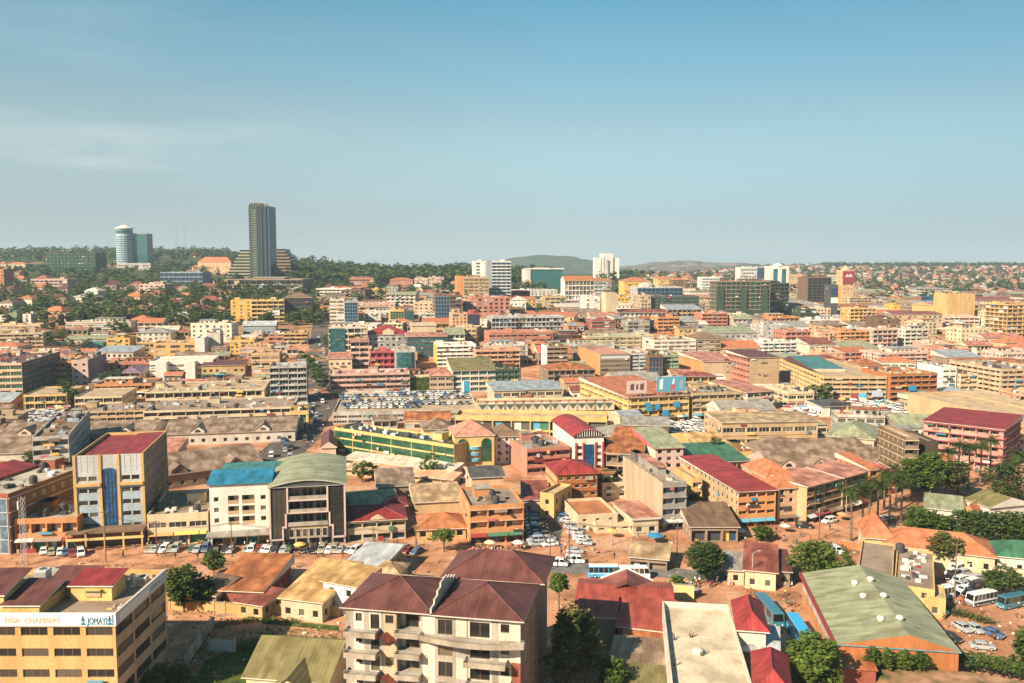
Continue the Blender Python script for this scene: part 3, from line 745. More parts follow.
def flats(b):
    mb = b.wall; w, h = b.w, b.h; wm = 'wall white'; f = h / 4.9; z1 = f * 1.55
    xs = [(.07 * w, .15 * w, 0), (.30 * w, .48 * w, 1), (.53 * w, .74 * w, 1), (.84 * w, .93 * w, 0)]
    mb.face([(0, 0, h - .35), (w, 0, h - .35), (w, 0, h), (0, 0, h)], wm)
    for k in range(4):
        za = z1 - f * .0 + f * k * .85; zb = za + f * .85
        if k == 3: zb = h - .35
        s = 0
        for a, c, bal in xs:
            si, hd = (za + .15, za + f * .72) if bal else (za + .9, za + .9 + 1.2)
            if k == 3: si, hd = (zb - .02, zb - .01)
            mb.face([(s, 0, za), (a, 0, za), (a, 0, zb), (s, 0, zb)], wm)
            mb.face([(a, 0, za), (c, 0, za), (c, 0, si), (a, 0, si)], wm); mb.face([(a, 0, hd), (c, 0, hd), (c, 0, zb), (a, 0, zb)], wm)
            s = c
            if k == 3: continue
            d = 1.3 if bal else .2
            for q in ([(a, 0, si), (c, 0, si), (c, d, si), (a, d, si)], [(a, d, hd), (c, d, hd), (c, 0, hd), (a, 0, hd)], [(a, 0, si), (a, d, si), (a, d, hd), (a, 0, hd)], [(c, d, si), (c, 0, si), (c, 0, hd), (c, d, hd)]): mb.face(q, wm)
            if bal:
                mb.face([(a, d, si), (c, d, si), (c, d, hd), (a, d, hd)], 'wall beige')
                fm, pm = window_meshes((c - a) * .45, 1.6, '', b.lvl); put(pm, 'pane', put(fm, 'window', b.root, (a + (c - a) * .3, d - .06, si + .3)))
                r = MB(); r.box(a, -.02, si, c, .06, si + .95, 'wall sand'); r.obj('balcony', b.root)
            else:
                fm, pm = window_meshes(c - a, hd - si, '', b.lvl); put(pm, 'pane', put(fm, 'window', b.root, ((a + c) / 2, .16, si)))
        mb.face([(s, 0, za), (w, 0, za), (w, 0, zb), (s, 0, zb)], wm)
    mb.face([(0, 0, f * .95), (w, 0, f * .95), (w, 0, z1), (0, 0, z1)], wm)
    mb.face([(0, 1.8, -.4), (w, 1.8, -.4), (w, 1.8, f * .95), (0, 1.8, f * .95)], 'wall taupe'); mb.face([(0, 1.8, f * .95), (w, 1.8, f * .95), (w, 0, f * .95), (0, 0, f * .95)], wm)
    for i in range(6): x = .2 + (w - .4) * i / 5; mb.box(x - .18, .0, -.4, x + .18, .35, f * .95, wm)
    for i, m in enumerate(['charcoal', 'yellow', 'darkgrey', 'cyan', 'yellow']):
        x = .5 + (w - .4) * i / 5; mb.box(x, 1.6, 0, x + (w - .4) / 5 - .6, 1.79, f * .8, 'paint ' + m)
    cn = MB(); cn.face([(-.8, -3.2, f * .95), (w + .5, -3.2, f * .95), (w + .5, -.01, f * 1.15), (-.8, -.01, f * 1.15)], 'sheet grey'); cn.face([(-.8, -.01, f * 1.1), (w + .5, -.01, f * 1.1), (w + .5, -3.2, f * .9), (-.8, -3.2, f * .9)], 'sheet grey'); cn.obj('canopy', b.root)
    tr = MB(); tr.box(w * .05, 9.6, h - 2.0, w + 1.0, 22, h - 1.2, 'wall taupe'); tr.face([(w * .05, 9.6, h - .6), (w + 1.5, 9.6, h - .6), (w + 1.5, 22, h + .6), (w * .05, 22, h + .6)], 'sheet teal'); 
    for k in range(4): tr.box(w * .35 + k * 1.4, 14, h - .3, w * .35 + k * 1.4 + .9, 15.5, h + .3, 'paint offwhite')
    tr.obj('rear_roof', b.root)
    rb = MB(); rb.box(w * .05 + .3, 9.05, -.4, w + .6, 21.5, h - 2.0, 'wall offwhite'); rb.obj('rear_wing', b.root)
flats(b)
b = B(OB, 'charcoal office block with pale stepped frame under a green barrel roof', 'the grey barrel roofed office', 270.5, 488, 341.5, 487, 548, 31, 4, 'taupe', F='cust', Rr='blank', Lf='blank', roof='barrel', rc='sheet sage', rise=2.6, gable='darkgrey', fas='offwhite', ov=.5, FR={'R': dict(wallc='darkgrey')})  # R wall darkened in its colour to stand for shade
def barrel_office(b):
    mb = b.wall; w, h = b.w, b.h; z0 = h * .13; zt = h
    fw = w * .235
    for a, c in ((0, fw), (w - fw, w)):
        mb.face([(a, 0, z0), (c, 0, z0), (c, 0, zt), (a, 0, zt)], 'wall charcoal')
        g = MB(); g.face([(a + .5, -.03, z0 + .6), (c - .4, -.03, z0 + .6), (c - .4, -.03, zt - .7), (a + .5, -.03, zt - .7)], 'glass dark')
        for i in range(6): z = z0 + .6 + (zt - z0 - 1.3) * i / 5; g.box(a + .5, -.1, z - .05, c - .4, -.035, z + .05, 'paint charcoal')
        for i in range(4): x = a + .5 + (c - a - .9) * i / 3; g.box(x - .05, -.1, z0 + .6, x + .05, -.035, zt - .7, 'paint charcoal')
        g.obj('curtain_wall', b.root)
    # stepped balconies between the glass wings
    f = (zt - z0) / 4.0
    steps = [(fw * .76, w - fw * .92), (fw * .9, w - fw * .9), (fw, w - fw), (fw, w - fw)]
    for k, (a, c) in enumerate(steps):
        a, c = fw, w - fw
        za, zb = z0 + f * k, z0 + f * (k + 1)
        dp = 2.2 if k else .3
        mb.face([(a, dp, za), (c, dp, za), (c, dp, zb), (a, dp, zb)], 'wall taupe' if k else 'wall sand')
        mb.face([(a, 0, za + .02), (c, 0, za + .02), (c, dp, za + .02), (a, dp, za + .02)], 'wall grey')
        mb.face([(a, 0, zb), (a, dp, zb), (a, dp, za), (a, 0, za)][::-1], 'wall grey'); mb.face([(c, 0, za), (c, dp, za), (c, dp, zb), (c, 0, zb)][::-1], 'wall grey')
        n = 3 if k else 6
        for i in range(n):
            wd = (c - a) / n - .5; fm, pm = window_meshes(wd, f * .62, '', b.lvl); put(pm, 'pane', put(fm, 'window', b.root, (a + (c - a) * (i + .5) / n, dp - .07, za + .35)))
        if k:
            bl = MB(); bl.box(a, -.12, za - .12, c, .12, za + .9, 'wall concrete'); bl.obj('balcony', b.root)
    # pale stepped frame
    pf = MB(); m = 'paint palepink'
    def bar(x0, z0_, x1, z1_): pf.box(min(x0, x1) - .22, -.35, min(z0_, z1_) - .22, max(x0, x1) + .22, -.125, max(z0_, z1_) + .22, m)
    for s in (0, 1):
        X = (lambda x: x) if not s else (lambda x: w - x)
        bar(X(.1), z0, X(.1), zt); bar(X(.1), z0, X(fw * .72), z0); bar(X(fw * .72), z0 + .45, X(fw * .72), z0 + f * .93); bar(X(fw * .72 + .45), z0 + f * .93, X(fw * .9), z0 + f * .93)
        bar(X(fw * .9), z0 + f * .93 + .45, X(fw * .9), z0 + f * 1.9); bar(X(fw), z0 + f * 1.9 + .45, X(fw), zt - .4)
    pf.box(fw, -.3, z0 + f * 2.9, w - fw, -.13, z0 + f * 2.9 + .35, m); pf.box(fw, -.3, z0 + f * 1.95, w - fw, -.13, z0 + f * 1.95 + .3, m)
    pf.obj('pale_frame', b.root)
    mb.face([(0, 1.5, -.4), (w, 1.5, -.4), (w, 1.5, z0), (0, 1.5, z0)], 'wall darkgrey'); mb.face([(0, 1.5, z0), (w, 1.5, z0), (w, 0, z0), (0, 0, z0)], 'wall grey')
    for i in range(7): x = .25 + (w - .5) * i / 6; mb.box(x - .25, 0, -.4, x + .25, .4, z0, 'wall grey')
barrel_office(b)
b = B(SB, 'cream colonial shop house with a pediment under a dark red roof', 'the cream pediment house', 348, 522, 403, 521, 542, 13, 2, 'cream', F='gal', Lf='win', Rr='blank', roof='hip', rc='sheet red', rise=2.2, bay=4.2, inner='beige', trim='cream', shop=True, awn=False)
k = MB(); cx = b.w * .52
k.face([(cx - 2.6, -.2, b.h - .1), (cx + 2.6, -.2, b.h - .1), (cx + 1.3, -.2, b.h + .9), (cx, -.2, b.h + 1.6), (cx - 1.3, -.2, b.h + .9)], 'wall cream'); k.face([(cx - 2.6, .2, b.h - .1), (cx - 1.3, .2, b.h + .9), (cx, .2, b.h + 1.6), (cx + 1.3, .2, b.h + .9), (cx + 2.6, .2, b.h - .1)], 'wall cream')
k.face([(cx - 2.6, -.2, b.h - .1), (cx - 1.3, -.2, b.h + .9), (cx - 1.3, .2, b.h + .9), (cx - 2.6, .2, b.h - .1)], 'wall cream'); k.face([(cx - 1.3, -.2, b.h + .9), (cx, -.2, b.h + 1.6), (cx, .2, b.h + 1.6), (cx - 1.3, .2, b.h + .9)], 'wall cream'); k.face([(cx, -.2, b.h + 1.6), (cx + 1.3, -.2, b.h + .9), (cx + 1.3, .2, b.h + .9), (cx, .2, b.h + 1.6)], 'wall cream')
k.obj('pediment', b.root)
B(SB, 'long low house with brick red roof and two small gables', 'the red roofed twin gable house', 417, 530, 466, 528, 541, 11, 1, 'ochre', F='win', Rr='blank', roof='hip', rc='tile rust', rise=2.6, gable='salmon')
B(SB, 'ochre walled store with a stepped tan iron roof', 'the ochre stepped roof store', 415, 503, 461, 502, 514, 15, 1, 'sand', F='blank', Rr='blank', roof='shed', rc='sheet sand', rise=1.6)
B(SB, 'low house with a faded green iron roof behind the pediment house', 'the faded green roof house', 352, 507, 398, 503, 516, 16, 1, 'taupe', roof='gable', rc='sheet sage', Rr='blank', rise=2)
B(SB, 'little store with a rust red roof between green and ochre stores', 'the little rust red store', 384, 507, 404, 507, 517, 9, 1, 'taupe', roof='hip', rc='sheet red', Rr='blank')
B(SB, 'brown roofed low shop row beside the ochre store', '', 378, 487, 412, 487, 500, 13, 1, 'taupe', roof='shed', rc='sheet taupe', Rr='blank')
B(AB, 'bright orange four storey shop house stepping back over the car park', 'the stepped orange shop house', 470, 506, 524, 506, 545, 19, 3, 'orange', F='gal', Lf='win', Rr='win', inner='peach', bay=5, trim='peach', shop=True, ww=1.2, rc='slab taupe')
B(SB, 'orange rooftop storey with grey iron roof above a lane', '', 472, 478, 503, 478, 520, 13, 4, 'peach', F='blank', Lf='win', Rr='blank', roof='gable', rc='sheet darkgrey', ax='x', rise=1.6)
# --- green glass mall and its neighbours
b = B(OB, 'long yellow arcade with stacked bands of dark green glass', 'the green glass arcade', 334.5, 427, 454, 445, 453, 11, 3, 'gold', F='rib', Lf='rib', Rr='blank', gl='green', bay=9, wh=2.6, sill=.25, pier=.12, rc='sheet netgreen', z0=.3, par=.7, top_gap=.9, lint=.55, fr='netgreen')
B(OB, 'yellow corner tower with arched green windows and a salmon pyramid roof', 'the salmon pyramid corner tower', 455, 437, 494, 438, 470, 17, 4, 'gold', F='cust', Rr='win', Lf='blank', roof='hip', rc='tile salmon', rise=4.2, ov=.4)
b = ALLB[-1]
mb = b.wall; w_, h_ = b.w, b.h
mb.face([(0, 0, -.5), (w_, 0, -.5), (w_, 0, h_), (0, 0, h_)], 'wall gold')
for c in (.20, .80):
    r = w_ * .13; cx = w_ * c; z0, zt = h_ * .22, h_ * .78
    arc = [(cx - r * math.cos(math.pi * i / 8), zt + r * math.sin(math.pi * i / 8)) for i in range(9)]
    g = MB(); g.face([(cx - r, -.06, z0), (cx + r, -.06, z0)] + [(x, -.06, z) for x, z in arc[::-1]], 'glass green')
    for i in range(1, 6): z = z0 + (zt - z0) * i / 6; g.box(cx - r, -.12, z - .06, cx + r, -.065, z + .06, 'paint netgreen')
    g.obj('arched_window', b.root)
for k in range(3):
    g = MB(); zz = h_ * (.25 + .18 * k)
    for i in range(6):
        a, c = math.pi * (1 + i / 6), math.pi * (1 + (i + 1) / 6); r = w_ * .15
        p, q = (w_ / 2 + r * math.cos(a), r * math.sin(a) * .6 - .01), (w_ / 2 + r * math.cos(c), r * math.sin(c) * .6 - .01)
        g.face([(*p, zz), (*q, zz), (*q, zz + 1), (*p, zz + 1)], 'paint cyan'); g.face([(w_ / 2, -.01, zz + 1), (*p, zz + 1), (*q, zz + 1)], 'wall offwhite')
    g.obj('balcony', b.root)
B(SB, 'white walled house with a brown hexagonal hip roof', 'the white brown roofed house', 495, 437, 519, 437, 464, 13, 4, 'white', F='win', Lf='win', Rr='blank', roof='hip', rc='tile brown', rise=3.2, bay=3.2, ww=1.1)
B(OB, 'salmon office with red bands and open glazed galleries', 'the red banded salmon office', 527, 449, 570, 446, 476, 24, 3, 'salmon', F='gal', Lf='blank', Rr='blank', inner='bluegrey', trim='crimson', trimd=.6, rc='slab taupe', bay=6)
b = B(OB, 'white office tower with red piers and a curved red roof', 'the red barrel roofed tower', 574, 437, 605, 436, 474, 31, 4, 'white', F='cust', Lf='win', Rr='blank', roof='barrel', rc='sheet crimson', rise=3.6, gable='charcoal', fas='red', ww=.9, bay=4, ov=.6)
mb = b.wall; w_, h_ = b.w, b.h
mb.face([(0, 0, -.5), (w_, 0, -.5), (w_, 0, h_), (0, 0, h_)], 'wall white')
g = MB(); g.box(w_ * .32, -.06, h_ * .05, w_ * .68, -.002, h_ * .78, 'glass azure'); 
for i in range(9): z = h_ * (.05 + .73 * i / 8); g.box(w_ * .32, -.12, z - .05, w_ * .68, -.061, z + .05, 'paint navy')
g.obj('curtain_wall', b.root)
for x in (.03, .28, .70, .95): mb.box(w_ * x, -.4, 0, w_ * (x + .055), -.003, h_ * .84, 'paint crimson')
for s in (.09, .745):
    for k in range(4):
        fm, pm = window_meshes(w_ * .17, h_ * .10, '', 1); put(fm, 'window', b.root, (w_ * (s + .09), -.05, h_ * (.12 + .18 * k)))
for i in range(11): x = w_ * (.1 + .8 * i / 10); mb.box(x - .1, -.5, h_ + .1, x + .1, -.35, h_ + .3 + 2.4 * math.sin(math.pi * (.12 + .76 * i / 10)), 'paint white')
B(SB, 'brown two gallery shop hall under an orange iron roof', 'the orange roofed gallery hall', 606, 453, 641, 455, 476, 26, 2, 'taupe', F='gal', Lf='blank', Rr='gal', roof='shed', rc='sheet rust', rise=4.5, trim='peach', inner='brown')
b = B(AB, 'rust orange brick block with small hooded windows and red hip roof', 'the rust orange brick block', 557, 475, 599, 475, 508, 15, 4, 'rust', F='win', Lf='win', Rr='win', roof='hip', rc='sheet crimson', rise=2.4, ww=1.5, wh=.9, bay=2.6, trim='brick', trimd=.2, fas='rust', FR={'L': dict(wallc='ochre')})
B(SB, 'small pale yellow house with black trees beside it', 'the pale yellow house', 602, 483, 631, 484, 500, 14, 2, 'cream', F='win', Lf='gal', Rr='blank', rc='slab taupe')
B(SB, 'low cream court building with a pinkish flat roof', 'the low cream court', 578, 515, 620, 515, 532, 16, 2, 'cream', F='win', Lf='win', Rr='win', rc='slab rust', ww=1.1, clutter=False)
B(SB, 'cream villa with a flat brick red roof beside the umbrella', 'the red flat roof villa', 633, 520, 662, 521, 536, 17, 1, 'cream', F='win', Lf='win', Rr='win', roof='shed', rc='sheet salmon', rise=.4, ax='b')
B(SB, 'cream wall annex in front of the low cream court', '', 596, 524, 634, 524, 534, 8, 1, 'cream', F='win', Rr='win', rc='slab sand', clutter=False)
b = B(AB, 'tall beige block with a blank side wall and balconied front', 'the blank sided beige block', 662, 483, 690, 483, 530, 34, 4, 'grey', F='gal', Lf='blank', Rr='win', inner='bluegrey', trim='concrete', rc='slab taupe', shop=True, FR={'L': dict(wallc='beige')}, bay=4)
B(SB, 'narrow yellowish three storey house beside the beige block', 'the narrow yellowish house', 692, 478, 706, 478, 510, 14, 3, 'ochre', F='gal', Lf='blank', rc='slab taupe')
B(AB, 'pale pink four storey house under a dull green iron roof', 'the pink green roofed house', 655, 449, 686, 450, 478, 22, 4, 'palepink', F='win', Lf='blank', Rr='win', roof='shed', rc='sheet sage', rise=3.0, ww=1.6, bay=3.4, FR={'L': dict(wallc='offwhite')}, fas='rose')
B(SB, 'low house with a mustard yellow iron roof', 'the mustard roofed house', 694, 447, 732, 447, 458, 24, 1, 'ochre', roof='gable', rc='sheet ochre', Rr='blank', rise=3)
B(SB, 'shop row under a bright green iron roof', 'the bright green roofed row', 702, 463, 753, 462, 476, 20, 1, 'taupe', F='gal', roof='shed', rc='sheet green', rise=2.4, Rr='blank')
B(SB, 'flat yellow walled store between the green row and brown market', '', 733, 452, 765, 451, 462, 16, 1, 'ochre', F='blank', Rr='blank', rc='slab sand')
# --- corner block with the red roof
b = B(AB, 'four storey corner block with tan side and flat red iron roof', 'the red roofed corner block', 738, 492, 776, 490, 527, 42, 4, 'orange', F='gal', Lf='win', Rr='blank', roof='shed', rc='sheety crimson', rise=.5, inner='lightgrey', ww=1.2, bay=3.0, shop=True, signs=['cyan', 'lightgrey', 'cyan'], FR={'L': dict(wallc='sand')})
b = B(AB, 'orange block with dark windows and a raised orange tiled attic', 'the orange attic block', 777, 489, 805, 487, 523, 15, 4, 'peach', F='win', Lf='blank', Rr='blank', roof='hip', rc='tile terracotta', rise=2.4, ww=1.2, bay=3.2, shop=True)
b = B(AB, 'raised attic storey with a bright orange hipped roof', '', 766, 478, 800, 477, 515, 15, 1, 'peach', roof='hip', rc='tile terracotta', rise=3.2, lvl=1, F='win')
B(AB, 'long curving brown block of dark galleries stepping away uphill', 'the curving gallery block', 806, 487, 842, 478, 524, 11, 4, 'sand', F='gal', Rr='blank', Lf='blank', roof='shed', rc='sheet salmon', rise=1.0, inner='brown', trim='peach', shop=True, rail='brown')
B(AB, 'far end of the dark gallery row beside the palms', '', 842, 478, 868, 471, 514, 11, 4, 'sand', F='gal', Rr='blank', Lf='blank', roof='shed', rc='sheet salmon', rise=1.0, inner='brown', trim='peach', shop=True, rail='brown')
B(AB, 'small brick orange house closing the gallery row', 'the brick orange end house', 869, 470, 888, 469, 498, 18, 3, 'orange', F='gal', Rr='gal', roof='shed', rc='tile terracotta', rise=1.4, inner='maroon')
# market with dormers
def dormer_market(name, label, short, xl, yt, xr, ytr, yb, d, ndorm, rc='sheet taupe', wall='palepink', fl=1, rise=4.0):
    b = B(MH, label, short, xl, yt, xr, ytr, yb, d, fl, wall, F='win', Rr='win', Lf='win', roof='gable', rc=rc, rise=rise, bay=4.2, ww=1.5, fas='palepink', clutter=False)
    for k in range(ndorm):
        x = b.w * (k + .5) / ndorm; m = MB(); y0, y1 = -.3, b.d * .42; hw = 2.6; z = b.h
        m.face([(x - hw, y0, z - .4), (x + hw, y0, z - .4), (x + hw, y0, z + 1.2), (x, y0, z + 3), (x - hw, y0, z + 1.2)], 'wall ' + wall)
        m.face([(x - hw - .3, y0 - .3, z + 1.1), (x, y0 - .3, z + 3.2), (x, y1, z + 3.2), (x - hw - .3, y1, z + 1.1)], rc); m.face([(x, y0 - .3, z + 3.2), (x + hw + .3, y0 - .3, z + 1.1), (x + hw + .3, y1, z + 1.1), (x, y1, z + 3.2)], rc)
        m.face([(x - hw, y1, z - .3), (x - hw, y0, z - .3), (x - hw, y0, z + 1.2), (x - hw, y1, z + 1.2)], 'wall ' + wall); m.face([(x + hw, y0, z - .3), (x + hw, y1, z - .3), (x + hw, y1, z + 1.2), (x + hw, y0, z + 1.2)], 'wall ' + wall)
        do = m.obj('dormer', b.root)
        wn = MB(); arc = [(x - 1.2 * math.cos(math.pi * i / 8), z + .6 + 1.2 * math.sin(math.pi * i / 8)) for i in range(9)]
        wn.face([(a, y0 - .04, c) for a, c in arc[::-1]], 'glass dark'); wn.obj('window', do)
    return b
dormer_market('m', 'long brown roofed market hall with pink arched dormers', 'the pink dormer market', 772, 469, 898, 464, 482, 18, 4)
B(MH, 'plain brown roofed market shed behind the pink dormers', 'the plain brown market shed', 765, 455, 868, 451, 468, 17, 1, 'taupe', F='blank', roof='gable', rc='sheet taupe', rise=3.4)
B(SB, 'rose red banded narrow shop house beside the dark tower', 'the rose banded shop house', 886, 472, 905, 473, 494, 12, 3, 'rose', F='gal', Lf='blank', Rr='gal', trim='palepink', inner='maroon', rc='slab taupe')
b = B(OB, 'dark brown tower with stacked cream balcony slabs', 'the dark balcony tower', 903, 437, 925, 438, 492, 20, 6, 'taupe', F='gal', Lf='win', Rr='gal', inner='charcoal', trim='cream', yaw=0, rc='slab beige', ww=.7, bay=3.2, FR={'L': dict(wallc='brown'), 'R': dict(wallc='darkbrown', inner='charcoal')})  # R wall darkest: shade painted into the side turned from the sun
b = B(OB, 'charcoal stair tower attached beside the dark balcony tower', '', 925, 441, 945, 440, 490, 18, 6, 'darkbrown', F='blank', yaw=0, Rr='gal', Lf='blank', inner='charcoal', trim='taupe', rc='slab taupe')  # separate dark block painting the tower's shaded face
b = B(OB, 'five storey block with pink and orange bands under broad red roof', 'the broad red roofed block', 922, 421, 1004, 430, 462, 28, 5, 'pink', F='gal', Lf='gal', Rr='gal', roof='shed', rc='sheety red', rise=1.4, inner='taupe', trim='rose', trimd=.6)
B(OB, 'long brown school like block with two rows of square windows', 'the long brown window block', 722, 423, 818, 421, 447, 18, 2, 'sand', F='rib', Lf='win', Rr='blank', roof='shed', rc='sheet sand', rise=.8, bay=5, wh=1.9, trim='peach')
B(OB, 'brown roofed wing standing ahead of the long brown window block', '', 716, 416, 770, 417, 440, 12, 3, 'peach', F='blank', Lf='rib', rc='slab sand')
B(HB, 'cream hall with a grey green hipped roof', 'the grey green hipped hall', 826, 436, 874, 440, 456, 26, 2, 'cream', F='rib', Lf='blank', Rr='win', roof='hip', rc='sheet sage', rise=3.6, wh=1.2)
B(SB, 'flat brown roofed hall beyond the broad red roof', 'the flat brown hall', 1000, 415, 1060, 415, 440, 60, 2, 'sand', F='blank', Lf='blank', rc='slab sand', clutter=False)
B(SB, 'wide flat roofed brown depot with a gabled side wall', 'the wide brown depot', 965, 413, 1060, 414, 423, 48, 1, 'sand', F='rib', Lf='rib', rc='slab sand', roof='shed', rise=2, trim='red')
# --- second row: stalls, long yellow wall, ornate wall, billboard market
B(MH, 'long strip of stalls under a white and orange roof', 'the white striped stall strip', 345, 459, 452, 471, 466, 7, 1, 'offwhite', F='gal', Rr='blank', roof='shed', rc='sheet offwhite', rise=1.1, inner='rust', ov=.8, bay=4)
B(MH, 'nearer strip of stalls under a faded orange roof', 'the faded orange stall strip', 346, 469, 452, 480, 475, 6, 1, 'peach', F='gal', Rr='blank', roof='shed', rc='sheet peach', rise=1.0, inner='rust', ov=.8, bay=4)
B(OB, 'long yellow parapet hall above a shaded ground floor', 'the long yellow parapet hall', 455, 415, 607, 417, 440, 14, 2, 'gold', F='shop', Lf='blank', Rr='blank', rc='slab sand', par=1.2, bay=8, clutter=False)
b = B(MH, 'ornate cream row house with a line of diamond shaped gables', 'the ornate cream row', 478, 404, 613, 402, 424, 16, 1, 'cream', F='win', Rr='blank', rc='slab sand', bay=6, ww=2.4, wh=2, clutter=False)
for k in range(15):
    x = b.w * (k + .5) / 15; m = MB(); m.box(x - 2.6, -.5, b.h - 3.6, x + 2.6, -.01, b.h + .8, 'wall offwhite' if k % 2 else 'wall cream')
    m.face([(x - 2, -.55, b.h - .2), (x + 2, -.55, b.h - .2), (x, -.55, b.h - 2.8)][::-1], 'paint netgreen'); m.box(x - 2.9, -.6, b.h + .8, x + 2.9, .2, b.h + 1.2, 'wall salmon'); m.obj('gable', b.root)
b = B(SB, 'small brown canopied roof bar on yellow walls', 'the brown canopied roof bar', 424, 430, 452, 431, 447, 14, 1, 'ochre', F='blank', Rr='blank', roof='hip', rc='sheet taupe', rise=3)
b = B(MH, 'long parking hall with grey white fascia and cars on its roof', 'the rooftop car park', 333, 412, 479, 409, 424, 62, 2, 'lightgrey', F='rib', Rr='blank', Lf='blank', rc='slab dustytan', par=.7, clutter=False, wh=2.2, sill=.3, bay=7)
ROOFPARK = b
B(OB, 'long low block with square windows and a blue grey roof', 'the blue grey roofed block', 494, 391, 563, 388, 406, 22, 2, 'cream', F='rib', Rr='blank', roof='shed', rc='sheet bluegrey', rise=1.8, bay=4.5, wh=1.8)
b = B(MH, 'yellow market block with angled front under a huge orange roof', 'the orange roofed billboard market', 628, 398, 691, 396, 424, 62, 4, 'gold', F='gal', Lf='gal', Rr='blank', roof='shed', rc='sheet terracotta', rise=1.4, inner='ochre', trim='cream', shop=True, bay=5.5, yaw=16, clutter=False, FR={'L': dict(bay=6)})
BILLM = b
B(MH, 'grey and yellow four storey gallery wing beside the billboards', 'the grey gallery wing', 692, 393, 746, 392, 420, 26, 4, 'sand', F='gal', Rr='gal', Lf='blank', inner='grey', trim='grey', rc='slab taupe', shop=True, signs=['cyan', 'lightgrey', 'green', 'yellow'])
b = B(SB, 'white and red gallery house beside the grey gallery wing', 'the white red gallery house', 747, 393, 774, 391, 412, 30, 3, 'offwhite', F='gal', Rr='blank', roof='shed', rc='sheet salmon', rise=1.6, trim='red', inner='taupe')
B(OB, 'cream round cornered block with two brown window bands', 'the cream round cornered block', 788, 392, 817, 393, 408, 26, 2, 'cream', F='rib', Lf='rib', Rr='blank', rc='slab cream', trim='peach')
b = B(MH, 'long yellow six storey warehouse with a teal roof edge', 'the teal roofed yellow block', 823, 376, 890, 374, 402, 84, 5, 'sand', F='gal', Lf='rib', Rr='blank', rc='slab dustytan', inner='brown', trim='cream', yaw=-2, FR={'L': dict(wallc='gold', wh=.9, bay=6)}, clutter=False)
b = ALLB[-1]; k = MB(); z = b.h + .6; k.face([(b.w * .06, 26, z), (b.w * .62, 26, z), (b.w * .7, 80, z + 1.5), (b.w * .14, 80, z + 1.5)], 'sheet teal'); k.face([(b.w * .02, 6, z - .3), (b.w * .06, 26, z), (b.w * .14, 80, z + 1.5), (b.w * .02, 80, z - .3)], 'sheet maroon'); k.face([(b.w * .06, 26, z - 1.4), (b.w * .62, 26, z - 1.4), (b.w * .62, 26, z), (b.w * .06, 26, z)], 'wall cream'); k.face([(b.w * .62, 26, z - 1.4), (b.w * .7, 80, z - 1.4), (b.w * .7, 80, z + 1.5), (b.w * .62, 26, z)], 'wall cream'); k.obj('roof_sheet', b.root)
B(AB, 'six storey brown block of shaded galleries above the minibus park', 'the brown six storey galleries', 890, 374, 941, 373, 403, 26, 5, 'rust', F='gal', Rr='blank', Lf='blank', inner='brown', trim='peach', rc='slab ochre')
B(AB, 'white five storey house with a small blue roof panel', 'the white blue topped house', 942, 367, 960, 367, 396, 22, 5, 'white', F='rib', Lf='blank', Rr='blank', rc='sheet blue', wh=1.2)
B(AB, 'beige balconied house beside the white blue topped one', 'the beige balconied house', 960, 374, 982, 374, 396, 20, 4, 'cream', F='gal', rc='slab sand', inner='peach')
B(AB, 'great brown gallery block at the edge of the market', 'the great brown gallery block', 1000, 369, 1050, 373, 400, 40, 6, 'beige', F='gal', Lf='gal', inner='brown', trim='cream', rc='slab taupe')
b = B(SB, 'white shed bearing a dark billboard with yellow and red shapes', 'the dark billboard shed', 822, 407, 854, 407, 417, 14, 1, 'white', F='blank', Rr='blank', roof='shed', rc='sheet darkgrey', rise=1.0)
k = MB(); k.box(b.w * .28, -.3, .5, b.w, -.01, b.h + 2.0, 'paint charcoal')
k.face([(b.w * .62, -.32, .7), (b.w * .78, -.32, .7), (b.w * .74, -.32, b.h + 1.2), (b.w * .68, -.32, b.h + .2)], 'paint red'); k.face([(b.w * .80, -.32, .8), (b.w * .97, -.32, .8), (b.w * .9, -.32, b.h + .9), (b.w * .84, -.32, b.h - .8)], 'paint yellow'); k.face([(b.w * .32, -.32, 1.2), (b.w * .52, -.32, 1.2), (b.w * .5, -.32, b.h * .6), (b.w * .34, -.32, b.h * .5)], 'paint lightgrey')
k.obj('billboard', b.root)
# left: old market halls with brown roofs
dormer_market('m', 'nearest long market hall with brown roof above white windows', 'the brown roofed market hall', 150, 478, 262, 463, 492, 26, 2, wall='taupe', rise=4.5)
dormer_market('m', 'middle market hall with white window band and arched gable', 'the white banded market hall', 165, 435, 292, 434, 446, 26, 2, wall='offwhite', rise=3.6)
dormer_market('m', 'pink gabled market hall beside the minibus park', 'the pink gabled market hall', 0, 436, 150, 434, 446, 24, 3, wall='palepink', rise=3.4)
B(SB, 'brown roofed low hall before the pink gabled market', '', -30, 455, 20, 456, 470, 26, 1, 'offwhite', roof='gable', rc='sheet taupe', Rr='win', rise=3.5)
B(MH, 'long flat gallery hall with dark open upper floor', 'the long flat gallery hall', 144, 411, 292, 411, 426, 32, 2, 'cream', F='gal', Lf='blank', Rr='gal', inner='darkgrey', trim='offwhite', rc='slab taupe', par=.4, bay=6)
B(MH, 'tan colonnade frame beside the long flat gallery hall', 'the tan colonnade', 70, 412, 148, 411, 424, 22, 2, 'sand', F='grid', rc='slab taupe', par=.3, bay=4)
B(MH, 'terrace market with rooftop stalls and a row of yellow openings', 'the rooftop stall terrace', 146, 392, 262, 391, 408, 36, 2, 'cream', F='gal', inner='darkgrey', trim='palegreen', rc='slab dustytan', par=.4, Rr='gal')
B(SB, 'yellow framed two storey arcade by the minibus park', 'the yellow framed arcade', 24, 395, 62, 394, 411, 30, 2, 'gold', F='grid', Lf='grid', bay=4.5, rc='slab dustytan', par=.5, clutter=False)
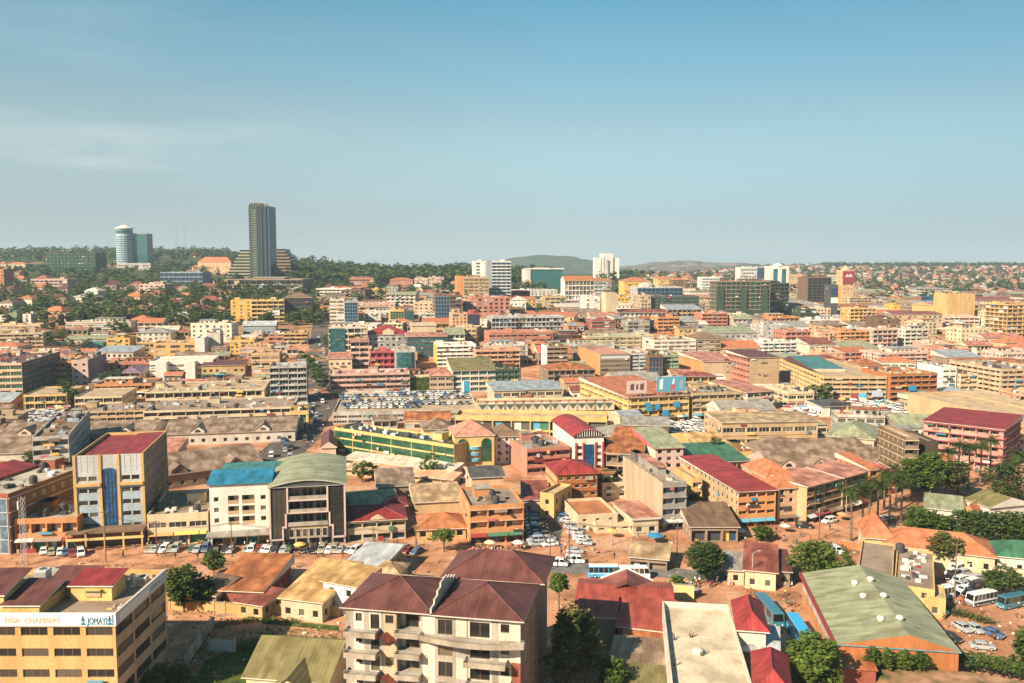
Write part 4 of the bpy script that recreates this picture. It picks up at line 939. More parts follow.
B(SB, 'white and yellow arcade with cars on the roof', 'the white yellow arcade', 75, 397, 118, 397, 411, 30, 2, 'cream', F='grid', bay=4.5, rc='slab dustytan', par=.5, clutter=False)
B(OB, 'long dark grey block with bands of green glass on its end', 'the green banded end block', -34, 364, 18, 363, 404, 62, 6, 'cream', F='rib', Rr='win', gl='green', trim='salmon', rc='slab maroon', wh=2.0, pier=.15, ww=1.6, FR={'R': dict(wallc='darkgrey')})
B(AB, 'orange four storey block with pink end bay', 'the orange pink ended block', 54, 361, 72, 360, 386, 30, 4, 'orange', F='gal', inner='rust', trim='gold', Rr='blank', rc='slab cream')
B(AB, 'pale pink four storey block joined to the orange one', '', 72.5, 360, 85, 360, 386, 40, 4, 'palepink', F='win', Rr='win', rc='sheet beige', FR={'R': dict(wallc='purple')})
B(SB, 'pink two storey villa with a purple roof', 'the pink purple roofed villa', 120, 373, 137, 373, 386, 26, 2, 'palepink', F='gal', roof='hip', rc='sheet purple', inner='rose', Rr='blank')
B(SB, 'orange single storey row below the parked cars', 'the orange single storey row', 101, 363, 152, 361, 371, 18, 1, 'salmon', F='gal', rc='slab dustytan', inner='cream', Rr='blank')
B(OB, 'white modern block with two projecting plain towers', 'the white twin projection block', 150, 361, 211, 361, 379, 26, 3, 'white', F='rib', Rr='rib', wh=.9, rc='slab offwhite', clutter=False)
b = ALLB[-1]; k = MB(); k.box(b.w * .13, -7, -.4, b.w * .30, -.01, b.h * .98, 'wall white'); k.obj('tower_bay', b.root); k = MB(); k.box(b.w * .58, -7, -.4, b.w * .74, -.01, b.h * .98, 'wall white'); k.obj('tower_bay', b.root)
B(OB, 'yellow long office under a red brown roof', 'the red brown roofed yellow office', 202, 366, 243, 366, 381, 18, 2, 'ochre', F='win', Rr='blank', roof='shed', rc='sheet maroon', rise=1.5, shop=True, FR={'R': dict(wallc='taupe')})
B(AB, 'cream orange four storey block beside the grey grid block', 'the cream orange block', 252, 353, 278, 353, 380, 20, 4, 'peach', F='rib', Lf='blank', Rr='win', rc='slab taupe', trim='cream')
b = B(OB, 'pale grey six storey block with an egg crate facade', 'the grey egg crate block', 270.5, 366, 305, 366, 404, 16, 6, 'lightgrey', F='grid', Rr='win', Lf='blank', bay=4.4, trim='lightgrey', rc='slab grey')
k = MB()
B(SB, 'small green roofed kiosk house with yellow advertising boards', 'the yellow board kiosk', 290, 411, 306, 412, 430, 12, 2, 'gold', F='shop', Rr='shop', rc='slab sand', signs=['yellow', 'gold'], shop=True)
B(SB, 'low house with a dark red gable roof beside the avenue', 'the dark red avenue house', 322, 448, 333, 448, 462, 24, 1, 'palepink', roof='gable', ax='y', rc='sheet maroon', rise=2.2)
# --- third row around the avenue
B(AB, 'long salmon gallery block with four banded floors', 'the long salmon gallery block', 330, 374, 409, 373, 397, 20, 4, 'palepink', F='gal', Rr='blank', inner='taupe', trim='salmon', trimd=.6, rc='slab salmon', shop=True)
B(AB, 'narrow brown pink block with four shaded floors', 'the narrow brown pink block', 351, 342, 368, 342, 370, 16, 5, 'palepink', F='gal', inner='brown', Rr='win', rc='sheet salmon', roof='shed', rise=1)
B(SB, 'pink roofed low shop beside the avenue', 'the pink roofed avenue shop', 329, 359, 351, 359, 374, 20, 2, 'cream', F='win', roof='shed', rc='sheet salmon', rise=2)
b = B(OB, 'office with a big dark glass panel and white window grid', 'the dark glass panel office', 329, 327, 367, 327, 357, 20, 5, 'offwhite', F='grid', Rr='win', bay=4.5, rc='slab salmon')
k = MB(); k.box(1, -.35, b.h * .1, b.w * .42, -.02, b.h - 1.2, 'glass teal')
for i in range(9): z = b.h * .1 + (b.h * .9 - 1.2) * i / 8; k.box(1, -.45, z, b.w * .42, -.355, z + .15, 'paint charcoal')
k.obj('curtain_wall', b.root)
b = B(HB, 'white block crowned by a big red gabled roof', 'the red crowned white block', 367, 335, 408, 335, 354, 24, 3, 'lightgrey', F='win', Rr='win', roof='hip', rc='sheet crimson', rise=5.5, bay=4, ww=1.8)
k = MB(); k.face([(b.w * .38, -.7, b.h), (b.w * .66, -.7, b.h), (b.w * .66, -.7, b.h + 2.6), (b.w * .52, -.7, b.h + 4.6), (b.w * .38, -.7, b.h + 2.6)], 'wall cream'); k.face([(b.w * .38, -.7, b.h + 2.6), (b.w * .52, -.7, b.h + 4.6), (b.w * .52, 6, b.h + 4.6), (b.w * .38, 6, b.h + 2.6)], 'sheet red'); k.face([(b.w * .52, -.7, b.h + 4.6), (b.w * .66, -.7, b.h + 2.6), (b.w * .66, 6, b.h + 2.6), (b.w * .52, 6, b.h + 4.6)], 'sheet red'); k.obj('dormer', b.root)
B(SB, 'crimson pink shop house with a central white bay', 'the crimson pink shop house', 371, 351, 396, 351, 372, 14, 3, 'rose', F='gal', inner='rose', trim='rose', Rr='blank', rc='slab salmon')
b = B(OB, 'white house with a large curved dark glass front', 'the curved glass house', 395, 349, 415, 350, 372, 16, 3, 'lightgrey', F='blank', Rr='win', rc='slab lightgrey')
k = MB()
for i in range(8):
    a, c = math.pi * (1 + i / 8), math.pi * (1 + (i + 1) / 8); r = b.w * .42
    p, q = (b.w / 2 + r * math.cos(a), r * math.sin(a) * .35 - .01), (b.w / 2 + r * math.cos(c), r * math.sin(c) * .35 - .01)
    k.face([(*p, b.h * .12), (*q, b.h * .12), (*q, b.h * .86), (*p, b.h * .86)], 'glass teal'); k.face([(b.w / 2, -.01, b.h * .86), (*p, b.h * .86), (*q, b.h * .86)], 'wall lightgrey')
k.obj('curtain_wall', b.root)
b = B(SB, 'cream house hung with a bright green plant wall', 'the green plant wall house', 408, 375, 430, 375, 394, 14, 3, 'cream', F='blank', rc='slab salmon')
k = MB(); rs = random.Random(3)
for _ in range(420):
    x, z = rs.uniform(.3, b.w - .3), rs.uniform(b.h * .2, b.h * .86); s = .55; y = -rs.uniform(.05, .6); an = rs.uniform(0, 6)
    k.face([(x - s * math.cos(an), y, z - s * math.sin(an)), (x + s * math.sin(an), y - .2, z - s * math.cos(an)), (x + s * math.cos(an), y, z + s * math.sin(an)), (x - s * math.sin(an), y - .2, z + s * math.cos(an))], MATS['GRASS'])
k.obj('plant_wall', b.root)
B(AB, 'cream three storey house under dull red roofs', 'the cream red roofed house', 430, 376, 453, 376, 394, 20, 3, 'beige', F='rib', Rr='blank', roof='hip', rc='sheet salmon', rise=2.6)
b = B(HB, 'white balconied hotel with a yellow side wall', 'the white balconied hotel', 437, 345, 476, 345, 367, 22, 5, 'white', F='gal', Lf='blank', Rr='blank', inner='grey', trim='white', trimd=.5, rc='slab offwhite', FR={'L': dict(wallc='yellow')})
B(OB, 'dark office under a long pink roof behind the hotel', 'the pink roofed dark office', 408, 337, 447, 337, 358, 18, 4, 'darkgrey', F='rib', roof='shed', rc='sheet salmon', rise=1.5, gl='teal', Rr='blank')
b = B(MH, 'glass fronted hall under a broad olive roof', 'the olive roofed glass hall', 453, 371, 496, 370, 393, 26, 4, 'offwhite', F='grid', Rr='blank', roof='shed', rc='sheet olive', rise=4.5, bay=4.5, gl='teal')
b = B(OB, 'unfinished block wrapped in dark green netting beside the olive hall', 'the small green netted block', 496, 369, 521, 369, 392, 18, 4, 'netgreen', F='grid', Rr='grid', rc='slab taupe', bay=4, gl='green')
b = B(AB, 'orange gallery block with two dark floors', 'the dark floored orange block', 476, 350, 520, 351, 370, 18, 4, 'peach', F='gal', Rr='win', inner='brown', trim='salmon', rc='slab salmon')
B(MH, 'very long orange red gallery market with a dark far wing', 'the long orange red market', 489, 332, 553, 332, 348, 22, 3, 'salmon', F='rib', Rr='blank', trim='orange', rc='slab salmon', wh=1.2)
B(MH, 'dark maroon wing joined to the long orange red market', '', 553, 335, 585, 331, 348, 24, 3, 'maroon', F='rib', rc='slab taupe', Rr='blank')
B(OB, 'white ended block with dark gallery floors', 'the white ended gallery block', 547, 346, 568, 347, 374, 16, 6, 'taupe', F='gal', Lf='blank', inner='brown', trim='beige', rc='slab offwhite', FR={'L': dict(wallc='white')})
B(OB, 'big blank orange sided block with brown window strips', 'the blank orange sided block', 600, 354, 631, 353, 378, 50, 5, 'taupe', F='rib', Lf='blank', Rr='blank', bay=14, wh=2.2, rc='slab salmon', FR={'L': dict(wallc='orange')})
B(OB, 'pale grey ribbed office between two brown blocks', 'the pale grey ribbed office', 631.5, 353, 648, 353, 376, 24, 6, 'lightgrey', F='rib', trim='silver', rc='slab grey')
B(OB, 'brown office with tall dark glass strips and red roof', 'the dark strip brown office', 648.5, 355, 664, 355, 378, 20, 4, 'brown', F='cw', gl='blue', trim='rust', Rr='blank', rc='slab salmon')
B(OB, 'moss green office with a row of slots', 'the moss green office', 664.5, 355, 680, 355, 376, 20, 5, 'palegreen', F='grid', Rr='blank', rc='slab sage')
B(OB, 'bright orange ended block under a salmon shed roof', 'the bright orange ended block', 704, 362, 740, 363, 380, 40, 3, 'beige', F='blank', Lf='blank', Rr='win', roof='shed', rc='sheet salmon', rise=2, FR={'L': dict(wallc='orange')})
B(OB, 'tall beige blank block with a maroon roof', 'the maroon roofed beige block', 749, 358, 781, 358, 388, 30, 5, 'sand', F='rib', Lf='gal', Rr='gal', wh=.25, rc='sheet maroon', roof='shed', rise=1.5, FR={'L': dict(wallc='salmon', inner='maroon')})
B(AB, 'white four storey house with broad dark openings', 'the white open floored house', 763, 342, 798, 342, 358, 20, 4, 'white', F='gal', inner='darkgrey', trim='white', rc='slab offwhite')
B(MH, 'white curved long block with rows of small windows', 'the white curved long block', 654, 340, 697, 341, 357, 24, 4, 'offwhite', F='rib', Rr='blank', trim='white', rc='slab taupe', wh=1.0)
B(AB, 'cream brown banded block under a brown pyramid roof', 'the brown pyramid roofed block', 697, 340, 722, 340, 357, 22, 4, 'beige', F='rib', roof='hip', rc='tile brown', rise=5, trim='brown', wh=1)
B(MH, 'long low hall under a bright orange tiled roof', 'the orange tiled long hall', 716, 349, 762, 349, 357, 24, 1, 'cream', F='rib', roof='gable', rc='tile terracotta', rise=4.5, wh=1)
B(MH, 'pale green long low block with square windows', 'the pale green long block', 586, 336, 654, 337, 350, 20, 3, 'cream', F='rib', rc='slab palegreen', trim='palegreen', wh=1)
B(MH, 'blue grey low gallery with grey roof behind the white ended block', '', 560, 344, 615, 342, 354, 20, 2, 'lightgrey', F='rib', rc='slab sage', wh=1.2)
# ---------------------------------------------------------------- far rows up to the ridge
B(OB, 'long silver grey office with close vertical ribs', 'the silver ribbed office', 492, 317, 565, 316, 332, 24, 3, 'lightgrey', F='grid', Lf='blank', bay=3, rc='slab lightgrey', trim='silver')
B(OB, 'orange red block with five rows of square windows', 'the orange red window block', 472, 297, 510, 297, 322, 30, 6, 'salmon', F='win', Rr='win', bay=5, ww=2.4, wh=1.9, rc='slab salmon')
B(OB, 'brown windowed block with a bright orange end wall', 'the orange ended brown block', 464, 277, 489, 277, 307, 26, 8, 'sand', F='rib', Lf='blank', Rr='win', trim='sand', rc='slab brown', wh=1.6, FR={'L': dict(wallc='orange')})
B(OB, 'bright orange stair wall beside the brown windowed block', '', 457, 276, 464, 276, 307, 28, 8, 'orange', F='blank', Lf='blank', rc='slab orange', clutter=False)
B(TW, 'white and blue banded tower with a blank white end', 'the blue banded white tower', 492, 261, 511, 261, 304, 22, 13, 'white', F='rib', Rr='rib', gl='blue', rc='slab bluegrey', wh=2.4, lint=.5, sill=.6, pier=.1)
B(TW, 'blank white shaft with one strip of windows beside the banded tower', '', 474, 261, 491, 261, 303, 22, 13, 'white', F='rib', Lf='blank', gl='blue', bay=30, rc='slab bluegrey', FR={'F': dict(bay=12, pier=2.6)})
B(OB, 'narrow pale lift shaft rising above the banded tower', '', 487, 260, 492.5, 260, 304, 26, 1, 'bluegrey', F='blank', rc='slab bluegrey', clutter=False)
B(OB, 'dark blue glass block with a brown wing', 'the dark blue glass block', 435, 295, 450, 295, 324, 20, 7, 'brown', F='cw', Rr='rib', gl='blue', trim='silver', rc='slab salmon')
B(OB, 'brown ribbon window wing of the dark blue glass block', '', 450, 295, 462, 295, 324, 20, 7, 'brown', F='rib', Rr='win', rc='slab salmon', trim='taupe')
B(OB, 'small black glass block between orange buildings', 'the small black glass block', 465, 302, 479, 302, 322, 16, 5, 'darkgrey', F='cw', gl='blue', trim='silver', rc='slab grey')
B(AB, 'pink orange flats with a red and black glass corner', 'the pink orange flats', 452, 313, 467, 313, 334, 18, 6, 'peach', F='win', Rr='blank', ww=1.4, bay=3.2, rc='slab salmon')
B(OB, 'black and red glass corner joined to the pink orange flats', '', 467.5, 313, 480, 313, 334, 18, 6, 'rose', F='cw', gl='blue', trim='red', rc='slab salmon')
B(OB, 'white low villa block below the dark blue glass block', 'the white low villa block', 421, 313, 446, 313, 324, 18, 3, 'offwhite', F='grid', Rr='win', rc='slab grey')
B(OB, 'striped gold and teal glass block on the slope', 'the gold striped block', 390, 310, 404, 310, 325, 18, 5, 'gold', F='cw', gl='green', trim='gold', rc='slab sage')
B(OB, 'dark teal glass block joined to the gold striped one', '', 404.5, 311, 414, 311, 325, 18, 5, 'darkgrey', F='cw', gl='teal', trim='charcoal', rc='slab grey')
B(SB, 'long cream wall with a curved yellow roof', 'the curved yellow roof wall', 412, 326, 436, 330, 337, 16, 2, 'cream', F='blank', roof='shed', rc='sheet cream', rise=1.5)
B(OB, 'white seven storey office with dark glass centre', 'the white glass centred office', 330, 299, 344, 298, 326, 18, 7, 'offwhite', F='rib', Lf='blank', rc='slab lightgrey', wh=1.3)
B(OB, 'blue grey glass half of the white seven storey office', '', 344.5, 301, 358, 301, 326, 18, 7, 'lightgrey', F='cw', Rr='gal', gl='blue', trim='silver', rc='slab grey')
B(OB, 'dark brick block with a grey glass bay', 'the dark brick glass bay block', 284, 298, 312, 298, 320, 18, 5, 'darkbrown', F='rib', Rr='win', roof='hip', rc='tile brown', rise=4, gl='blue')
b = B(HB, 'yellow hotel with a white sign board on its front', 'the yellow sign board hotel', 252, 300, 284, 300, 322, 22, 5, 'gold', F='gal', Rr='win', inner='brown', trim='gold', rc='slab lightgrey', shop=False)
k = MB(); k.box(b.w * .5, -.7, b.h * .3, b.w * .86, -.4, b.h * .52, 'paint white'); k.box(b.w * .56, -.75, b.h * .37, b.w * .8, -.705, b.h * .44, 'paint bluegrey'); k.obj('sign', b.root)
B(AB, 'bright yellow narrow apartment block on the wooded slope', 'the bright yellow flats', 231, 300, 252, 299, 322, 18, 6, 'yellow', F='win', Rr='gal', bay=6, ww=2, rc='slab lightgrey')
B(SB, 'small orange house among trees below the podium', 'the small orange house', 213, 308, 224, 308, 318, 16, 3, 'peach', F='win', Rr='blank', rc='slab salmon')
B(SB, 'low grey workshop with pale blue roofs', 'the pale blue roofed workshop', 243, 326, 275, 325, 335, 20, 1, 'bluegrey', F='win', roof='gable', rc='sheet silver', rise=3)
B(OB, 'orange gallery house beside the workshop', 'the orange gallery house', 284, 333, 307, 333, 346, 16, 3, 'ochre', F='gal', inner='brown', rc='slab taupe', trim='orange')
B(SB, 'small salmon house with white posts', '', 269, 336, 284, 336, 346, 14, 2, 'salmon', F='gal', rc='slab salmon')
B(AB, 'long beige four storey school block', 'the beige school block', 240, 347, 270, 347, 362, 20, 3, 'peach', F='rib', rc='slab taupe', trim='cream', wh=1)
B(OB, 'blank cream slab house with tall plain end', 'the blank cream slab', 207, 333, 219, 333, 354, 16, 5, 'offwhite', F='blank', Rr='win', rc='slab taupe')
B(OB, 'yellow three storey block with brown balcony openings', 'the brown balcony yellow block', 154, 343, 195, 343, 360, 20, 3, 'ochre', F='rib', Rr='blank', bay=8, pier=1.5, wh=1.8, rc='slab taupe')
B(OB, 'plain white slab closing the yellow balcony block', '', 195.5, 338, 203, 338, 360, 18, 1, 'white', F='blank', rc='slab offwhite', clutter=False)
B(AB, 'yellow two storey house with white trim near the wood', 'the white trimmed yellow house', 230, 340, 253, 340, 354, 18, 3, 'yellow', F='win', Rr='blank', rc='slab taupe')
B(OB, 'white three storey block under a grey hip roof', 'the grey hipped white block', 137, 333, 169, 333, 345, 20, 3, 'offwhite', F='win', Rr='blank', roof='hip', rc='sheet grey', rise=3, bay=4)
B(SB, 'yellow chapel like house with two rounded bays', 'the yellow bayed house', 107, 338, 128, 337, 352, 18, 3, 'yellow', F='win', rc='slab taupe', Rr='blank')
B(SB, 'teal painted low shed below the trees', 'the teal shed', 86, 343, 101, 343, 350, 12, 1, 'teal', F='win', rc='slab teal', clutter=False)
B(AB, 'beige apartment row with recessed balconies', 'the beige apartment row', 0, 333, 41, 332, 350, 20, 4, 'beige', F='gal', inner='taupe', Rr='blank', rc='slab cream')
B(MH, 'long yellow eaved hall behind the beige row', 'the yellow eaved hall', -20, 325, 39, 325, 334, 18, 2, 'cream', F='rib', rc='slab gold', trim='gold', wh=.9)
B(MH, 'long low white hall with two red striped bands', 'the red striped long hall', 66, 322, 130, 322, 332, 22, 2, 'offwhite', F='rib', rc='slab taupe', trim='salmon', wh=1)
B(MH, 'short red striped hall beyond the long striped one', '', 138, 323, 162, 322, 331, 20, 2, 'offwhite', F='rib', roof='gable', rc='tile terracotta', rise=3, trim='salmon')
for x0, x1, y0, y1, c, lb in ((0, 5, 315, 326, 'white', 'white narrow flats at the edge of the wood'), (9, 16, 313, 325, 'palegreen', 'pale green narrow flats on the slope'), (23, 30, 314, 326, 'white', 'white narrow flats with shaded side'), (49, 57, 315, 326, 'orange', 'orange narrow flats before the long striped hall'), (60, 65, 313, 322, 'palepink', 'pink narrow flats beside the orange ones')):
    B(AB, lb, '', x0, y0, x1, y0, y1, 16, 4, c, F='win', Rr='gal', inner='taupe', rc='slab taupe', bay=5)
B(OB, 'cream three storey block with red brown shutters', 'the red shuttered cream block', 139, 284, 165, 284, 297, 26, 4, 'palepink', F='win', Rr='win', bay=6, ww=2.6, rc='slab salmon')
B(OB, 'white blue glass headquarters with tall columns', 'the columned blue glass headquarters', 161, 272, 203, 272, 290, 30, 4, 'bluegrey', F='grid', Rr='win', gl='blue', bay=5, rc='slab lightgrey')
B(OB, 'pink stepped hospital like block among trees', 'the pink stepped block', 31, 279, 68, 278, 292, 30, 4, 'palepink', F='rib', Rr='win', trim='rose', rc='slab salmon')
b = B(OB, 'long unfinished block veiled in green netting on the hill', 'the long green netted block', 45, 253, 97, 252.5, 273, 40, 6, 'netgreen', F='grid', Rr='grid', bay=6, gl='green', trim='palegreen', rc='slab brown')
B(AB, 'orange five storey block beside the hill road', 'the orange hill block', -14, 269, 5, 269, 290, 20, 6, 'orange', F='win', rc='slab salmon', Rr='gal')
for x0, x1, y0, y1, c, rcx, lb in ((7, 27, 264, 270, 'cream', 'tile terracotta', 'red roofed villa among trees on the hill'), (198, 232, 262, 274, 'peach', 'tile terracotta', 'cathedral like hall with a soaring orange roof'), (207, 222, 293, 298, 'cream', 'tile salmon', 'orange roofed bungalow below the podium'), (222, 231, 293, 298, 'beige', 'tile rust', 'rusty roofed bungalow below the podium'), (16, 32, 299, 306, 'offwhite', 'tile rust', 'white house with rust roof on the lower slope'), (85, 98, 291, 301, 'white', 'slab offwhite', 'white stepped house among dark trees'), (73, 98, 297, 302, 'offwhite', 'sheet lightgrey', 'long white roofed school among trees'), (130, 150, 320, 327, 'cream', 'tile terracotta', 'orange roofed house by the lower wood'), (0, 12, 303, 313, 'offwhite', 'tile brown', 'white gabled house at the foot of the slope')):
    B('house', lb, '', x0, y0, x1, y0, y1, 18, 1 + (y1 - y0 > 7), c, roof='hip', rc=rcx, rise=3.5 if y1 - y0 < 11 else 8, F='win')
# tower, podium, glass hotel, masts
b = B(HB, 'long grey podium with white beams below the tall tower', 'the podium of the tall tower', 228, 279, 303, 279, 290, 60, 2, 'taupe', F='grid', bay=7, trim='offwhite', rc='slab grey', lvl=0)
b = B(TW, 'tall dark tower with green and grey glass above the wood', 'the tall dark tower', 250.5, 206, 271, 206, 282, 34, 30, 'darkgrey', F='cust', Rr='rib', Lf='rib', rc='slab brown', trim='taupe', wh=2.2, pier=.1, gl='blue', FR={'R': dict(wallc='darkgrey')}, clutter=False)
w_, h_ = b.w, b.h; mb = b.wall
mb.face([(0, 0, -20), (w_, 0, -20), (w_, 0, h_), (0, 0, h_)], 'wall darkgrey')
for a, c, gl, ex in ((.0, .18, 'dark', 0), (.19, .38, 'green', .6), (.40, .64, 'dark', 1.6), (.66, .84, 'blue', .8), (.86, 1.0, 'blue', 0)):
    g = MB(); g.box(w_ * a, -.4 - ex, 0, w_ * c, -.05, h_ * (1 if ex else .97), 'glass ' + gl); g.obj('curtain_wall', b.root)
    for k in range(31): z = h_ * .97 * k / 31; mb.box(w_ * a, -.7 - ex, z, w_ * c, -.41 - ex, z + .8, 'wall ' + ('slate' if gl != 'green' else 'sage'))
    mb.box(w_ * c - .6, -1.2 - ex, 0, w_ * c + .6, -.71 - ex, h_, 'wall slate')
k = MB(); k.box(1, 1, h_ - 1, w_ * .6, 20, h_ + 4, 'wall darkgrey'); k.tube((6, 8, h_ + 4), (6, 8, h_ + 12), .5, .2, 'paint grey')
for i in range(9): k.box(w_ * (.02 + i * .11), -1, h_, w_ * (.02 + i * .11) + 1.2, 2, h_ + 2 + (i % 3), 'wall taupe')
k.obj('crown', b.root)
def slant_wing(parent_b, px0, px1, ptop, pbase, slant, label):
    """terraced wing: each floor shorter than the one below"""
    p = on_ground((px0 + px1) / 2, pbase); y = p.y + 6
    r0 = ray(px0, 270); r1 = ray(px1, 270); X0, X1 = r0.x / r0.y * y, r1.x / r1.y * y
    zt = z_at(px0, ptop, Vector((0, y, 0))); n = 10; fh = (zt - p.z) / n
    t = thing(OB, label, 'office building', ((X0 + X1) / 2, y, p.z)); cx = (X0 + X1) / 2; m = MB()
    for k in range(n):
        f = k / (n - 1) * .62 * (X1 - X0); a, c = (X0 + f if slant < 0 else X0), (X1 - f if slant > 0 else X1)
        m.box(a - cx, 0, k * fh - (6 if k == 0 else 0), c - cx, 26, (k + 1) * fh - fh * .5, 'wall taupe' if slant > 0 else 'wall sage'); m.box(a - cx + .3, .4, (k + 1) * fh - fh * .5, c - cx - .3, 25.6, (k + 1) * fh, 'glass dark', None, False)
    m.obj('wall', t)
slant_wing(b, 224, 250, 250, 281, -1, 'green grey terraced wing leaning on one flank of the tall tower')
slant_wing(b, 277, 301, 249, 281, 1, 'tan terraced wing sloping down from the tall tower')
b = B(HB, 'dark green glass slab behind a round white tower', 'the green glass hotel slab', 134, 233.5, 149, 234, 268, 26, 12, 'lightgrey', F='cw', Rr='rib', gl='teal', trim='green', rc='slab lightgrey', mull=3)
B(HB, 'low white base hall under the round white tower', '', 118, 263, 152, 263, 270, 30, 2, 'lightgrey', F='rib', rc='slab lightgrey')
p = on_ground(126, 268); hh = z_at(126, 229, p) - p.z; rr = 8.4 * p.y / F
t = thing('hotel_tower', 'round white hotel tower with glazed bands and a domed top', 'hotel tower', (p.x, p.y, p.z)); m = MB(); m.lathe([(rr, -12), (rr, hh * .84), (rr * .9, hh * .84), (rr * .9, hh)], 'wall sky', 20)
for k in range(14): m.lathe([(rr + .05, hh * (.04 + .057 * k)), (rr + .25, hh * (.04 + .057 * k)), (rr + .25, hh * (.04 + .057 * k) + 1.5), (rr + .05, hh * (.04 + .057 * k) + 1.5)], 'glass teal', 20)
m.lathe([(rr * .91, hh * .88), (rr * .93, hh * .88), (rr * .93, hh * .96), (rr * .91, hh * .96)], 'glass teal', 20)
m.obj('shaft', t); m = MB(); m.lathe([(rr * 1.05, hh), (rr * 1.05, hh + 1.5), (rr * .7, hh + 4), (rr * .3, hh + 7), (0, hh + 8)], 'wall white', 20); m.obj('dome', t)
LM.append(('the round white hotel tower', Vector((p.x, p.y)), 20))
for px, top, base, lb in ((177, 203, 250, 'tall thin lattice radio mast above the ridge'), (186, 217, 250, 'shorter thin radio mast beside the tall one')):
    p = on_ground(px, 255); hh = z_at(px, top, p) - p.z; t = thing('radio_mast', lb, 'radio mast', p); m = MB(); s = 1.6
    for a, c in ((-1, -1), (1, -1), (0, 1)): m.tube((a * s, c * s, -3), (a * .3, c * .3, hh), .3, .16, 'paint grey', 5)
    for k in range(int(hh / 6)):
        z = k * 6; f = 1 - z / hh * .82
        P3 = [(-s * f, -s * f, z), (s * f, -s * f, z), (0, s * f, z + 3)]
        for i in range(3): m.tube(P3[i], P3[(i + 1) % 3], .08, .08, 'paint lightgrey', 4, False)
    m.obj('lattice', t); m = MB(); m.tube((0, 0, hh), (0, 0, hh + 6), .12, .05, 'paint red', 5); m.obj('antenna', t)
# centre and right skyline
B(OB, 'orange block on the wooded ridge with white banding', 'the white banded ridge block', 350, 278, 374, 278, 290, 18, 4, 'salmon', F='rib', trim='offwhite', rc='slab salmon', Rr='gal')
B(OB, 'orange red block deeper in the ridge trees', 'the orange red ridge block', 390, 280, 413, 280, 292, 18, 4, 'salmon', F='win', bay=5, roof='hip', rc='tile rust', rise=3)
B(AB, 'yellow flats stepping down among the ridge trees', '', 371, 289, 385, 289, 297, 16, 3, 'yellow', F='win', rc='slab beige')
B(AB, 'grey white flats beside the stepping yellow ones', '', 386, 287, 398, 287, 298, 16, 4, 'lightgrey', F='win', rc='slab grey')
B(AB, 'pale yellow flats near the orange red ridge block', '', 415, 278, 428, 278, 288, 16, 3, 'cream', F='win', rc='slab beige')
B(AB, 'beige flats half hidden by ridge trees', '', 429, 277, 444, 278, 288, 16, 3, 'palepink', F='win', rc='slab beige')
B(SB, 'ruined ochre wall above the slope road', '', 360, 306, 388, 305, 314, 12, 2, 'sand', F='grid', rc='slab sand', clutter=False)
b = B(OB, 'wide glass hall with a white roof frame and gold base', 'the white framed glass hall', 525, 269, 563, 269, 288, 30, 5, 'white', F='cw', Rr='cw', gl='teal', trim='teal', rc='slab white', mull=4)
k = MB(); k.box(0, -1, -3, b.w * .16, -.2, b.h * .42, 'wall gold'); k.box(0, -1, b.h * .42, b.w * .14, -.2, b.h + 1, 'wall white'); k.box(-1, -1.4, b.h - .5, b.w + 1, 1, b.h + 1.5, 'wall white'); k.obj('portal', b.root)
B(HB, 'white ribbed hotel under a red brown roof', 'the white ribbed hotel', 565, 281, 594, 281, 305, 24, 5, 'white', F='grid', Lf='blank', bay=4, roof='gable', rc='tile rust', rise=5, gl='dark')
B(HB, 'blue grey wing with red roof beyond the ribbed hotel', '', 594, 281, 611, 280, 296, 24, 4, 'lightgrey', F='rib', roof='gable', rc='tile rust', rise=3, gl='blue')
b = B(TW, 'white triple slab tower rising above the skyline', 'the white triple slab tower', 602, 253.5, 613, 253.5, 278, 18, 1, 'white', F='blank', rc='slab white', clutter=False)
for x, s in ((-.58, 0), (1.06, 0)):
    k = MB(); k.box(b.w * x, 2, -8, b.w * (x + .5), 18, b.h * (.84 if x < 0 else .82), 'wall white'); k.obj('side_slab', b.root)
k = MB(); k.box(b.w * .30, -2.5, -5, b.w * .52, -.02, b.h * .75, 'wall lightgrey'); k.box(b.w * -.02, -1.2, -5, b.w * .14, -.02, b.h * .86, 'wall white'); k.obj('fin', b.root)
B(AB, 'yellow flats with rows of windows under an orange roof', 'the orange roofed yellow flats', 624, 281, 650, 281, 300, 24, 5, 'yellow', F='win', Lf='blank', Rr='gal', bay=4.4, ww=1.6, roof='hip', rc='tile terracotta', rise=4)
B(AB, 'second yellow block with orange roof further along the ridge', '', 658, 279, 672, 279, 292, 22, 4, 'gold', F='win', roof='hip', rc='tile terracotta', rise=4)
B(AB, 'brown flats with terracotta roof beside the second yellow block', '', 673, 280, 688, 280, 294, 22, 4, 'brown', F='win', roof='hip', rc='tile terracotta', rise=3)
b = B(OB, 'blue glass office with a white rounded top', 'the rounded blue glass office', 637, 287, 683, 287, 304, 30, 4, 'lightgrey', F='cw', gl='blue', trim='lightgrey', rc='slab bluegrey', mull=5)
k = MB(); k.lathe([(9, b.h - .8), (9, b.h + 2), (6, b.h + 4), (0, b.h + 5)], 'wall lightgrey', 16, (14, 12)); k.obj('drum', b.root)
B(OB, 'long dark green office with brown banded floors', 'the dark green banded office', 651, 296, 699, 296, 317, 26, 6, 'darkgrey', F='rib', Rr='blank', gl='green', trim='sage', rc='slab sage', wh=1.4)
B(OB, 'brown gridded end of the dark green office', '', 641, 295, 651, 295, 317, 28, 6, 'beige', F='win', bay=3.4, rc='slab sage')
B(OB, 'white shaft house with blank tall fin walls', 'the white shaft house', 606, 293, 617, 292, 321, 14, 1, 'cream', F='blank', Rr='blank', rc='slab cream', clutter=False)
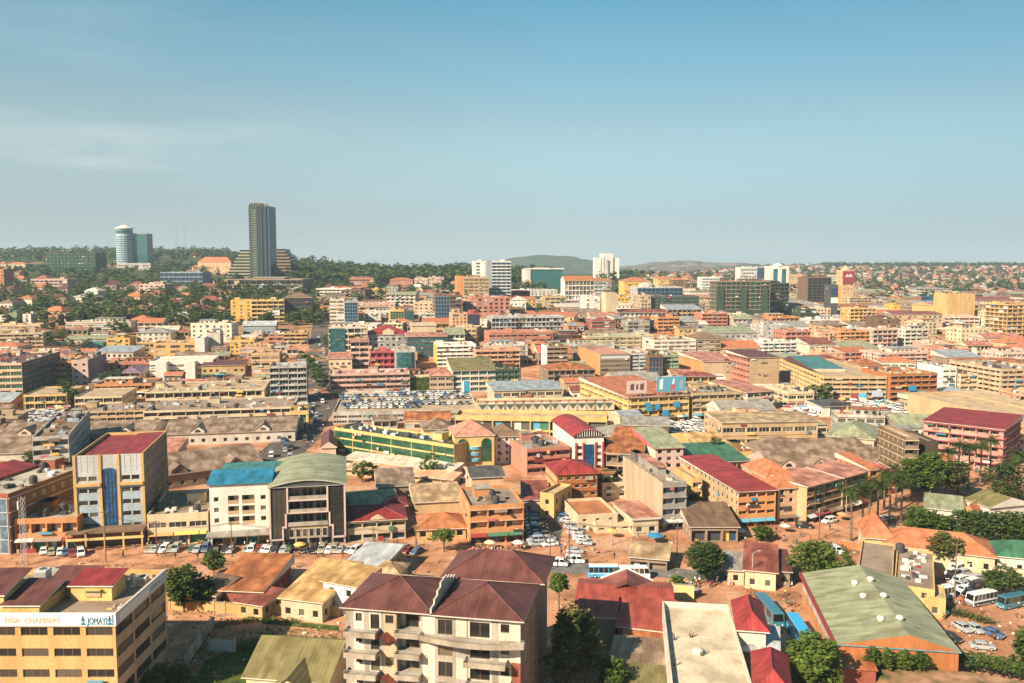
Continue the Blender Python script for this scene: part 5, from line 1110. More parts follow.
B(OB, 'white blank block joined to the shaft house', 'the white blank block', 584, 297, 600, 297, 318, 16, 5, 'white', F='win', bay=9, ww=2, rc='slab offwhite')
B(OB, 'brown louvred bay between two white blocks', '', 600.5, 299, 606, 299, 318, 14, 5, 'taupe', F='rib', rc='slab taupe', clutter=False)
B(SB, 'yellow low block with pale roof beside the shaft house', '', 617, 297, 629, 297, 308, 16, 3, 'yellow', F='win', rc='slab salmon')
B(SB, 'beige old offices below the ribbed hotel', 'the beige old offices', 545, 296, 566, 296, 308, 18, 3, 'sand', F='rib', rc='slab sand')
B(SB, 'red roofed white gable house beside trees', '', 510, 300, 526, 299, 312, 16, 2, 'white', roof='gable', ax='y', rc='sheet red', rise=4)
B(SB, 'red brick low block near the glass hall', '', 505, 291, 530, 290, 301, 18, 3, 'brick', F='rib', rc='slab salmon')
b = B(OB, 'huge unfinished block wrapped in brown and green netting', 'the huge netted block', 716, 281, 770, 282, 318, 18, 9, 'taupe', F='grid', Lf='grid', Rr='win', bay=5, gl='green', trim='taupe', rc='slab taupe')
k = MB()
for a, c, m in ((.0, .13, 'netgreen'), (.44, .56, 'netgreen'), (.84, .95, 'netgreen'), (.1, 1., None)):
    if m: k.box(b.w * a, -1.1, -2, b.w * c, -.9, b.h * .8, 'wall ' + m)
k.box(0, -1.6, -2, b.w, -1.3, b.h * .22, 'wall netgreen'); k.obj('netting', b.root)
B(OB, 'dark netted end block joined to the huge netted block', '', 770, 283, 789, 284, 318, 40, 9, 'netgreen', F='grid', Rr='grid', bay=5, gl='dark', trim='netgreen', rc='slab darkgrey')
B(OB, 'white framed black glass office behind the netted block', 'the white framed black glass office', 740, 267, 756, 267, 288, 22, 6, 'white', F='rib', Lf='blank', gl='dark', rc='slab white', wh=2)
B(OB, 'blue glass office between two white towers', '', 756.5, 267, 769, 267, 288, 22, 6, 'silver', F='cw', gl='blue', trim='bluegrey', rc='slab grey')
b = B(TW, 'white twin arched tower with tall dark glass strips', 'the white arched tower', 770, 266, 788, 266, 290, 24, 8, 'white', F='blank', rc='slab white', clutter=False)
for a in (.16, .62):
    k = MB(); k.box(b.w * a, -.5, 1, b.w * (a + .22), -.02, b.h * .88, 'glass teal'); k.obj('glass_strip', b.root)
k = MB(); k.lathe([(b.w * .28, b.h - .5), (b.w * .26, b.h + 1.5), (b.w * .15, b.h + 3.6), (0, b.h + 4.8)], 'wall white', 14, (b.w * .5, 8)); k.obj('dome', b.root)
b = B(OB, 'white round office banded in pale blue glass', 'the white round banded office', 702, 277, 719, 277, 295, 20, 6, 'white', F='rib', gl='sky', rc='slab white', wh=1.8, pier=.1)
B(OB, 'dark twin office block with brown piers', 'the dark brown pier office', 807, 277, 831, 276, 306, 26, 9, 'brown', F='cw', Lf='blank', Rr='win', gl='dark', trim='taupe', rc='slab taupe', mull=6)
B(AB, 'white red roofed flats behind the brown pier office', '', 824, 275, 836, 275, 285, 20, 4, 'offwhite', F='win', rc='slab salmon')
B(AB, 'cream red brick flats beyond the arched tower', '', 788, 275, 806, 274, 287, 22, 5, 'peach', F='win', rc='slab cream')
b = B(TW, 'orange tower with a red advertising panel and cone top', 'the red panel tower', 842, 270, 853, 270, 306, 16, 9, 'peach', F='win', Rr='win', bay=5, rc='slab cream', clutter=False, lvl=0)
k = MB(); k.box(-.4, -.9, b.h * .62, b.w + .4, -.06, b.h * .97, 'paint red')
for i, (x, z, sx, sz) in enumerate(((.2, .80, .1, .05), (.34, .82, .08, .07), (.46, .80, .08, .05), (.58, .82, .1, .07), (.72, .80, .08, .06))): k.box(b.w * x, -1.0, b.h * z, b.w * (x + sx), -.91, b.h * (z + sz), 'paint white')
k.obj('advertising_panel', b.root); k = MB(); k.lathe([(b.w * .42, b.h - .5), (b.w * .4, b.h + 1), (b.w * .15, b.h + 4), (0, b.h + 6)], 'wall beige', 12, (b.w / 2, 7)); k.obj('cone_roof', b.root)
B(OB, 'yellow narrow block beside the red panel tower', '', 836, 286, 842, 285, 306, 14, 6, 'yellow', F='blank', rc='slab cream', clutter=False)
b = B(OB, 'narrow dark block with white and blue panels', '', 830, 285, 838, 285, 318, 14, 8, 'darkgrey', F='blank', rc='slab grey', clutter=False)
k = MB(); k.box(.2, -.4, b.h * .45, b.w - .2, -.02, b.h * .62, 'paint white'); k.box(.2, -.4, b.h * .72, b.w - .2, -.02, b.h * .9, 'paint navy'); k.obj('advertising_panel', b.root)
B(AB, 'ochre gallery block behind scaffold poles', 'the ochre gallery block', 850, 308, 877, 307, 327, 18, 5, 'ochre', F='gal', Rr='gal', inner='brown', trim='gold', rc='slab taupe')
B(AB, 'stepped cream house rows above the ochre gallery block', '', 850, 297, 872, 297, 308, 20, 4, 'beige', F='gal', inner='taupe', rc='slab beige')
B(SB, 'bright yellow three storey house on the plain', 'the bright yellow plain house', 893, 305, 913, 305, 315, 18, 3, 'yellow', F='win', rc='slab yellow', bay=5)
b = B(OB, 'big blank orange block standing alone', 'the big blank orange block', 947, 294, 975, 294, 324, 22, 1, 'ochre', F='blank', Lf='win', Rr='win', rc='slab salmon', wallc=None)
B(AB, 'beige three storey flats below the blank orange block', 'the beige plain flats', 961, 328, 993, 328, 342, 18, 3, 'cream', F='win', rc='slab cream', bay=4)
B(OB, 'tan yellow tower with tall dark slots at the far edge', 'the tan slotted tower', 1006, 304, 1040, 303, 342, 24, 9, 'ochre', F='grid', Lf='grid', bay=5, rc='slab brown', trim='brown')
B(AB, 'cream block with brown fin roof beside the slotted tower', '', 985, 311, 1005, 311, 324, 18, 4, 'cream', F='win', rc='slab brown')
B(OB, 'blue glass low block near the blank orange block', '', 930, 296, 943, 296, 307, 18, 3, 'navy', F='cw', gl='blue', trim='bluegrey', rc='slab ochre')
B(AB, 'pink beige apartment block with six balcony bays', 'the pink beige balcony block', 873, 329, 899, 329, 348, 18, 4, 'palepink', F='gal', inner='brown', trim='beige', rc='slab salmon')
B(OB, 'orange arcade hall with small arches below its roof', 'the orange arcade hall', 840, 331, 872, 330, 348, 18, 4, 'orange', F='gal', inner='brown', trim='gold', rc='slab rust')
B(AB, 'cream pink narrow block beside the orange arcade hall', '', 820, 332, 839, 331, 348, 18, 4, 'peach', F='win', rc='slab salmon', bay=4)
B(AB, 'dark grey pink gallery block below the cinema roof', '', 786, 331, 819, 331, 346, 20, 3, 'salmon', F='gal', inner='grey', trim='salmon', rc='slab grey')
B(MH, 'orange long hall with white columns', 'the white columned orange hall', 772, 317, 800, 316, 327, 24, 2, 'orange', F='gal', Lf='win', inner='grey', rc='slab maroon', trim='orange')
B(OB, 'dark green netted low block behind the columned hall', '', 800, 309, 817, 310, 323, 18, 4, 'netgreen', F='rib', rc='slab cream')
B(AB, 'cream three storey block beside the columned hall', '', 817, 308, 831, 308, 322, 16, 4, 'cream', F='win', rc='slab beige')
B(OB, 'pale grey blank cinema like hall', 'the pale grey hall', 763, 325, 789, 325, 340, 22, 3, 'lightgrey', F='win', bay=12, ww=1.4, rc='slab lightgrey')
B(AB, 'orange flats with brown balconies near the netted block', 'the brown balcony orange flats', 702, 313, 728, 313, 328, 18, 4, 'salmon', F='gal', inner='rust', trim='orange', rc='slab cream')
B(AB, 'yellow orange flats beside the slate roofed house', 'the yellow orange flats', 658, 317, 680, 317, 333, 18, 4, 'orange', F='gal', inner='taupe', trim='gold', rc='slab salmon')
B(SB, 'grey slate roofed house with pale windows', 'the slate roofed house', 680, 322, 699, 322, 333, 18, 2, 'grey', F='win', roof='hip', rc='sheet grey', rise=3)
B(SB, 'dark grey offices beside the yellow orange flats', '', 628, 321, 650, 320, 333, 18, 3, 'grey', F='rib', rc='slab darkgrey')
B(SB, 'dark blue house wedged before the yellow orange flats', '', 650, 320, 657, 320, 331, 14, 3, 'navy', F='win', rc='slab bluegrey', clutter=False)
B(OB, 'maroon brown block behind the pale green long block', '', 592, 320, 616, 319, 332, 18, 3, 'brick', F='rib', rc='slab salmon', trim='palepink')
B(AB, 'grey white scaffolded block near the beige flats', '', 905, 329, 930, 330, 346, 16, 4, 'offwhite', F='gal', inner='darkgrey', rc='slab darkgrey')
B(AB, 'cream block with many small windows behind the scaffolds', '', 916, 322, 938, 322, 336, 16, 4, 'cream', F='win', rc='slab beige', bay=3.6)
B(MH, 'red and grey terraced stand with dark open roof', 'the terraced dark stand', 944, 349, 974, 349, 362, 24, 3, 'salmon', F='gal', inner='taupe', trim='grey', rc='slab darkgrey')
B(MH, 'long beige gallery terraces behind the brown galleries', '', 880, 353, 930, 353, 366, 24, 3, 'palepink', F='gal', inner='brown', trim='beige', rc='slab beige')
B(MH, 'orange roofed low market behind the teal roof', '', 845, 353, 880, 353, 362, 20, 2, 'salmon', F='gal', inner='brown', roof='shed', rc='sheet terracotta', rise=2)
# ---------------------------------------------------------------- nearest buildings
# yellow office with the white name fascia
b = BW(OB, 'yellow office block with white name fascia and maroon rooftop rooms', 'the yellow name board office', (-104, 130.5), 0, 41.2, 19.5, 17.2, 4, 'ochre', base=0, F='rib', Rr='rib', z0=1.8, fh=3.45, rc='slab taupe', par=.9, bay=5.28, pier=.45, wh=1.35, sill=1.35, clutter=False, fr='brown', FR={'R': dict(bay=6.5, wh=1.75, sill=1.0, wallc='beige', pier=.3)}, lvl=2)
k = MB(); k.box(-.1, -.3, 15.15, b.w + .25, -.004, 17.3, 'paint white'); k.obj('name_fascia', b.root)
k = MB(); k.box(b.w + .004, -.004, 15.15, b.w + .3, b.d, 17.3, 'paint silver'); k.box(b.w + .3, 1, 15.5, b.w + .33, b.d - 3, 16.9, 'paint white'); k.obj('side_fascia', b.root)
X = lambda x: x + 104
text_part('lettering', 'TIGA  CHAMBERS', 1.15, 'paint ochre', b.root, (X(-80.2), -.33, 15.75), (R(90), 0, 0), width=8.8)
text_part('lettering', 'JOMAYI', 1.5, 'paint blue', b.root, (X(-67.0), -.33, 15.55), (R(90), 0, 0), ext=.04, width=3.1)
for cx in (-67.7, -63.5):
    k = MB(); c = X(cx)
    k.box(c - .3, -.36, 15.5, c + .3, -.31, 15.75, 'paint blue'); k.box(c - .07, -.36, 15.75, c + .07, -.31, 16.9, 'paint blue'); k.face([(c - .35, -.36, 16.2), (c + .35, -.36, 16.2), (c, -.36, 16.7)], 'paint blue'); k.box(c - .45, -.36, 16.0, c + .45, -.31, 16.1, 'paint blue'); k.obj('emblem', b.root)
k = MB(); k.box(X(-68.5), -.38, 15.4, X(-62.95), -.34, 15.47, 'paint blue'); k.box(X(-63.05), -.38, 15.4, X(-62.95), -.34, 17.1, 'paint blue'); k.obj('sign_border', b.root)
text_part('lettering', 'JOMAYI', 1.3, 'paint blue', b.root, (b.w + .34, 12.2, 15.75), (R(90), 0, R(90)), width=4.2)
def roof_room(x0, y0, x1, y1, zw, rise, wm='wall gold', rm='sheet red'):
    z = b.roof_z; m = MB(); m.box(x0, y0, z, x1, y1, z + zw, wm, None, False); ro = m.obj('roof_room', b.root)
    m = MB(); a = [(x0 - .4, y0 - .4, z + zw), (x1 + .4, y0 - .4, z + zw), (x1 + .4, y1 + .4, z + zw + rise), (x0 - .4, y1 + .4, z + zw + rise)]
    m.face(a[::-1], 'paint offwhite'); t = [(p[0], p[1], p[2] + .2) for p in a]; m.face(t, rm)
    for i in range(4): m.face([a[i], a[(i + 1) % 4], t[(i + 1) % 4], t[i]], 'paint offwhite')
    m.obj('room_roof', ro); return ro
roof_room(X(-92), 1.6, X(-81.2), 9, 3.1, 1.6, rm='sheet maroon'); roof_room(X(-81), .9, X(-75.2), 8.6, 1.7, 1.4, rm='sheet maroon'); roof_room(X(-78.2), 9.1, X(-71.5), 14, 1.7, 1.6, rm='sheet maroon')
ro = roof_room(X(-73.4), 7.2, X(-66.6), 12.4, 2.5, .9)
k = MB(); k.box(X(-71), 7.02, b.roof_z + .7, X(-68.4), 7.16, b.roof_z + 1.8, 'wall sand'); k.box(X(-71.2), 6.5, b.roof_z + 1.9, X(-68.2), 7.19, b.roof_z + 2.05, 'wall gold'); k.obj('vent', ro)
k = MB(); k.box(X(-83.4), 1.42, b.roof_z + 1.3, X(-82), 1.58, b.roof_z + 2.4, 'paint maroon'); k.obj('window', b.root)
for x, y, w_, h_, c in ((-82.0, 14.5, 2.0, 2.8, 'silver'), (-79.6, 14.8, 1.2, 2.9, 'bluegrey'), (-63.9 - 2, 13.5, .7, 2.2, 'white'), (-64.3 - .3, 14.5, 1.6, 1.5, 'offwhite')):
    t = thing('air_conditioner' if h_ > 2 else 'rooftop_unit', {-82.0: 'pale blue metal cabinet standing on the yellow office roof', -79.6: 'blue grey cabinet close behind the pale one on the office roof', -65.9: 'narrow white upright box on the yellow office roof'}.get(x, 'white roof ventilator lying beside the narrow white box'), 'roof unit', (x, 130.5 + y, b.roof_z))
    m = MB(); m.box(-w_ / 2, -w_ / 2, 0, w_ / 2, w_ / 2, h_, 'paint ' + c); m.box(-w_ / 2 + .1, -w_ / 2 - .05, .3, w_ / 2 - .1, -w_ / 2 - .002, h_ - .3, 'paint grey'); m.obj('casing', t); m = MB(); m.lathe([(w_ * .3, h_), (w_ * .3, h_ + .12), (0, h_ + .12)], 'paint darkgrey', 10); m.obj('fan', t)
k = MB()
for _ in range(70):
    x, y = rnd.uniform(X(-80), b.w - 1.2), rnd.choice([rnd.uniform(15, 18.8), rnd.uniform(1, 18.5)])
    if X(-93) < x < X(-66) and y < 14.5: continue
    k.box(x, y, b.roof_z, x + rnd.uniform(.2, 1), y + rnd.uniform(.2, .8), b.roof_z + rnd.uniform(.08, .6), 'paint ' + rnd.choice(['sand', 'rust', 'offwhite', 'taupe', 'charcoal', 'ochre', 'concrete']))
tag(k.obj('roof_clutter', b.root), kind='stuff')
k = MB(); k.box(X(-67.3), -1.0, 4.9, X(-64.8), -.36, 6.3, 'paint cyan'); k.box(X(-64.75), -.9, 5.0, X(-62.2), -.37, 5.8, 'paint yellow'); k.obj('sign', b.root)
for cx in (-82.5, -72.6):
    k = MB(); k.lathe([(1.5, 1.2), (1.5, 3.4), (1.1, 4.4), (0, 4.9)], 'glass dark', 14, (X(cx), .3)); k.obj('round_bay', b.root)
k = MB(); k.box(X(-73), -4.5, 2.9, X(-66.5), -.36, 3.2, 'paint white'); k.obj('entrance_canopy', b.root)
b.close()

# unfinished looking apartment block with maroon hip roofs
YA = R(-10.6)
b = BW(AB, 'large grey apartment block with maroon hip roofs and open balconies', 'the maroon roofed apartments', (-25.5, 126.2), YA, 27.2, 14.8, 20, 6, 'concrete', base=0, F='cust', Rr='win', Lf='win', roof='flat', rc='slab taupe', par=.2, clutter=False, top_gap=.3, lvl=2, ww=1.2, bay=4, FR={'R': dict(wallc='taupe')})  # R wall darker than the front, shade baked into its colour
w_, h_ = b.w, b.h; mb = b.wall; fh = 3.28; u0 = .3
bays = [(.0, .05, 'concrete', None), (.05, .11, 'offwhite', 'w'), (.14, .21, 'lightgrey', 'd'), (.225, .295, 'beige', 'w'), (.30, .44, 'concrete', 'b'), (.45, .52, 'offwhite', None), (.53, .63, 'concrete', 'd'), (.64, .70, 'lightgrey', None), (.71, .84, 'lightgrey', 'd'), (.88, .95, 'offwhite', 'w')]
for k in range(-1, 6):
    za = u0 + fh * k; zb = za + fh
    if k == 0: za = -1
    if k == -1: continue
    ed = [0]
    s = 0
    for a, c, m, ty in bays:
        A, Cc = a * w_, c * w_
        mcol = 'wall ' + ('offwhite' if k % 2 and m == 'lightgrey' else m)
        if s < A - 1e-3: mb.face([(s, 0, za), (A, 0, za), (A, 0, zb), (s, 0, zb)], 'wall concrete')
        s = Cc
        if ty is None: mb.face([(A, 0, za), (Cc, 0, za), (Cc, 0, zb), (A, 0, zb)], mcol); continue
        if ty == 'w': a2, c2, si, hd, dp = A + .3, Cc - .3, za + 1.2, za + 2.5, .25
        elif ty == 'd': a2, c2, si, hd, dp = A + .25, Cc - .25, za + .15, za + 2.5, .25
        else: a2, c2, si, hd, dp = A + .05, Cc - .05, za + .12, za + 2.9, 2.0
        if k == 0: si = max(si, .3)
        mb.face([(A, 0, za), (Cc, 0, za), (Cc, 0, si), (A, 0, si)], mcol); mb.face([(A, 0, hd), (Cc, 0, hd), (Cc, 0, zb), (A, 0, zb)], mcol)
        mb.face([(A, 0, si), (a2, 0, si), (a2, 0, hd), (A, 0, hd)], mcol); mb.face([(c2, 0, si), (Cc, 0, si), (Cc, 0, hd), (c2, 0, hd)], mcol)
        for q in ([(a2, 0, si), (c2, 0, si), (c2, dp, si), (a2, dp, si)], [(a2, dp, hd), (c2, dp, hd), (c2, 0, hd), (a2, 0, hd)], [(a2, 0, si), (a2, dp, si), (a2, dp, hd), (a2, 0, hd)], [(c2, dp, si), (c2, 0, si), (c2, 0, hd), (c2, dp, hd)]): mb.face(q, 'wall concrete')
        ww = c2 - a2
        if ty == 'b':
            mb.face([(a2, dp, si), (c2, dp, si), (c2, dp, hd), (a2, dp, hd)], 'wall offwhite'); ww = ww * .55
        fm, pm = window_meshes(ww, hd - si - (.3 if ty == 'b' else 0), '', 2, 'dark', 'brown')
        put(pm, 'pane', put(fm, 'window' if ty == 'w' else 'balcony_door', b.root, ((a2 + c2) / 2, dp - .07, si + .01)))
    mb.face([(s, 0, za), (w_, 0, za), (w_, 0, zb), (s, 0, zb)], 'wall offwhite' if k not in (2, 3) else 'wall brick')
    # balcony slabs with parapet and rail
    slabs = [(.02, .205, 2.4, 0)] + [(.30, .445, 1.4, 0)]
    if k in (5, 4): slabs.append((.45, 1.03, 3.0, 1) if k == 5 else (.70, .93, 2.2, 0))
    elif k in (3, 2): slabs += [(.71, .95, 2.3, 0)]
    for a, c, dp, curved in slabs:
        m = MB(); n = 10 if curved else 1; zt = za + .02
        pts = []
        for i in range(n + 1):
            t = i / n; x = w_ * (a + (c - a) * t); d = dp * (.35 + .65 * math.sin(math.pi * t * .8 + .25)) if curved else dp; pts.append((x, -d))
        for (xa, ya), (xb, yb) in zip(pts, pts[1:]):
            m.face([(xa, ya, zt - .35), (xb, yb, zt - .35), (xb, yb, zt + .45), (xa, ya, zt + .45)], 'wall concrete')
            m.face([(xb, yb + .15, zt + .45), (xb, yb + .15, zt), (xa, ya + .15, zt), (xa, ya + .15, zt + .45)][::-1], 'wall concrete')
            m.face([(xa, ya, zt + .45), (xb, yb, zt + .45), (xb, yb + .15, zt + .45), (xa, ya + .15, zt + .45)], 'wall concrete')
            m.face([(xa, ya + .15, zt), (xb, yb + .15, zt), (xb, -.01, zt), (xa, -.01, zt)], 'wall concrete'); m.face([(xa, -.01, zt - .35), (xb, -.01, zt - .35), (xb, yb, zt - .35), (xa, ya, zt - .35)], 'wall concrete')
        for (xa, ya) in (pts[0], pts[-1]):
            m.face([(xa, ya, zt - .35), (xa, -.01, zt - .35), (xa, -.01, zt + .45), (xa, ya, zt + .45)], 'wall concrete')
        bo = m.obj('balcony', b.root); m = MB()
        for (xa, ya), (xb, yb) in zip(pts, pts[1:]):
            m.tube((xa, ya + .07, zt + 1.0), (xb, yb + .07, zt + 1.0), .035, .035, 'paint grey', 5); m.tube((xa, ya + .07, zt + .72), (xb, yb + .07, zt + .72), .025, .025, 'paint grey', 4)
            q = max(1, int(abs(xb - xa) / 1.2))
            for i in range(q + 1): x, y = xa + (xb - xa) * i / q, ya + (yb - ya) * i / q; m.tube((x, y + .07, zt + .4), (x, y + .07, zt + 1.0), .03, .03, 'paint grey', 4)
        m.obj('railing', bo)
# stair shaft gables in brick red
for k in (4, 2):
    m = MB(); z = u0 + fh * k; m.face([(w_ * .215, -1.6, z + 3.2), (w_ * .27, -1.6, z + 2.0), (w_ * .30, -.02, z + 2.0), (w_ * .245, -.02, z + 3.2)], 'sheet brick'); m.face([(w_ * .16, -1.6, z + 2.0), (w_ * .215, -1.6, z + 3.2), (w_ * .245, -.02, z + 3.2), (w_ * .19, -.02, z + 2.0)], 'sheet brick'); m.obj('porch_roof', b.root)
pitched(b, 20, 'hip', 'sheet maroon', 2.7, .7, 'wall offwhite', box=(0, 0, w_ * .495, 13.2), name='roof')
pitched(b, 20, 'hip', 'sheet maroon', 2.7, .7, 'wall offwhite', box=(w_ * .51 + .6, -.2, w_, 13.2), name='roof')
m = MB(); 
for i in range(8): y = -.6 + 1.8 * i; zt = 20.7 + 2.6 * (1 - abs(i - 3.5) / 4); m.box(w_ * .5, y, 19.9, w_ * .5 + .25, y + 1.8, zt, 'wall offwhite')
m.obj('fire_wall', b.root)
pitched(b, 20, 'hip', 'sheet maroon', 3.0, .9, 'wall offwhite', box=(w_ * .44, 15.2, w_ + .6, 26.5), name='roof')
m = MB(); m.box(w_ * .44 + .5, 15.0, -.4, w_ + .2, 26.2, 19.98, 'wall taupe', None, False); m.box(w_ * .44 + .5, 14.9, 17.6, w_ + .1, 14.99, 19.9, 'wall concrete'); m.obj('rear_block', b.root)
for i in range(6):
    fm, pm = window_meshes(1.5, .7, '', 2, 'dark', 'brown'); put(pm, 'pane', put(fm, 'window', b.root, (w_ * .49 + 2.2 * i, 14.86, 18.75)))
m = MB(); m.box(-1.2, -2.6, 2.9, w_ * .6, -2.2, 3.6, 'paint gold'); m.obj('shop_fascia', b.root)
b.close()

SIMPLE = {}
def low(name, label, short, c0, c1, z, d, wall, roof, rc, rise, **kw):
    """low building from the two front eave corners (pixels) at eave height z"""
    p, q = on_z(*c0, z), on_z(*c1, z); v = Vector((q.x - p.x, q.y - p.y))
    kw.setdefault('F', 'win'); kw.setdefault('ww', 1.2); kw.setdefault('clutter', False)
    return BW(name, label, short, (p.x, p.y), math.atan2(v.y, v.x), v.length, d, z, 1 if z < 5.5 else 2, wall, base=0, roof=roof, rc=rc, rise=rise, lvl=2, **kw)
low('house', 'ochre tin roofed store behind the apartments', 'the ochre tin roofed store', (281, 598), (322, 603), 4.2, 17, 'cream', 'shed', 'sheet ochre', 2.4)
low('house', 'white two storey house with an ochre lean to roof', 'the white lean to house', (323, 581), (357, 587), 6.6, 8, 'white', 'shed', 'sheet ochre', 1.2)
low('warehouse', 'rust streaked iron roof over a long low workshop', 'the rust streaked workshop', (212, 590), (262, 592), 4.0, 17, 'brick', 'shed', 'sheet rust', 2.0)
low('warehouse', 'small brown shed with sunken roof beside the rusty workshop', 'the sunken brown shed', (196, 592), (216, 596), 3.4, 13, 'taupe', 'gable', 'sheet brown', 1.6)
low('warehouse', 'small yellow store with a side chimney pipe at the workshop', 'the chimney store', (237, 602), (262, 606), 3.2, 7, 'ochre', 'shed', 'sheet brick', .8)
low('warehouse', 'store under a shiny patched aluminium roof', 'the shiny patched roof', (341, 569), (377, 572), 4.0, 16, 'sand', 'shed', 'sheet silver', .8, F='blank')
b = low('house', 'olive roofed house with a gabled porch in deep shade', 'the olive roofed house', (246, 677), (327, 683), 5.0, 15, 'cream', 'gable', 'sheet olive', 3.6, ax='x')
m = MB(); x = b.w * .62; m.face([(x - 3, -4, 5.1), (x, -4, 7.2), (x, 4, 7.2), (x - 3, 4, 5.1)], 'sheet olive'); m.face([(x, -4, 7.2), (x + 3, -4, 5.1), (x + 3, 4, 5.1), (x, 4, 7.2)], 'sheet olive'); m.face([(x - 2.4, -3.6, 0), (x + 2.4, -3.6, 0), (x + 2.4, -3.6, 5.3), (x, -3.6, 7), (x - 2.4, -3.6, 5.3)], 'wall cream'); m.face([(x - 2.4, -3.6, 0), (x - 2.4, -3.6, 5.3), (x - 2.4, 0, 5.3), (x - 2.4, 0, 0)][::-1], 'wall cream'); m.face([(x + 2.4, -3.6, 0), (x + 2.4, 0, 0), (x + 2.4, 0, 5.3), (x + 2.4, -3.6, 5.3)], 'wall cream'); m.obj('porch', b.root)
low('house', 'concrete cistern house with a small pyramid cap', 'the pyramid cap cistern', (375, 572), (398, 574), 4.6, 6, 'beige', 'hip', 'sheet sand', 1.2, F='blank')
# red corrugated compound
b = low('warehouse', 'long rusty red corrugated hall with a small front gable', 'the rusty red hall', (578, 604), (672, 609), 5.0, 13, 'brick', 'gable', 'sheet redroof', 1.6, ax='x')
m = MB(); x = b.w * .52; y = b.d + .2
for s in (-1, 1): m.face([(x, b.d * .4, 7.6), (x, y + 1.4, 7.4), (x + s * 5.4, y + 1.4, 5.0), (x + s * 5.4, b.d * .4, 5.2)][::s], 'sheety brick'); m.tube((x, y + 1.45, 7.5), (x + s * 5.5, y + 1.45, 5.05), .2, .2, 'paint white', 5)
m.obj('front_gable', b.root)
low('warehouse', 'red roofed lean to in front of the rusty hall', 'the red lean to', (580, 616), (615, 618), 5.0, 7, 'taupe', 'shed', 'sheet redroof', 1.3, F='blank')
low('warehouse', 'patched red and pink roof stepping down toward the yard', 'the patched red roof', (618, 626), (668, 632), 4.6, 11, 'rust', 'shed', 'sheet redroof', 1.5, F='blank')
low('warehouse', 'pinkish lower roof strip above an orange mud wall', '', (626, 637), (667, 640), 4.0, 4, 'terracotta', 'shed', 'sheet rust', .8, F='blank')
low('warehouse', 'brown roofed shed in the shade below the red compound', 'the brown yard shed', (612, 664), (662, 669), 3.6, 9, 'taupe', 'shed', 'sheet taupe', .9, F='blank')
low('warehouse', 'dull green roofed shed at the bottom of the yard', '', (606, 690), (664, 698), 3.4, 9, 'taupe', 'shed', 'sheet olive', .6, F='blank')
# pale concrete deck building
p0, p1, p2 = on_z(680, 690, 9), on_z(669, 603, 9), on_z(727, 606, 9)
v = Vector((p1.x - p0.x, p1.y - p0.y)); yaw = math.atan2(v.y, v.x) - R(90)
b = BW(OB, 'flat roofed pale concrete building with low parapets and puddle stains', 'the pale concrete deck', (p0.x - 1.2, p0.y), yaw, (p2 - p1).length + 1.5, v.length + 1, 9, 2, 'offwhite', base=0, F='win', Lf='win', Rr='blank', rc='slab palesand', par=1.1, clutter=False, lvl=2)
for i, (fx, fy, s) in enumerate(((.42, .45, .8), (.46, .42, .5), (.08, .30, .5), (.36, .62, .55), (.12, .58, .4))):
    q = (b.w * fx, b.d * fy); m = MB(); a = Vector((b.org[0], b.org[1], 0)); c, s_ = math.cos(yaw), math.sin(yaw); wx, wy = a.x + c * q[0] - s_ * q[1], a.y + s_ * q[0] + c * q[1]
    if s < .6:
        t = thing('rebar_stub', ['', 'tuft of rebar beside the white cloth on the pale deck', 'rebar stub near the parapet of the pale deck', 'dark leaning rebar stub at the middle of the pale deck', 'rebar stub behind the parapet line of the pale deck'][i], 'rebar stub', (wx, wy, b.roof_z))
        for r_ in range(6): m.tube((rnd.uniform(-s, s) * .4, rnd.uniform(-s, s) * .4, 0), (rnd.uniform(-s, s), rnd.uniform(-s, s), rnd.uniform(.7, 1.5)), .06, .05, 'paint darkbrown', 4)
        m.obj('rods', t)
    else:
        m.box(-s, -s * .6, 0, s, s * .6, .5, 'paint white'); m.box(-s * .3, -s, 0, s * .5, s, .35, 'paint offwhite'); tag(m.obj('cement_pile', None, (wx, wy, b.roof_z + .01)), 'crumpled white cement bags lying on the pale deck', 'cement bags')
b.close()
low('house', 'cherry red hip roof beside the pale concrete deck', 'the nearer cherry red roof', (739, 630), (766, 632), 9.4, 12, 'offwhite', 'hip', 'sheet crimson', 2.4, fas='white')
low('house', 'second cherry red roof in the bottom corner of the deck', 'the lower cherry red roof', (756, 690), (789, 694), 8.6, 12, 'offwhite', 'hip', 'sheet crimson', 2.4, fas='white')
low('house', 'silver lean to roof squeezed between the two cherry roofs', 'the silver lean to', (745, 651), (777, 655), 6.4, 9, 'sand', 'shed', 'sheet silver', .9)
# green roofed warehouse
RIDGE[0] = .58
b = BW('warehouse', 'large warehouse with faded green roof and red brick gable', 'the green roofed warehouse', (57.2, 144.3), R(-9.0), 19.8, 34.5, 5.7, 1, 'rust', base=0, F='blank', Lf='win', Rr='blank', roof='gable', ax='y', rc='sheet sage', rise=2.5, ov=.35, gable='rust', fas='cyan', clutter=False, lvl=2, FR={'L': dict(wallc='lightgrey')}, bay=6)
m = MB(); m.box(-.75, -.3, 5.3, -.36, b.d + .3, 6.1, 'paint red'); m.obj('fascia_board', b.root)
m = MB(); m.box(-.06, .5, .2, -.004, b.d - .5, 2.6, 'wall orange'); m.obj('lower_wall', b.root)
m = MB(); m.box(-1, -5.5, 0, 5, -.01, 4.0, 'wall brick', None, False); m.face([(-1.3, -5.8, 4.0), (5.3, -5.8, 4.0), (5.3, -.01, 4.9), (-1.3, -.01, 4.9)], 'sheet rust'); m.obj('brick_annex', b.root)
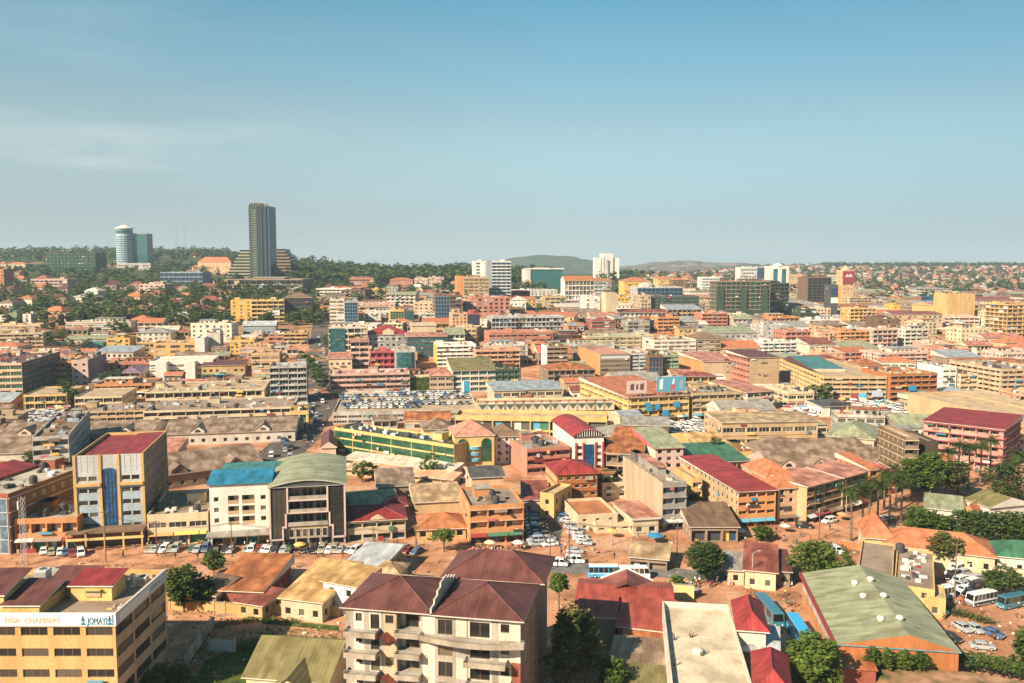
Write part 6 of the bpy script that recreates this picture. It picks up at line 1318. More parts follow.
for fx, fy in ((.42, .72), (.58, .74), (.42, .52), (.60, .50), (.44, .2), (.60, .19)):
    m = MB(); z = 5.9 + 2.5 * (fx / .58 if fx < .58 else (1 - fx) / .42); m.lathe([(.45, z - .4), (.45, z + .3), (.7, z + .3), (.55, z + .7), (0, z + .8)], 'paint offwhite', 10, (b.w * fx, b.d * fy)); m.obj('roof_vent', b.root)
for i in range(5): m = MB(); x = 1 + (b.w - 2) * i / 4; m.box(x - .25, -.14, 0, x + .25, -.004, 5.5, 'wall terracotta'); m.obj('pier', b.root)
b.close(); RIDGE[0] = .5
# yellow workshops behind it
low('warehouse', 'yellow flat roofed workshop with a long brown roof slab', 'the long yellow workshop', (857, 572), (893, 577), 5.6, 24, 'ochre', 'flat', 'slab taupe', 0, par=.5)
b = low('warehouse', 'yellow workshop cluttered with roof scrap beside parked cars', 'the scrap roofed yellow workshop', (894, 584), (935, 590), 5.6, 26, 'ochre', 'flat', 'slab taupe', 0, par=.5)
m = MB()
for _ in range(24):
    x, y = rnd.uniform(1, b.w - 2), rnd.uniform(3, b.d - 2); m.box(x, y, b.roof_z, x + rnd.uniform(.5, 1.8), y + rnd.uniform(.4, 1.4), b.roof_z + rnd.uniform(.15, .8), 'paint ' + rnd.choice(['lightgrey', 'silver', 'red', 'offwhite', 'rust', 'charcoal']))
tag(m.obj('roof_scrap', None, (b.org[0], b.org[1], 0), b.yaw), 'heap of scrap sheets and boxes on the yellow workshop roof', 'scrap heap', kind='stuff')
low('warehouse', 'small orange roofed porch block on the yellow workshop front', '', (887, 594), (904, 597), 3.6, 5, 'ochre', 'shed', 'sheet rust', .8)
low('warehouse', 'yellow walled store stepping forward of the scrap roofed workshop', '', (925, 596), (946, 599), 4.4, 8, 'ochre', 'flat', 'slab sand', 0, par=.4)
low('house', 'blue tarpaulin lean to beside the warehouse ridge', '', (897, 596), (910, 598), 2.6, 4, 'blue', 'shed', 'sheet blue', .5, F='blank')
# tiled long roofs behind
low('house', 'long orange tiled roof with cream walls behind the workshops', 'the long orange tiled roof', (884, 545), (995, 558), 4.0, 12, 'cream', 'hip', 'tile terracotta', 3.2)
low('house', 'deep green long roof beside the orange tiled one', 'the deep green long roof', (997, 556), (1060, 562), 4.0, 10, 'offwhite', 'hip', 'sheet green', 2.6, fas='white')
low('house', 'orange tiled cross wing with a steep hip near the palms', '', (866, 538), (894, 540), 4.6, 12, 'cream', 'hip', 'tile terracotta', 4.2)
low('house', 'maroon roofed shop with cream wall beside the round tree', 'the maroon roofed shop', (745, 570), (776, 573), 4.2, 13, 'cream', 'shed', 'sheet brick', 2.0)
low('house', 'darker brown lean to joined to the maroon roofed shop', '', (776, 571), (790, 572), 3.6, 11, 'taupe', 'shed', 'sheet maroon', 1.2)
low('shop_building', 'small tiled kiosk with grey roof panels near the big street tree', 'the grey panel kiosk', (728, 570), (744, 571), 3.4, 10, 'cream', 'shed', 'sheet grey', .8)
low('shop_building', 'open stall with two tan awning sheets beside the asphalt', 'the tan awning stall', (630, 557), (667, 560), 2.8, 9, 'taupe', 'shed', 'sheet sand', .7, F='shop')
low('shop_building', 'brown roofed open shop row below the beige side wall', 'the brown open shop row', (691, 527), (738, 527), 4.0, 15, 'taupe', 'shed', 'sheet brown', 2.2, F='shop', awn=False)
low('warehouse', 'dull maroon roofed store behind the orange shop house', 'the maroon lane store', (523, 500), (547, 500), 4.0, 14, 'palepink', 'shed', 'sheet brick', 2)
low('house', 'yellow side house behind the car park', '', (540, 492), (554, 494), 7.5, 12, 'ochre', 'flat', 'slab sand', 0, F='win')
low('house', 'pale villa with a dull green roof above the tree row', 'the dull green villa', (926, 508), (962, 512), 5, 12, 'offwhite', 'shed', 'sheet sage', 1.2)
low('house', 'white sloping wall house with a tan roof above the trees', '', (966, 500), (990, 508), 5, 14, 'white', 'gable', 'sheet olive', 2.4)
low('house', 'small orange roofed gatehouse above the trees', '', (962, 512), (972, 514), 3.6, 8, 'cream', 'hip', 'tile terracotta', 1.8)
# walls and fences
def wall_run(label, pts, h, t, m, name='boundary_wall'):
    P = [on_ground(*q) for q in pts]; c = sum(P, Vector()) / len(P); k = MB()
    for a, d in zip(P, P[1:]):
        a, d = Vector((a.x - c.x, a.y - c.y)), Vector((d.x - c.x, d.y - c.y)); u = (d - a).normalized(); n = Vector((u.y, -u.x)); k.obox((a.x, a.y), u, n, 0, (d - a).length, -.3, h, -t / 2, t / 2, m)
        k.obox((a.x, a.y), u, n, -.05, (d - a).length + .05, h, h + .12, -t / 2 - .06, t / 2 + .06, 'wall concrete')
        for i in range(int((d - a).length / 5) + 1): k.obox((a.x, a.y), u, n, i * 5 - .2, i * 5 + .2, -.3, h + .25, -t / 2 - .1, t / 2 + .1, m)
    return tag(k.obj(name, None, (c.x, c.y, 0)), label, 'wall')
wall_run('ochre earth wall along the lane below the rusty workshop', [(170, 609), (225, 613), (340, 617)], 2.2, .3, 'wall ochre')
wall_run('stained concrete wall bordering the shaded lawn', [(186, 668), (206, 637), (214, 628)], 2.2, .3, 'wall concrete')
wall_run('yellow gate wall behind the pale concrete deck', [(672, 598), (694, 600)], 3.2, .4, 'paint gold')
wall_run('cream wall along the long orange tiled roof', [(888, 562), (1030, 578)], 1.8, .3, 'wall cream')
wall_run('broken pink wall at the foot of the brick warehouse', [(858, 672), (930, 690)], 1.2, .5, 'wall palepink')
wall_run('orange earth bank wall beside the upper road', [(840, 545), (872, 551)], 1.4, .4, 'wall terracotta')
t = thing('metal_gate', 'pale blue double gate opening to the shaded lawn', 'gate', on_ground(222, 652), R(-6)); m = MB()
for s in (0, 1): m = MB(); m.box(-2.3 + 2.35 * s, -.05, .1, -.05 + 2.35 * s, .05, 2.4, 'paint bluegrey'); m.box(-2.25 + 2.35 * s, -.09, 1.1, -.1 + 2.35 * s, -.055, 1.25, 'paint grey'); m.obj('gate_leaf', t)

for x in (-2.7, 2.35): m = MB(); m.box(x, -.2, 0, x + .35, .2, 2.8, 'wall concrete'); m.obj('gate_post', t)
# ---------------------------------------------------------------- lower buildings filling the blocks between
for b in ALLB:
    if b.wall.f and not getattr(b, 'done', False) and b.root.get('closed') is None:
        if not any(c.name.split('.')[0] == 'wall' for c in b.root.children): b.close()
def overlaps(c, r):
    for cs in FOOT:
        mx_ = sum(p[0] for p in cs) / 4; my_ = sum(p[1] for p in cs) / 4
        rad = max(math.hypot(p[0] - mx_, p[1] - my_) for p in cs)
        if math.hypot(c[0] - mx_, c[1] - my_) > rad + r: continue
        # distance from the point to the oriented box
        ux, uy = cs[1][0] - cs[0][0], cs[1][1] - cs[0][1]; lw = math.hypot(ux, uy); ux, uy = ux / lw, uy / lw
        dx, dy = c[0] - cs[0][0], c[1] - cs[0][1]; a = dx * ux + dy * uy; e = -dx * uy + dy * ux
        dpt = math.hypot(cs[3][0] - cs[0][0], cs[3][1] - cs[0][1])
        ex = max(-a, 0, a - lw); ey = max(-e, 0, e - dpt)
        if math.hypot(ex, ey) < r: return True
    return False
AVW = [Vector((p.x, p.y)) for p in AV]
def near_avenue(c, r):
    for a, d in zip(AVW, AVW[1:]):
        ab = d - a; t = max(0, min(1, (Vector(c) - a).dot(ab) / ab.dot(ab)))
        if (a + ab * t - Vector(c)).length < r: return True
    return False
def to_px(x, y, z):
    d = Vector((x, y, z - CAMZ)); u = d.x; v = d.y * sp + d.z * cp; wz = d.y * cp - d.z * sp
    return 512 + F * u / wz, 341.5 - F * v / wz
OPEN = [(300, 370, 560, 412), (225, 398, 345, 482), (160, 430, 565, 600), (0, 404, 110, 454), (655, 418, 725, 447), (770, 398, 935, 431), (330, 392, 480, 412), (880, 520, 1024, 683), (520, 495, 570, 545), (100, 350, 152, 362), (840, 480, 1024, 683)]
BVIS = []
for b in ALLB:
    if b.org[1] < 230: continue
    ux, uy = math.cos(b.yaw), math.sin(b.yaw)
    l = to_px(b.org[0], b.org[1], b.bz + b.h * .35); r = to_px(b.org[0] + ux * b.w, b.org[1] + uy * b.w, b.bz + b.h * .35)
    BVIS.append((min(l[0], r[0]), max(l[0], r[0]), max(l[1], r[1]), b.org[1]))
LET = ['cream', 'beige', 'offwhite', 'palepink', 'sand', 'peach', 'ochre', 'lightgrey', 'cream', 'white', 'white', 'taupe', 'brown', 'offwhite', 'orange']
RFC = [('slab taupe', 'brown flat'), ('slab brown', 'dark brown flat'), ('sheet salmon', 'salmon iron'), ('slab dustytan', 'tan flat'), ('sheet rust', 'rust iron'), ('sheet grey', 'grey iron'), ('sheet brick', 'brick red iron'), ('slab sand', 'sandy flat'), ('tile terracotta', 'orange tiled'), ('sheet taupe', 'brown iron'), ('sheet offwhite', 'pale iron'), ('sheet sage', 'dull green iron'), ('slab concrete', 'grey flat'), ('sheet bluegrey', 'blue grey iron')]
CN = dict(offwhite='off white', palepink='pale pink', lightgrey='light grey')
FILL = []
rf = random.Random(21)
for it in range(9000):
    if len(FILL) >= 260: break
    row = rf.uniform(312, 470) if rf.random() < .8 else rf.uniform(296, 330); px = rf.uniform(-10, 1034)
    if px < 330 and row < 332: continue
    if any(x0 <= px <= x1 and y0 <= row <= y1 for x0, y0, x1, y1 in OPEN): continue
    p = on_ground(px, row); s = rf.uniform(.8, 1.25) * (1 + max(0, p.y - 400) / 900)
    wd, dp = rf.uniform(13, 30) * s, rf.uniform(12, 22) * s
    c = (p.x, p.y + dp / 2)
    if near_avenue(c, 16 + wd / 2): continue
    if any(overlaps((p.x + ax * wd, p.y + dp * ay), 3.2 + min(wd, dp) * .2) for ax in (-.34, 0, .34) for ay in (.25, .75)): continue
    fl = rf.choice([1, 1, 2, 2, 2, 3, 3, 4] if p.y > 420 else [1, 1, 1, 2, 2]); h = fl * 3.3 + .9
    yaw = R(rf.choice([-8, -4, 4, 7, 10]) + rf.uniform(-3, 3))
    # keep the fronts of known buildings behind in view
    while fl > 0:
        top = to_px(p.x, p.y, p.z + h)[1]; l = to_px(p.x - wd / 2, p.y, p.z)[0]; r = to_px(p.x + wd / 2, p.y, p.z)[0]
        if any(v[0] - 1 < r and v[1] + 1 > l and v[3] > p.y and top < v[2] for v in BVIS): fl -= 1; h = fl * 3.3 + .9
        else: break
    if fl == 0: continue
    wc = rf.choice(LET); rc, rn = rf.choice(RFC); flat = rc.startswith('slab')
    ox, oy = p.x - math.cos(yaw) * wd / 2, p.y - math.sin(yaw) * wd / 2
    st = rf.choice(['win', 'win', 'gal', 'rib', 'gal'])
    b = BW('town_building', 'x', '', (ox, oy), yaw, wd, dp, h, fl, wc, F=st, Rr=rf.choice(['win', 'blank']), Lf=rf.choice(['win', 'blank']), roof='flat' if flat else rf.choice(['gable', 'hip', 'shed']), rc=rc, rise=rf.uniform(1.6, 3.6), mark=False, lvl=0, bay=rf.uniform(3.4, 5), inner=rf.choice(['taupe', 'offwhite', 'brown']), trim=rf.choice([None, None, 'offwhite', 'salmon', 'brown']), cat='building', shop=fl > 1 and rf.random() < .5)
    b.close(); b.desc_a = '%s %s' % (['', 'low', 'two storey', 'three storey', 'tall'][fl], CN.get(wc, wc)); b.desc_b = rn + ' roof'; FILL.append(b)
for it in range(16000):
    if len(FILL) >= 400: break
    row = rf.uniform(300, 480); px = rf.uniform(-5, 1030)
    if px < 330 and row < 333 or any(x0 <= px <= x1 and y0 <= row <= y1 for x0, y0, x1, y1 in OPEN): continue
    p = on_ground(px, row); s = 1 + max(0, p.y - 400) / 900; wd, dp = rf.uniform(6, 11) * s, rf.uniform(6, 10) * s
    if near_avenue((p.x, p.y + dp / 2), 15 + wd / 2) or any(overlaps((p.x + ax * wd, p.y + dp * ay), 1.2 + min(wd, dp) * .2) for ax in (-.34, 0, .34) for ay in (.25, .75)): continue
    fl = rf.choice([1, 1, 2]); h = fl * 3.2 + .6; yaw = R(11 + rf.uniform(-8, 8)); wc = rf.choice(LET); rc, rn = rf.choice(RFC)
    l = to_px(p.x - wd / 2, p.y, p.z)[0]; r = to_px(p.x + wd / 2, p.y, p.z)[0]
    if any(v[0] < r and v[1] > l and v[3] > p.y and to_px(p.x, p.y, p.z + h)[1] < v[2] for v in BVIS): continue
    b = BW('small_shop', 'x', '', (p.x - math.cos(yaw) * wd / 2, p.y - math.sin(yaw) * wd / 2), yaw, wd, dp, h, fl, wc, F=rf.choice(['win', 'gal', 'shop']), Rr='blank', Lf='blank', roof='flat' if rc[:4] == 'slab' else rf.choice(['gable', 'hip', 'shed']), rc=rc, rise=rf.uniform(1, 2), mark=False, lvl=0, bay=3.2, inner='taupe', cat='shop')
    b.close(); b.desc_a = ('low ' if fl == 1 else 'narrow ') + CN.get(wc, wc); b.desc_b = rn + ' roof'; FILL.append(b)
print('fillers', len(FILL))
# ---------------------------------------------------------------- trees and plants
def leafm(name, lo, hi):
    m, n, b = new_mat(name); ge = n.nodes.new('ShaderNodeNewGeometry'); oi = n.nodes.new('ShaderNodeObjectInfo'); t = noise(n, .45, 3)
    ad = n.nodes.new('ShaderNodeMath'); ad.operation = 'MULTIPLY_ADD'; n.links.new(ge.outputs['Random Per Island'], ad.inputs[0]); ad.inputs[1].default_value = .45
    m2 = n.nodes.new('ShaderNodeMath'); m2.operation = 'MULTIPLY_ADD'; n.links.new(oi.outputs['Random'], m2.inputs[0]); m2.inputs[1].default_value = .30; m2.inputs[2].default_value = -.08
    m3 = n.nodes.new('ShaderNodeMath'); m3.operation = 'MULTIPLY_ADD'; n.links.new(t.outputs[0], m3.inputs[0]); m3.inputs[1].default_value = .5; n.links.new(m2.outputs[0], m3.inputs[2])
    n.links.new(m3.outputs[0], ad.inputs[2])
    r = ramp(n, ad.outputs[0], [(.25, lo), (.85, hi)]); n.links.new(r.outputs[0], b.inputs['Base Color'])
    b.inputs['Roughness'].default_value = .7; b.inputs['Specular IOR Level'].default_value = .15
    tr = n.nodes.new('ShaderNodeBsdfTranslucent'); n.links.new(r.outputs[0], tr.inputs[0]); ms = n.nodes.new('ShaderNodeMixShader'); ms.inputs[0].default_value = .35
    n.links.new(b.outputs[0], ms.inputs[1]); n.links.new(tr.outputs[0], ms.inputs[2]); n.links.new(ms.outputs[0], n.nodes['Material Output'].inputs['Surface'])
    MATS[name] = m; return m
LEAF = leafm('leaves green', (.042, .078, .015), (.155, .21, .04)); LEAFD = leafm('leaves dark', (.044, .072, .018), (.125, .165, .046)); LEAFO = leafm('leaves olive', (.075, .085, .022), (.19, .20, .06)); LEAFP = leafm('palm leaves', (.022, .045, .010), (.08, .115, .025))
BARK = stripm('bark', [(.4, (.10, .07, .045)), (.6, (.20, .15, .10))], 1.5)
def quad(v, f, c, s, rr):
    th, ph = rr.uniform(0, 6.283), rr.uniform(-.9, .9); x = Vector((math.cos(th), math.sin(th), rr.uniform(-.5, .5))).normalized(); y = x.cross(Vector((rr.uniform(-.6, .6), rr.uniform(-.6, .6), 1))).normalized()
    a = len(v); v.extend([tuple(c + x * s + y * s * .2), tuple(c + y * s * .75), tuple(c - x * s - y * s * .15), tuple(c - y * s * .75)]); f.append((a, a + 1, a + 2, a + 3))
def crown_points(seed, n, W, H, z0, shape='round'):
    rr = random.Random(seed); lobes = []
    nl = 7 if n < 200 else 15
    for i in range(nl):
        t = (i + .5) / nl; z = z0 + H * (.15 + .75 * t)
        if shape == 'cone': rad = W / 2 * (1 - t * .85)
        elif shape == 'flat': rad = W / 2 * (1.0 - .3 * t); z = z0 + H * (.3 + .5 * t)
        else: rad = W / 2 * math.sqrt(max(.08, 1 - (2 * t - 1) ** 2 * .9))
        a = i * 2.4 + rr.uniform(-.4, .4); d = rad * rr.uniform(.25, .72)
        lobes.append((Vector((math.cos(a) * d, math.sin(a) * d, z)), W * rr.uniform(.15, .25), H * rr.uniform(.12, .20)))
    for k in range(n):
        c, rw, rh = lobes[k % nl]; d = Vector((rr.gauss(0, 1), rr.gauss(0, 1), rr.gauss(0, 1))).normalized() * (rr.uniform(.45, 1.08))
        yield Vector((c.x + d.x * rw, c.y + d.y * rw, c.z + d.z * rh)), rr
def crown_mesh(seed, n, W, H, z0, s, m, shape='round'):
    v, f = [], []
    for p, rr in crown_points(seed, n, W, H, z0, shape): quad(v, f, p, s * rr.uniform(.6, 1.25), rr)
    me = bpy.data.meshes.new('crown'); me.from_pydata(v, [], f); me.materials.append(m); return me
def trunk_mesh(H, r, W, z0, n=6):
    k = MB(); k.tube((0, 0, -.5), (0, 0, H * .7), r, r * .55, 'BARK', 7, False); rr = random.Random(int(H * 10))
    for i in range(n):
        a = i * 2.4; z = z0 * .8 + H * .08 * i; k.tube((0, 0, z), (math.cos(a) * W * .3, math.sin(a) * W * .3, z + H * .22), r * .5, r * .15, 'BARK', 5, False)
    return k.mesh('trunk')
MATS['BARK'] = BARK
_mat0 = mat
def mat(spec): return MATS[spec] if spec in MATS else _mat0(spec)
def tree(label, px, py, W, H, z0=None, n=1900, s=.42, m=LEAF, shape='round', group=None, name='tree', seed=None, lift=0):
    p = on_z(px, py, lift) if lift else on_ground(px, py); z0 = H * .22 if z0 is None else z0
    t = thing(name, label, name.replace('_', ' '), p, rnd.uniform(0, 6), group)
    put(trunk_mesh(H, max(.16, W * .028), W, z0), 'trunk', t); put(crown_mesh(seed or int(px * 7 + py), n, W, H - z0, z0, s, m, shape), 'crown', t)
    return t
tree('broad green tree beside the yellow office wall', 184, 612, 8.5, 10, 1.5, 2300); tree('lower leafy tree joined to the broad one by the rusty workshop', 203, 609, 6, 6.5, 1.0, 1300); tree('small bright tree at the edge of the rusty roof', 214, 575, 6, 6, 1.0, 900); tree('dark bush at the foot of the yellow office', 160, 690, 7, 4, .3, 1200, m=LEAFD)
tree('bushes in the shade behind the yellow office corner', 178, 686, 6, 3.5, .2, 900)
tree('round topped small tree with bare stem beside the apartments', 559, 612, 5.4, 8.2, 4.2, 1500, .36, LEAF)
tree('tall loose dark tree beside the apartment wall', 566, 700, 9, 16, 3, 2800, .42, LEAFO, 'cone'); tree('tall feathery tree in front of the red compound', 585, 690, 8, 14, 2, 2400, .42, LEAFO, 'cone'); tree('bright low tree at the bottom of the brown yard', 612, 700, 6.5, 7, 1.5, 1300, .4)
tree('big dark street tree over a crowd by the road', 706, 582, 11, 9, 2, 2900, .42, LEAFD); tree('small tree at the corner of the rusty hall', 678, 593, 4, 4, .8, 600)
tree('large round green tree behind the warehouse', 817, 583, 13, 9.5, 1.2, 3200, .45, LEAF); tree('large bushy tree in front of the warehouse annex', 812, 700, 11.5, 11, 1.5, 3200, .42, LEAF)
tree('wide shrub in front of the red roofed corner block', 763, 541, 7, 4, .3, 1100, .38); tree('pale flat topped tree beside the twin gable house', 444, 552, 8, 6, 2.4, 900, .36, LEAF, 'flat')
tree('yellowish tree over the long orange tiled roof', 943, 566, 9.5, 8, 2, 1900, .42, LEAFO); tree('wide flat canopy tree beside the buses', 1003, 598, 11, 6.5, 1.6, 2200, .42, LEAFD, 'flat'); tree('green tree cut by the edge above the yard', 1030, 678, 7, 9, 1, 1800)
for i, (px, py, W, H, m) in enumerate(((918, 537, 11, 8, LEAF), (938, 540, 9, 7, LEAF), (962, 541, 10, 8, LEAFD), (986, 543, 11, 8.5, LEAFD), (1010, 546, 12, 9, LEAF), (1032, 546, 10, 9, LEAFD))):
    tree(['bright dense tree nearest the dull green villa', 'green tree second in the row above the tiled roof', 'dark tree in the middle of the row above the tiled roof', 'dark spreading tree behind the deep green roof', 'bright crowned tree above the deep green roof', 'last dark tree of the row above the deep green roof'][i], px, py, W, H, 1, 2000, .45, m)
for i, (px, py, W, H, m) in enumerate(((1006, 512, 17, 15, LEAFD), (930, 500, 11, 15, LEAF), (911, 500, 9, 13, LEAF), (955, 498, 10, 12, LEAFO))):
    tree(['huge dark tree rising over the white sloping wall house', 'tall green tree under the charcoal stair tower', 'tall green tree below the dark balcony tower', 'ragged olive tree between the palms'][i], px, py, W, H, 3, 2400, .5, m)
for i, px in enumerate((872, 887, 904, 921)):
    tree(['shrub at the annex end of the brick gable', 'round shrub against the middle of the brick gable', 'slim shrub against the brick gable', 'shrub at the low eave end of the brick gable'][i], px, 670 + i * .5, 3.4, 4.0 - .2 * i, .2, 600, .3, LEAF, lift=2.5)
# palms
def palm(label, px, py, H, seed, top=1.0):
    p = on_ground(px, py); t = thing('palm_tree', label, 'palm tree', p, 0, 'palms along the upper road'); rr = random.Random(seed)
    k = MB(); lean = Vector((rr.uniform(-.5, .5), rr.uniform(-.5, .5), H)); k.tube((0, 0, -.4), lean * .5, .38, .27, 'BARK', 8, False); k.tube(lean * .5, lean, .27, .24, 'BARK', 8, False); k.obj('trunk', t)
    v, f = [], []
    for i in range(36):
        a = i * 2.399 + rr.uniform(-.2, .2); el = rr.uniform(-.35, 1.1); L_ = rr.uniform(3.2, 4.6) * top; prev = lean.copy(); d = Vector((math.cos(a) * math.cos(el), math.sin(a) * math.cos(el), math.sin(el))); sd = Vector((-math.sin(a), math.cos(a), 0))
        for j in range(7):
            nx = prev + d * L_ / 7; d = (d + Vector((0, 0, -.20))).normalized(); wl = .85 * math.sin(math.pi * (j + 1.2) / 8.4)
            for s in (-1, 1):
                for q in range(2):
                    b0 = prev.lerp(nx, q * .5); tip = b0 + sd * s * wl + d * .35 + Vector((0, 0, -.28 * wl)); c = len(v); v.extend([tuple(b0), tuple(b0 + d * .2), tuple(tip)]); f.append((c, c + 1, c + 2))
            prev = nx
    me = bpy.data.meshes.new('crown'); me.from_pydata(v, [], f); me.materials.append(LEAFP); put(me, 'crown', t)
PL = [(851, 541, 11, 'palm at the head of the tiled cross wing'), (862, 537, 11, 'palm second along the tiled cross wing'), (877, 531, 10.5, 'palm in front of the brick orange end house'), (889, 523, 10.5, 'palm between the gallery row and the dull green villa'), (901, 521, 10, 'palm next to the ragged trees by the villa'), (896, 512, 10, 'palm behind the villa corner'), (946, 496, 12, 'palm before the broad red roofed block'), (957, 493, 13, 'tall palm beside the one before the broad red block'), (968, 490, 12, 'palm near the white sloping wall house'), (980, 487, 12, 'palm under the corner of the broad red block'), (990, 482, 12, 'pale trunked palm close to the huge dark tree'), (1018, 500, 12, 'palm at the picture edge behind the huge dark tree'), (868, 520, 9, 'short palm at the foot of the gallery row'), (884, 509, 9, 'short palm behind the gallery row')]
for i, (px, py, H, lb) in enumerate(PL): palm(lb, px, py, H + 2.2, i + 3)
def banana(px, py, lb):
    p = on_ground(px, py); t = thing('banana_plant', lb, 'banana plant', p); v, f = [], []; rr = random.Random(9)
    for i in range(11):
        a = i * 2.4; d = Vector((math.cos(a) * .5, math.sin(a) * .5, .9)).normalized(); sd = Vector((-math.sin(a), math.cos(a), 0)); pr = Vector((0, 0, .6))
        for j in range(5):
            nx = pr + d * .62; d = (d + Vector((math.cos(a) * .18, math.sin(a) * .18, -.32))).normalized(); w0, w1 = .42 * math.sin(math.pi * (j + .3) / 5.4), .42 * math.sin(math.pi * min(1, (j + 1.3) / 5.4)); c = len(v)
            v.extend([tuple(pr - sd * w0), tuple(pr + sd * w0), tuple(nx + sd * w1), tuple(nx - sd * w1)]); f.append((c, c + 1, c + 2, c + 3)); pr = nx
    me = bpy.data.meshes.new('frond'); me.from_pydata(v, [], f); me.materials.append(LEAF); put(me, 'leaf_crown', t); k = MB(); k.tube((0, 0, -.3), (0, 0, 1.6), .2, .14, 'GRASS', 7); k.obj('stem', t)
banana(306, 690, 'banana plant beside the olive roofed house porch')
# hedges and rough growth: masses nobody could count
def hedge(name, pts, wd, h, n, s, m, lift=0):
    v, f = [], []; rr = random.Random(len(pts) + n); P = [on_ground(*q) for q in pts]
    for k in range(n):
        t = rr.uniform(0, len(P) - 1.001); i = int(t); c = P[i].lerp(P[i + 1], t - i); quad(v, f, Vector((c.x + rr.uniform(-wd, wd) / 2, c.y + rr.uniform(-wd, wd) / 2, c.z + rr.uniform(.05, h) + lift)), s * rr.uniform(.6, 1.3), rr)
    me = bpy.data.meshes.new(name); me.from_pydata(v, [], f); me.materials.append(m); tag(put(me, name), kind='stuff')
hedge('hedge_growth', [(935, 672), (985, 676), (1040, 690)], 4, 1.5, 2200, .28, LEAF, 2.2)
hedge('scrub_growth', [(944, 612), (965, 617), (990, 624)], 2.5, 1.3, 900, .26, LEAFO)
hedge('scrub_growth', [(236, 650), (290, 643), (340, 648)], 2.5, 1.3, 1100, .3, LEAFD)
hedge('scrub_growth', [(215, 627), (255, 620), (300, 623)], 2, .8, 500, .25, LEAF)
hedge('grass_tufts', [(180, 680), (235, 640), (330, 645)], 12, .35, 2500, .2, LEAF)
hedge('scrub_growth', [(868, 674), (960, 668)], 3, .8, 600, .26, LEAFO, 2.0)
hedge('ivy_growth', [(858, 577), (846, 560), (840, 548)], 1.4, 1.5, 500, .3, LEAF)
# trees of the middle city
FT = []
for i in range(7):
    W, H = (9, 10) if i % 3 else (11, 9); FT.append((trunk_mesh(H, .3, W, 2.2, 3), crown_mesh(50 + i, 190, W, H - 1.4, 1.4, .95, (LEAFD, LEAF, LEAFD, LEAFD, LEAFO, LEAFD, LEAF)[i], ('round', 'round', 'flat', 'cone', 'round', 'round', 'round')[i])))
NT = [0]
def far_tree(p, k, sc_, label, group, parts=True):
    NT[0] += 1
    tm, cm = FT[k]
    t = thing('tree', label, 'tree', p, rnd.uniform(0, 6), group); t.scale = (sc_, sc_, sc_ * rnd.uniform(.85, 1.2))
    put(tm, 'trunk', t); put(cm, 'crown', t)
MT = [(310, 372, 5), (314, 378, 1), (318, 383, 0), (303, 368, 2), (322, 392, 5), (60, 352, 0), (70, 354, 1), (80, 354, 0), (52, 350, 5), (48, 345, 2), (88, 350, 0), (105, 386, 1), (113, 387, 0), (120, 388, 2), (66, 406, 1), (72, 408, 0), (64, 342, 6), (330, 352, 1), (325, 346, 0), (20, 342, 1), (826, 404, 1), (815, 404, 6), (726, 378, 1), (740, 378, 0), (600, 495, 0), (611, 497, 5), (620, 489, 3), (606, 485, 3), (695, 512, 5), (715, 462, 3), (722, 458, 0), (362, 482, 1), (372, 480, 6), (430, 478, 1), (20, 460, 1), (30, 468, 5), (880, 300, 1)]
for i, (px, py, k) in enumerate(MT):
    p = on_ground(px, py); MTL = 'tree'
    n = sorted(LM, key=lambda q: (q[1] - Vector((p.x, p.y))).length)[:2]
    far_tree(p, k, rnd.uniform(.75, 1.1) * (.8 if py > 430 else 1.15), '%s tree near %s and %s' % (['dark', 'green', 'flat topped dark', 'slim dark', 'olive', 'dense dark', 'fresh green'][k], n[0][0], n[1][0]), 'trees among the city blocks')
rv = random.Random(4)
def clear(x, y, r): return not overlaps((x, y), r)
# the wooded hillside and ridge
def zone(px, row):
    if px < 140: return 'on the hillside below the long netted block' if row > 272 else 'on the hilltop by the round hotel tower'
    if px < 232: return 'between the round hotel tower and the podium' if row < 292 else 'on the slope below the columned glass headquarters'
    if px < 330: return 'on the slope below the tall dark tower'
    if row < 281: return 'along the crest of the wooded ridge'
    return 'on the slope below the wooded ridge'
def wood_spot():
    while True:
        px = rv.uniform(-12, 545)
        if px < 330: row = rv.uniform(263, 327) if px > 130 else rv.uniform(262, 335)
        elif px < 480: row = rv.uniform(274, 309)
        else: row = rv.uniform(276, 296)
        p = on_ground(px, row)
        if clear(p.x, p.y, 5.5): return px, row, p
def ridge_spot():
    while True:
        px = rv.uniform(290, 472); row = rv.uniform(269, 287); p = on_ground(px, row)
        if clear(p.x, p.y, 5.5): return px, row, p
WV, WF = [], []
spots = [wood_spot() for _ in range(1200)] + [ridge_spot() for _ in range(420)]
spots.sort(key=lambda s: s[2].y)
for i, (px, row, p) in enumerate(spots):
    k = rv.choice([0, 1, 2, 3, 5, 0, 4, 6]); s = rv.uniform(.75, 1.35) * (1.5 if row < 288 and px > 285 else 1.15 if row < 281 else .9)
    if i % 6 == 0 and NT[0] < 262:
        far_tree(p, k, s, '%s tree %s' % (['dark', 'green', 'flat topped dark', 'slim dark', 'olive', 'dense dark', 'fresh green'][k], zone(px, row)), 'trees ' + zone(px, row))
    else:
        for q, rr in crown_points(i, 62, 12 * s, 11 * s, 0, 'cone' if k == 3 else 'round'): quad(WV, WF, p + q, 2.0 * s * rr.uniform(.7, 1.2), rr)
me = bpy.data.meshes.new('woodland'); me.from_pydata(WV, [], WF); me.materials.append(LEAFD); tag(put(me, 'woodland'), kind='stuff')
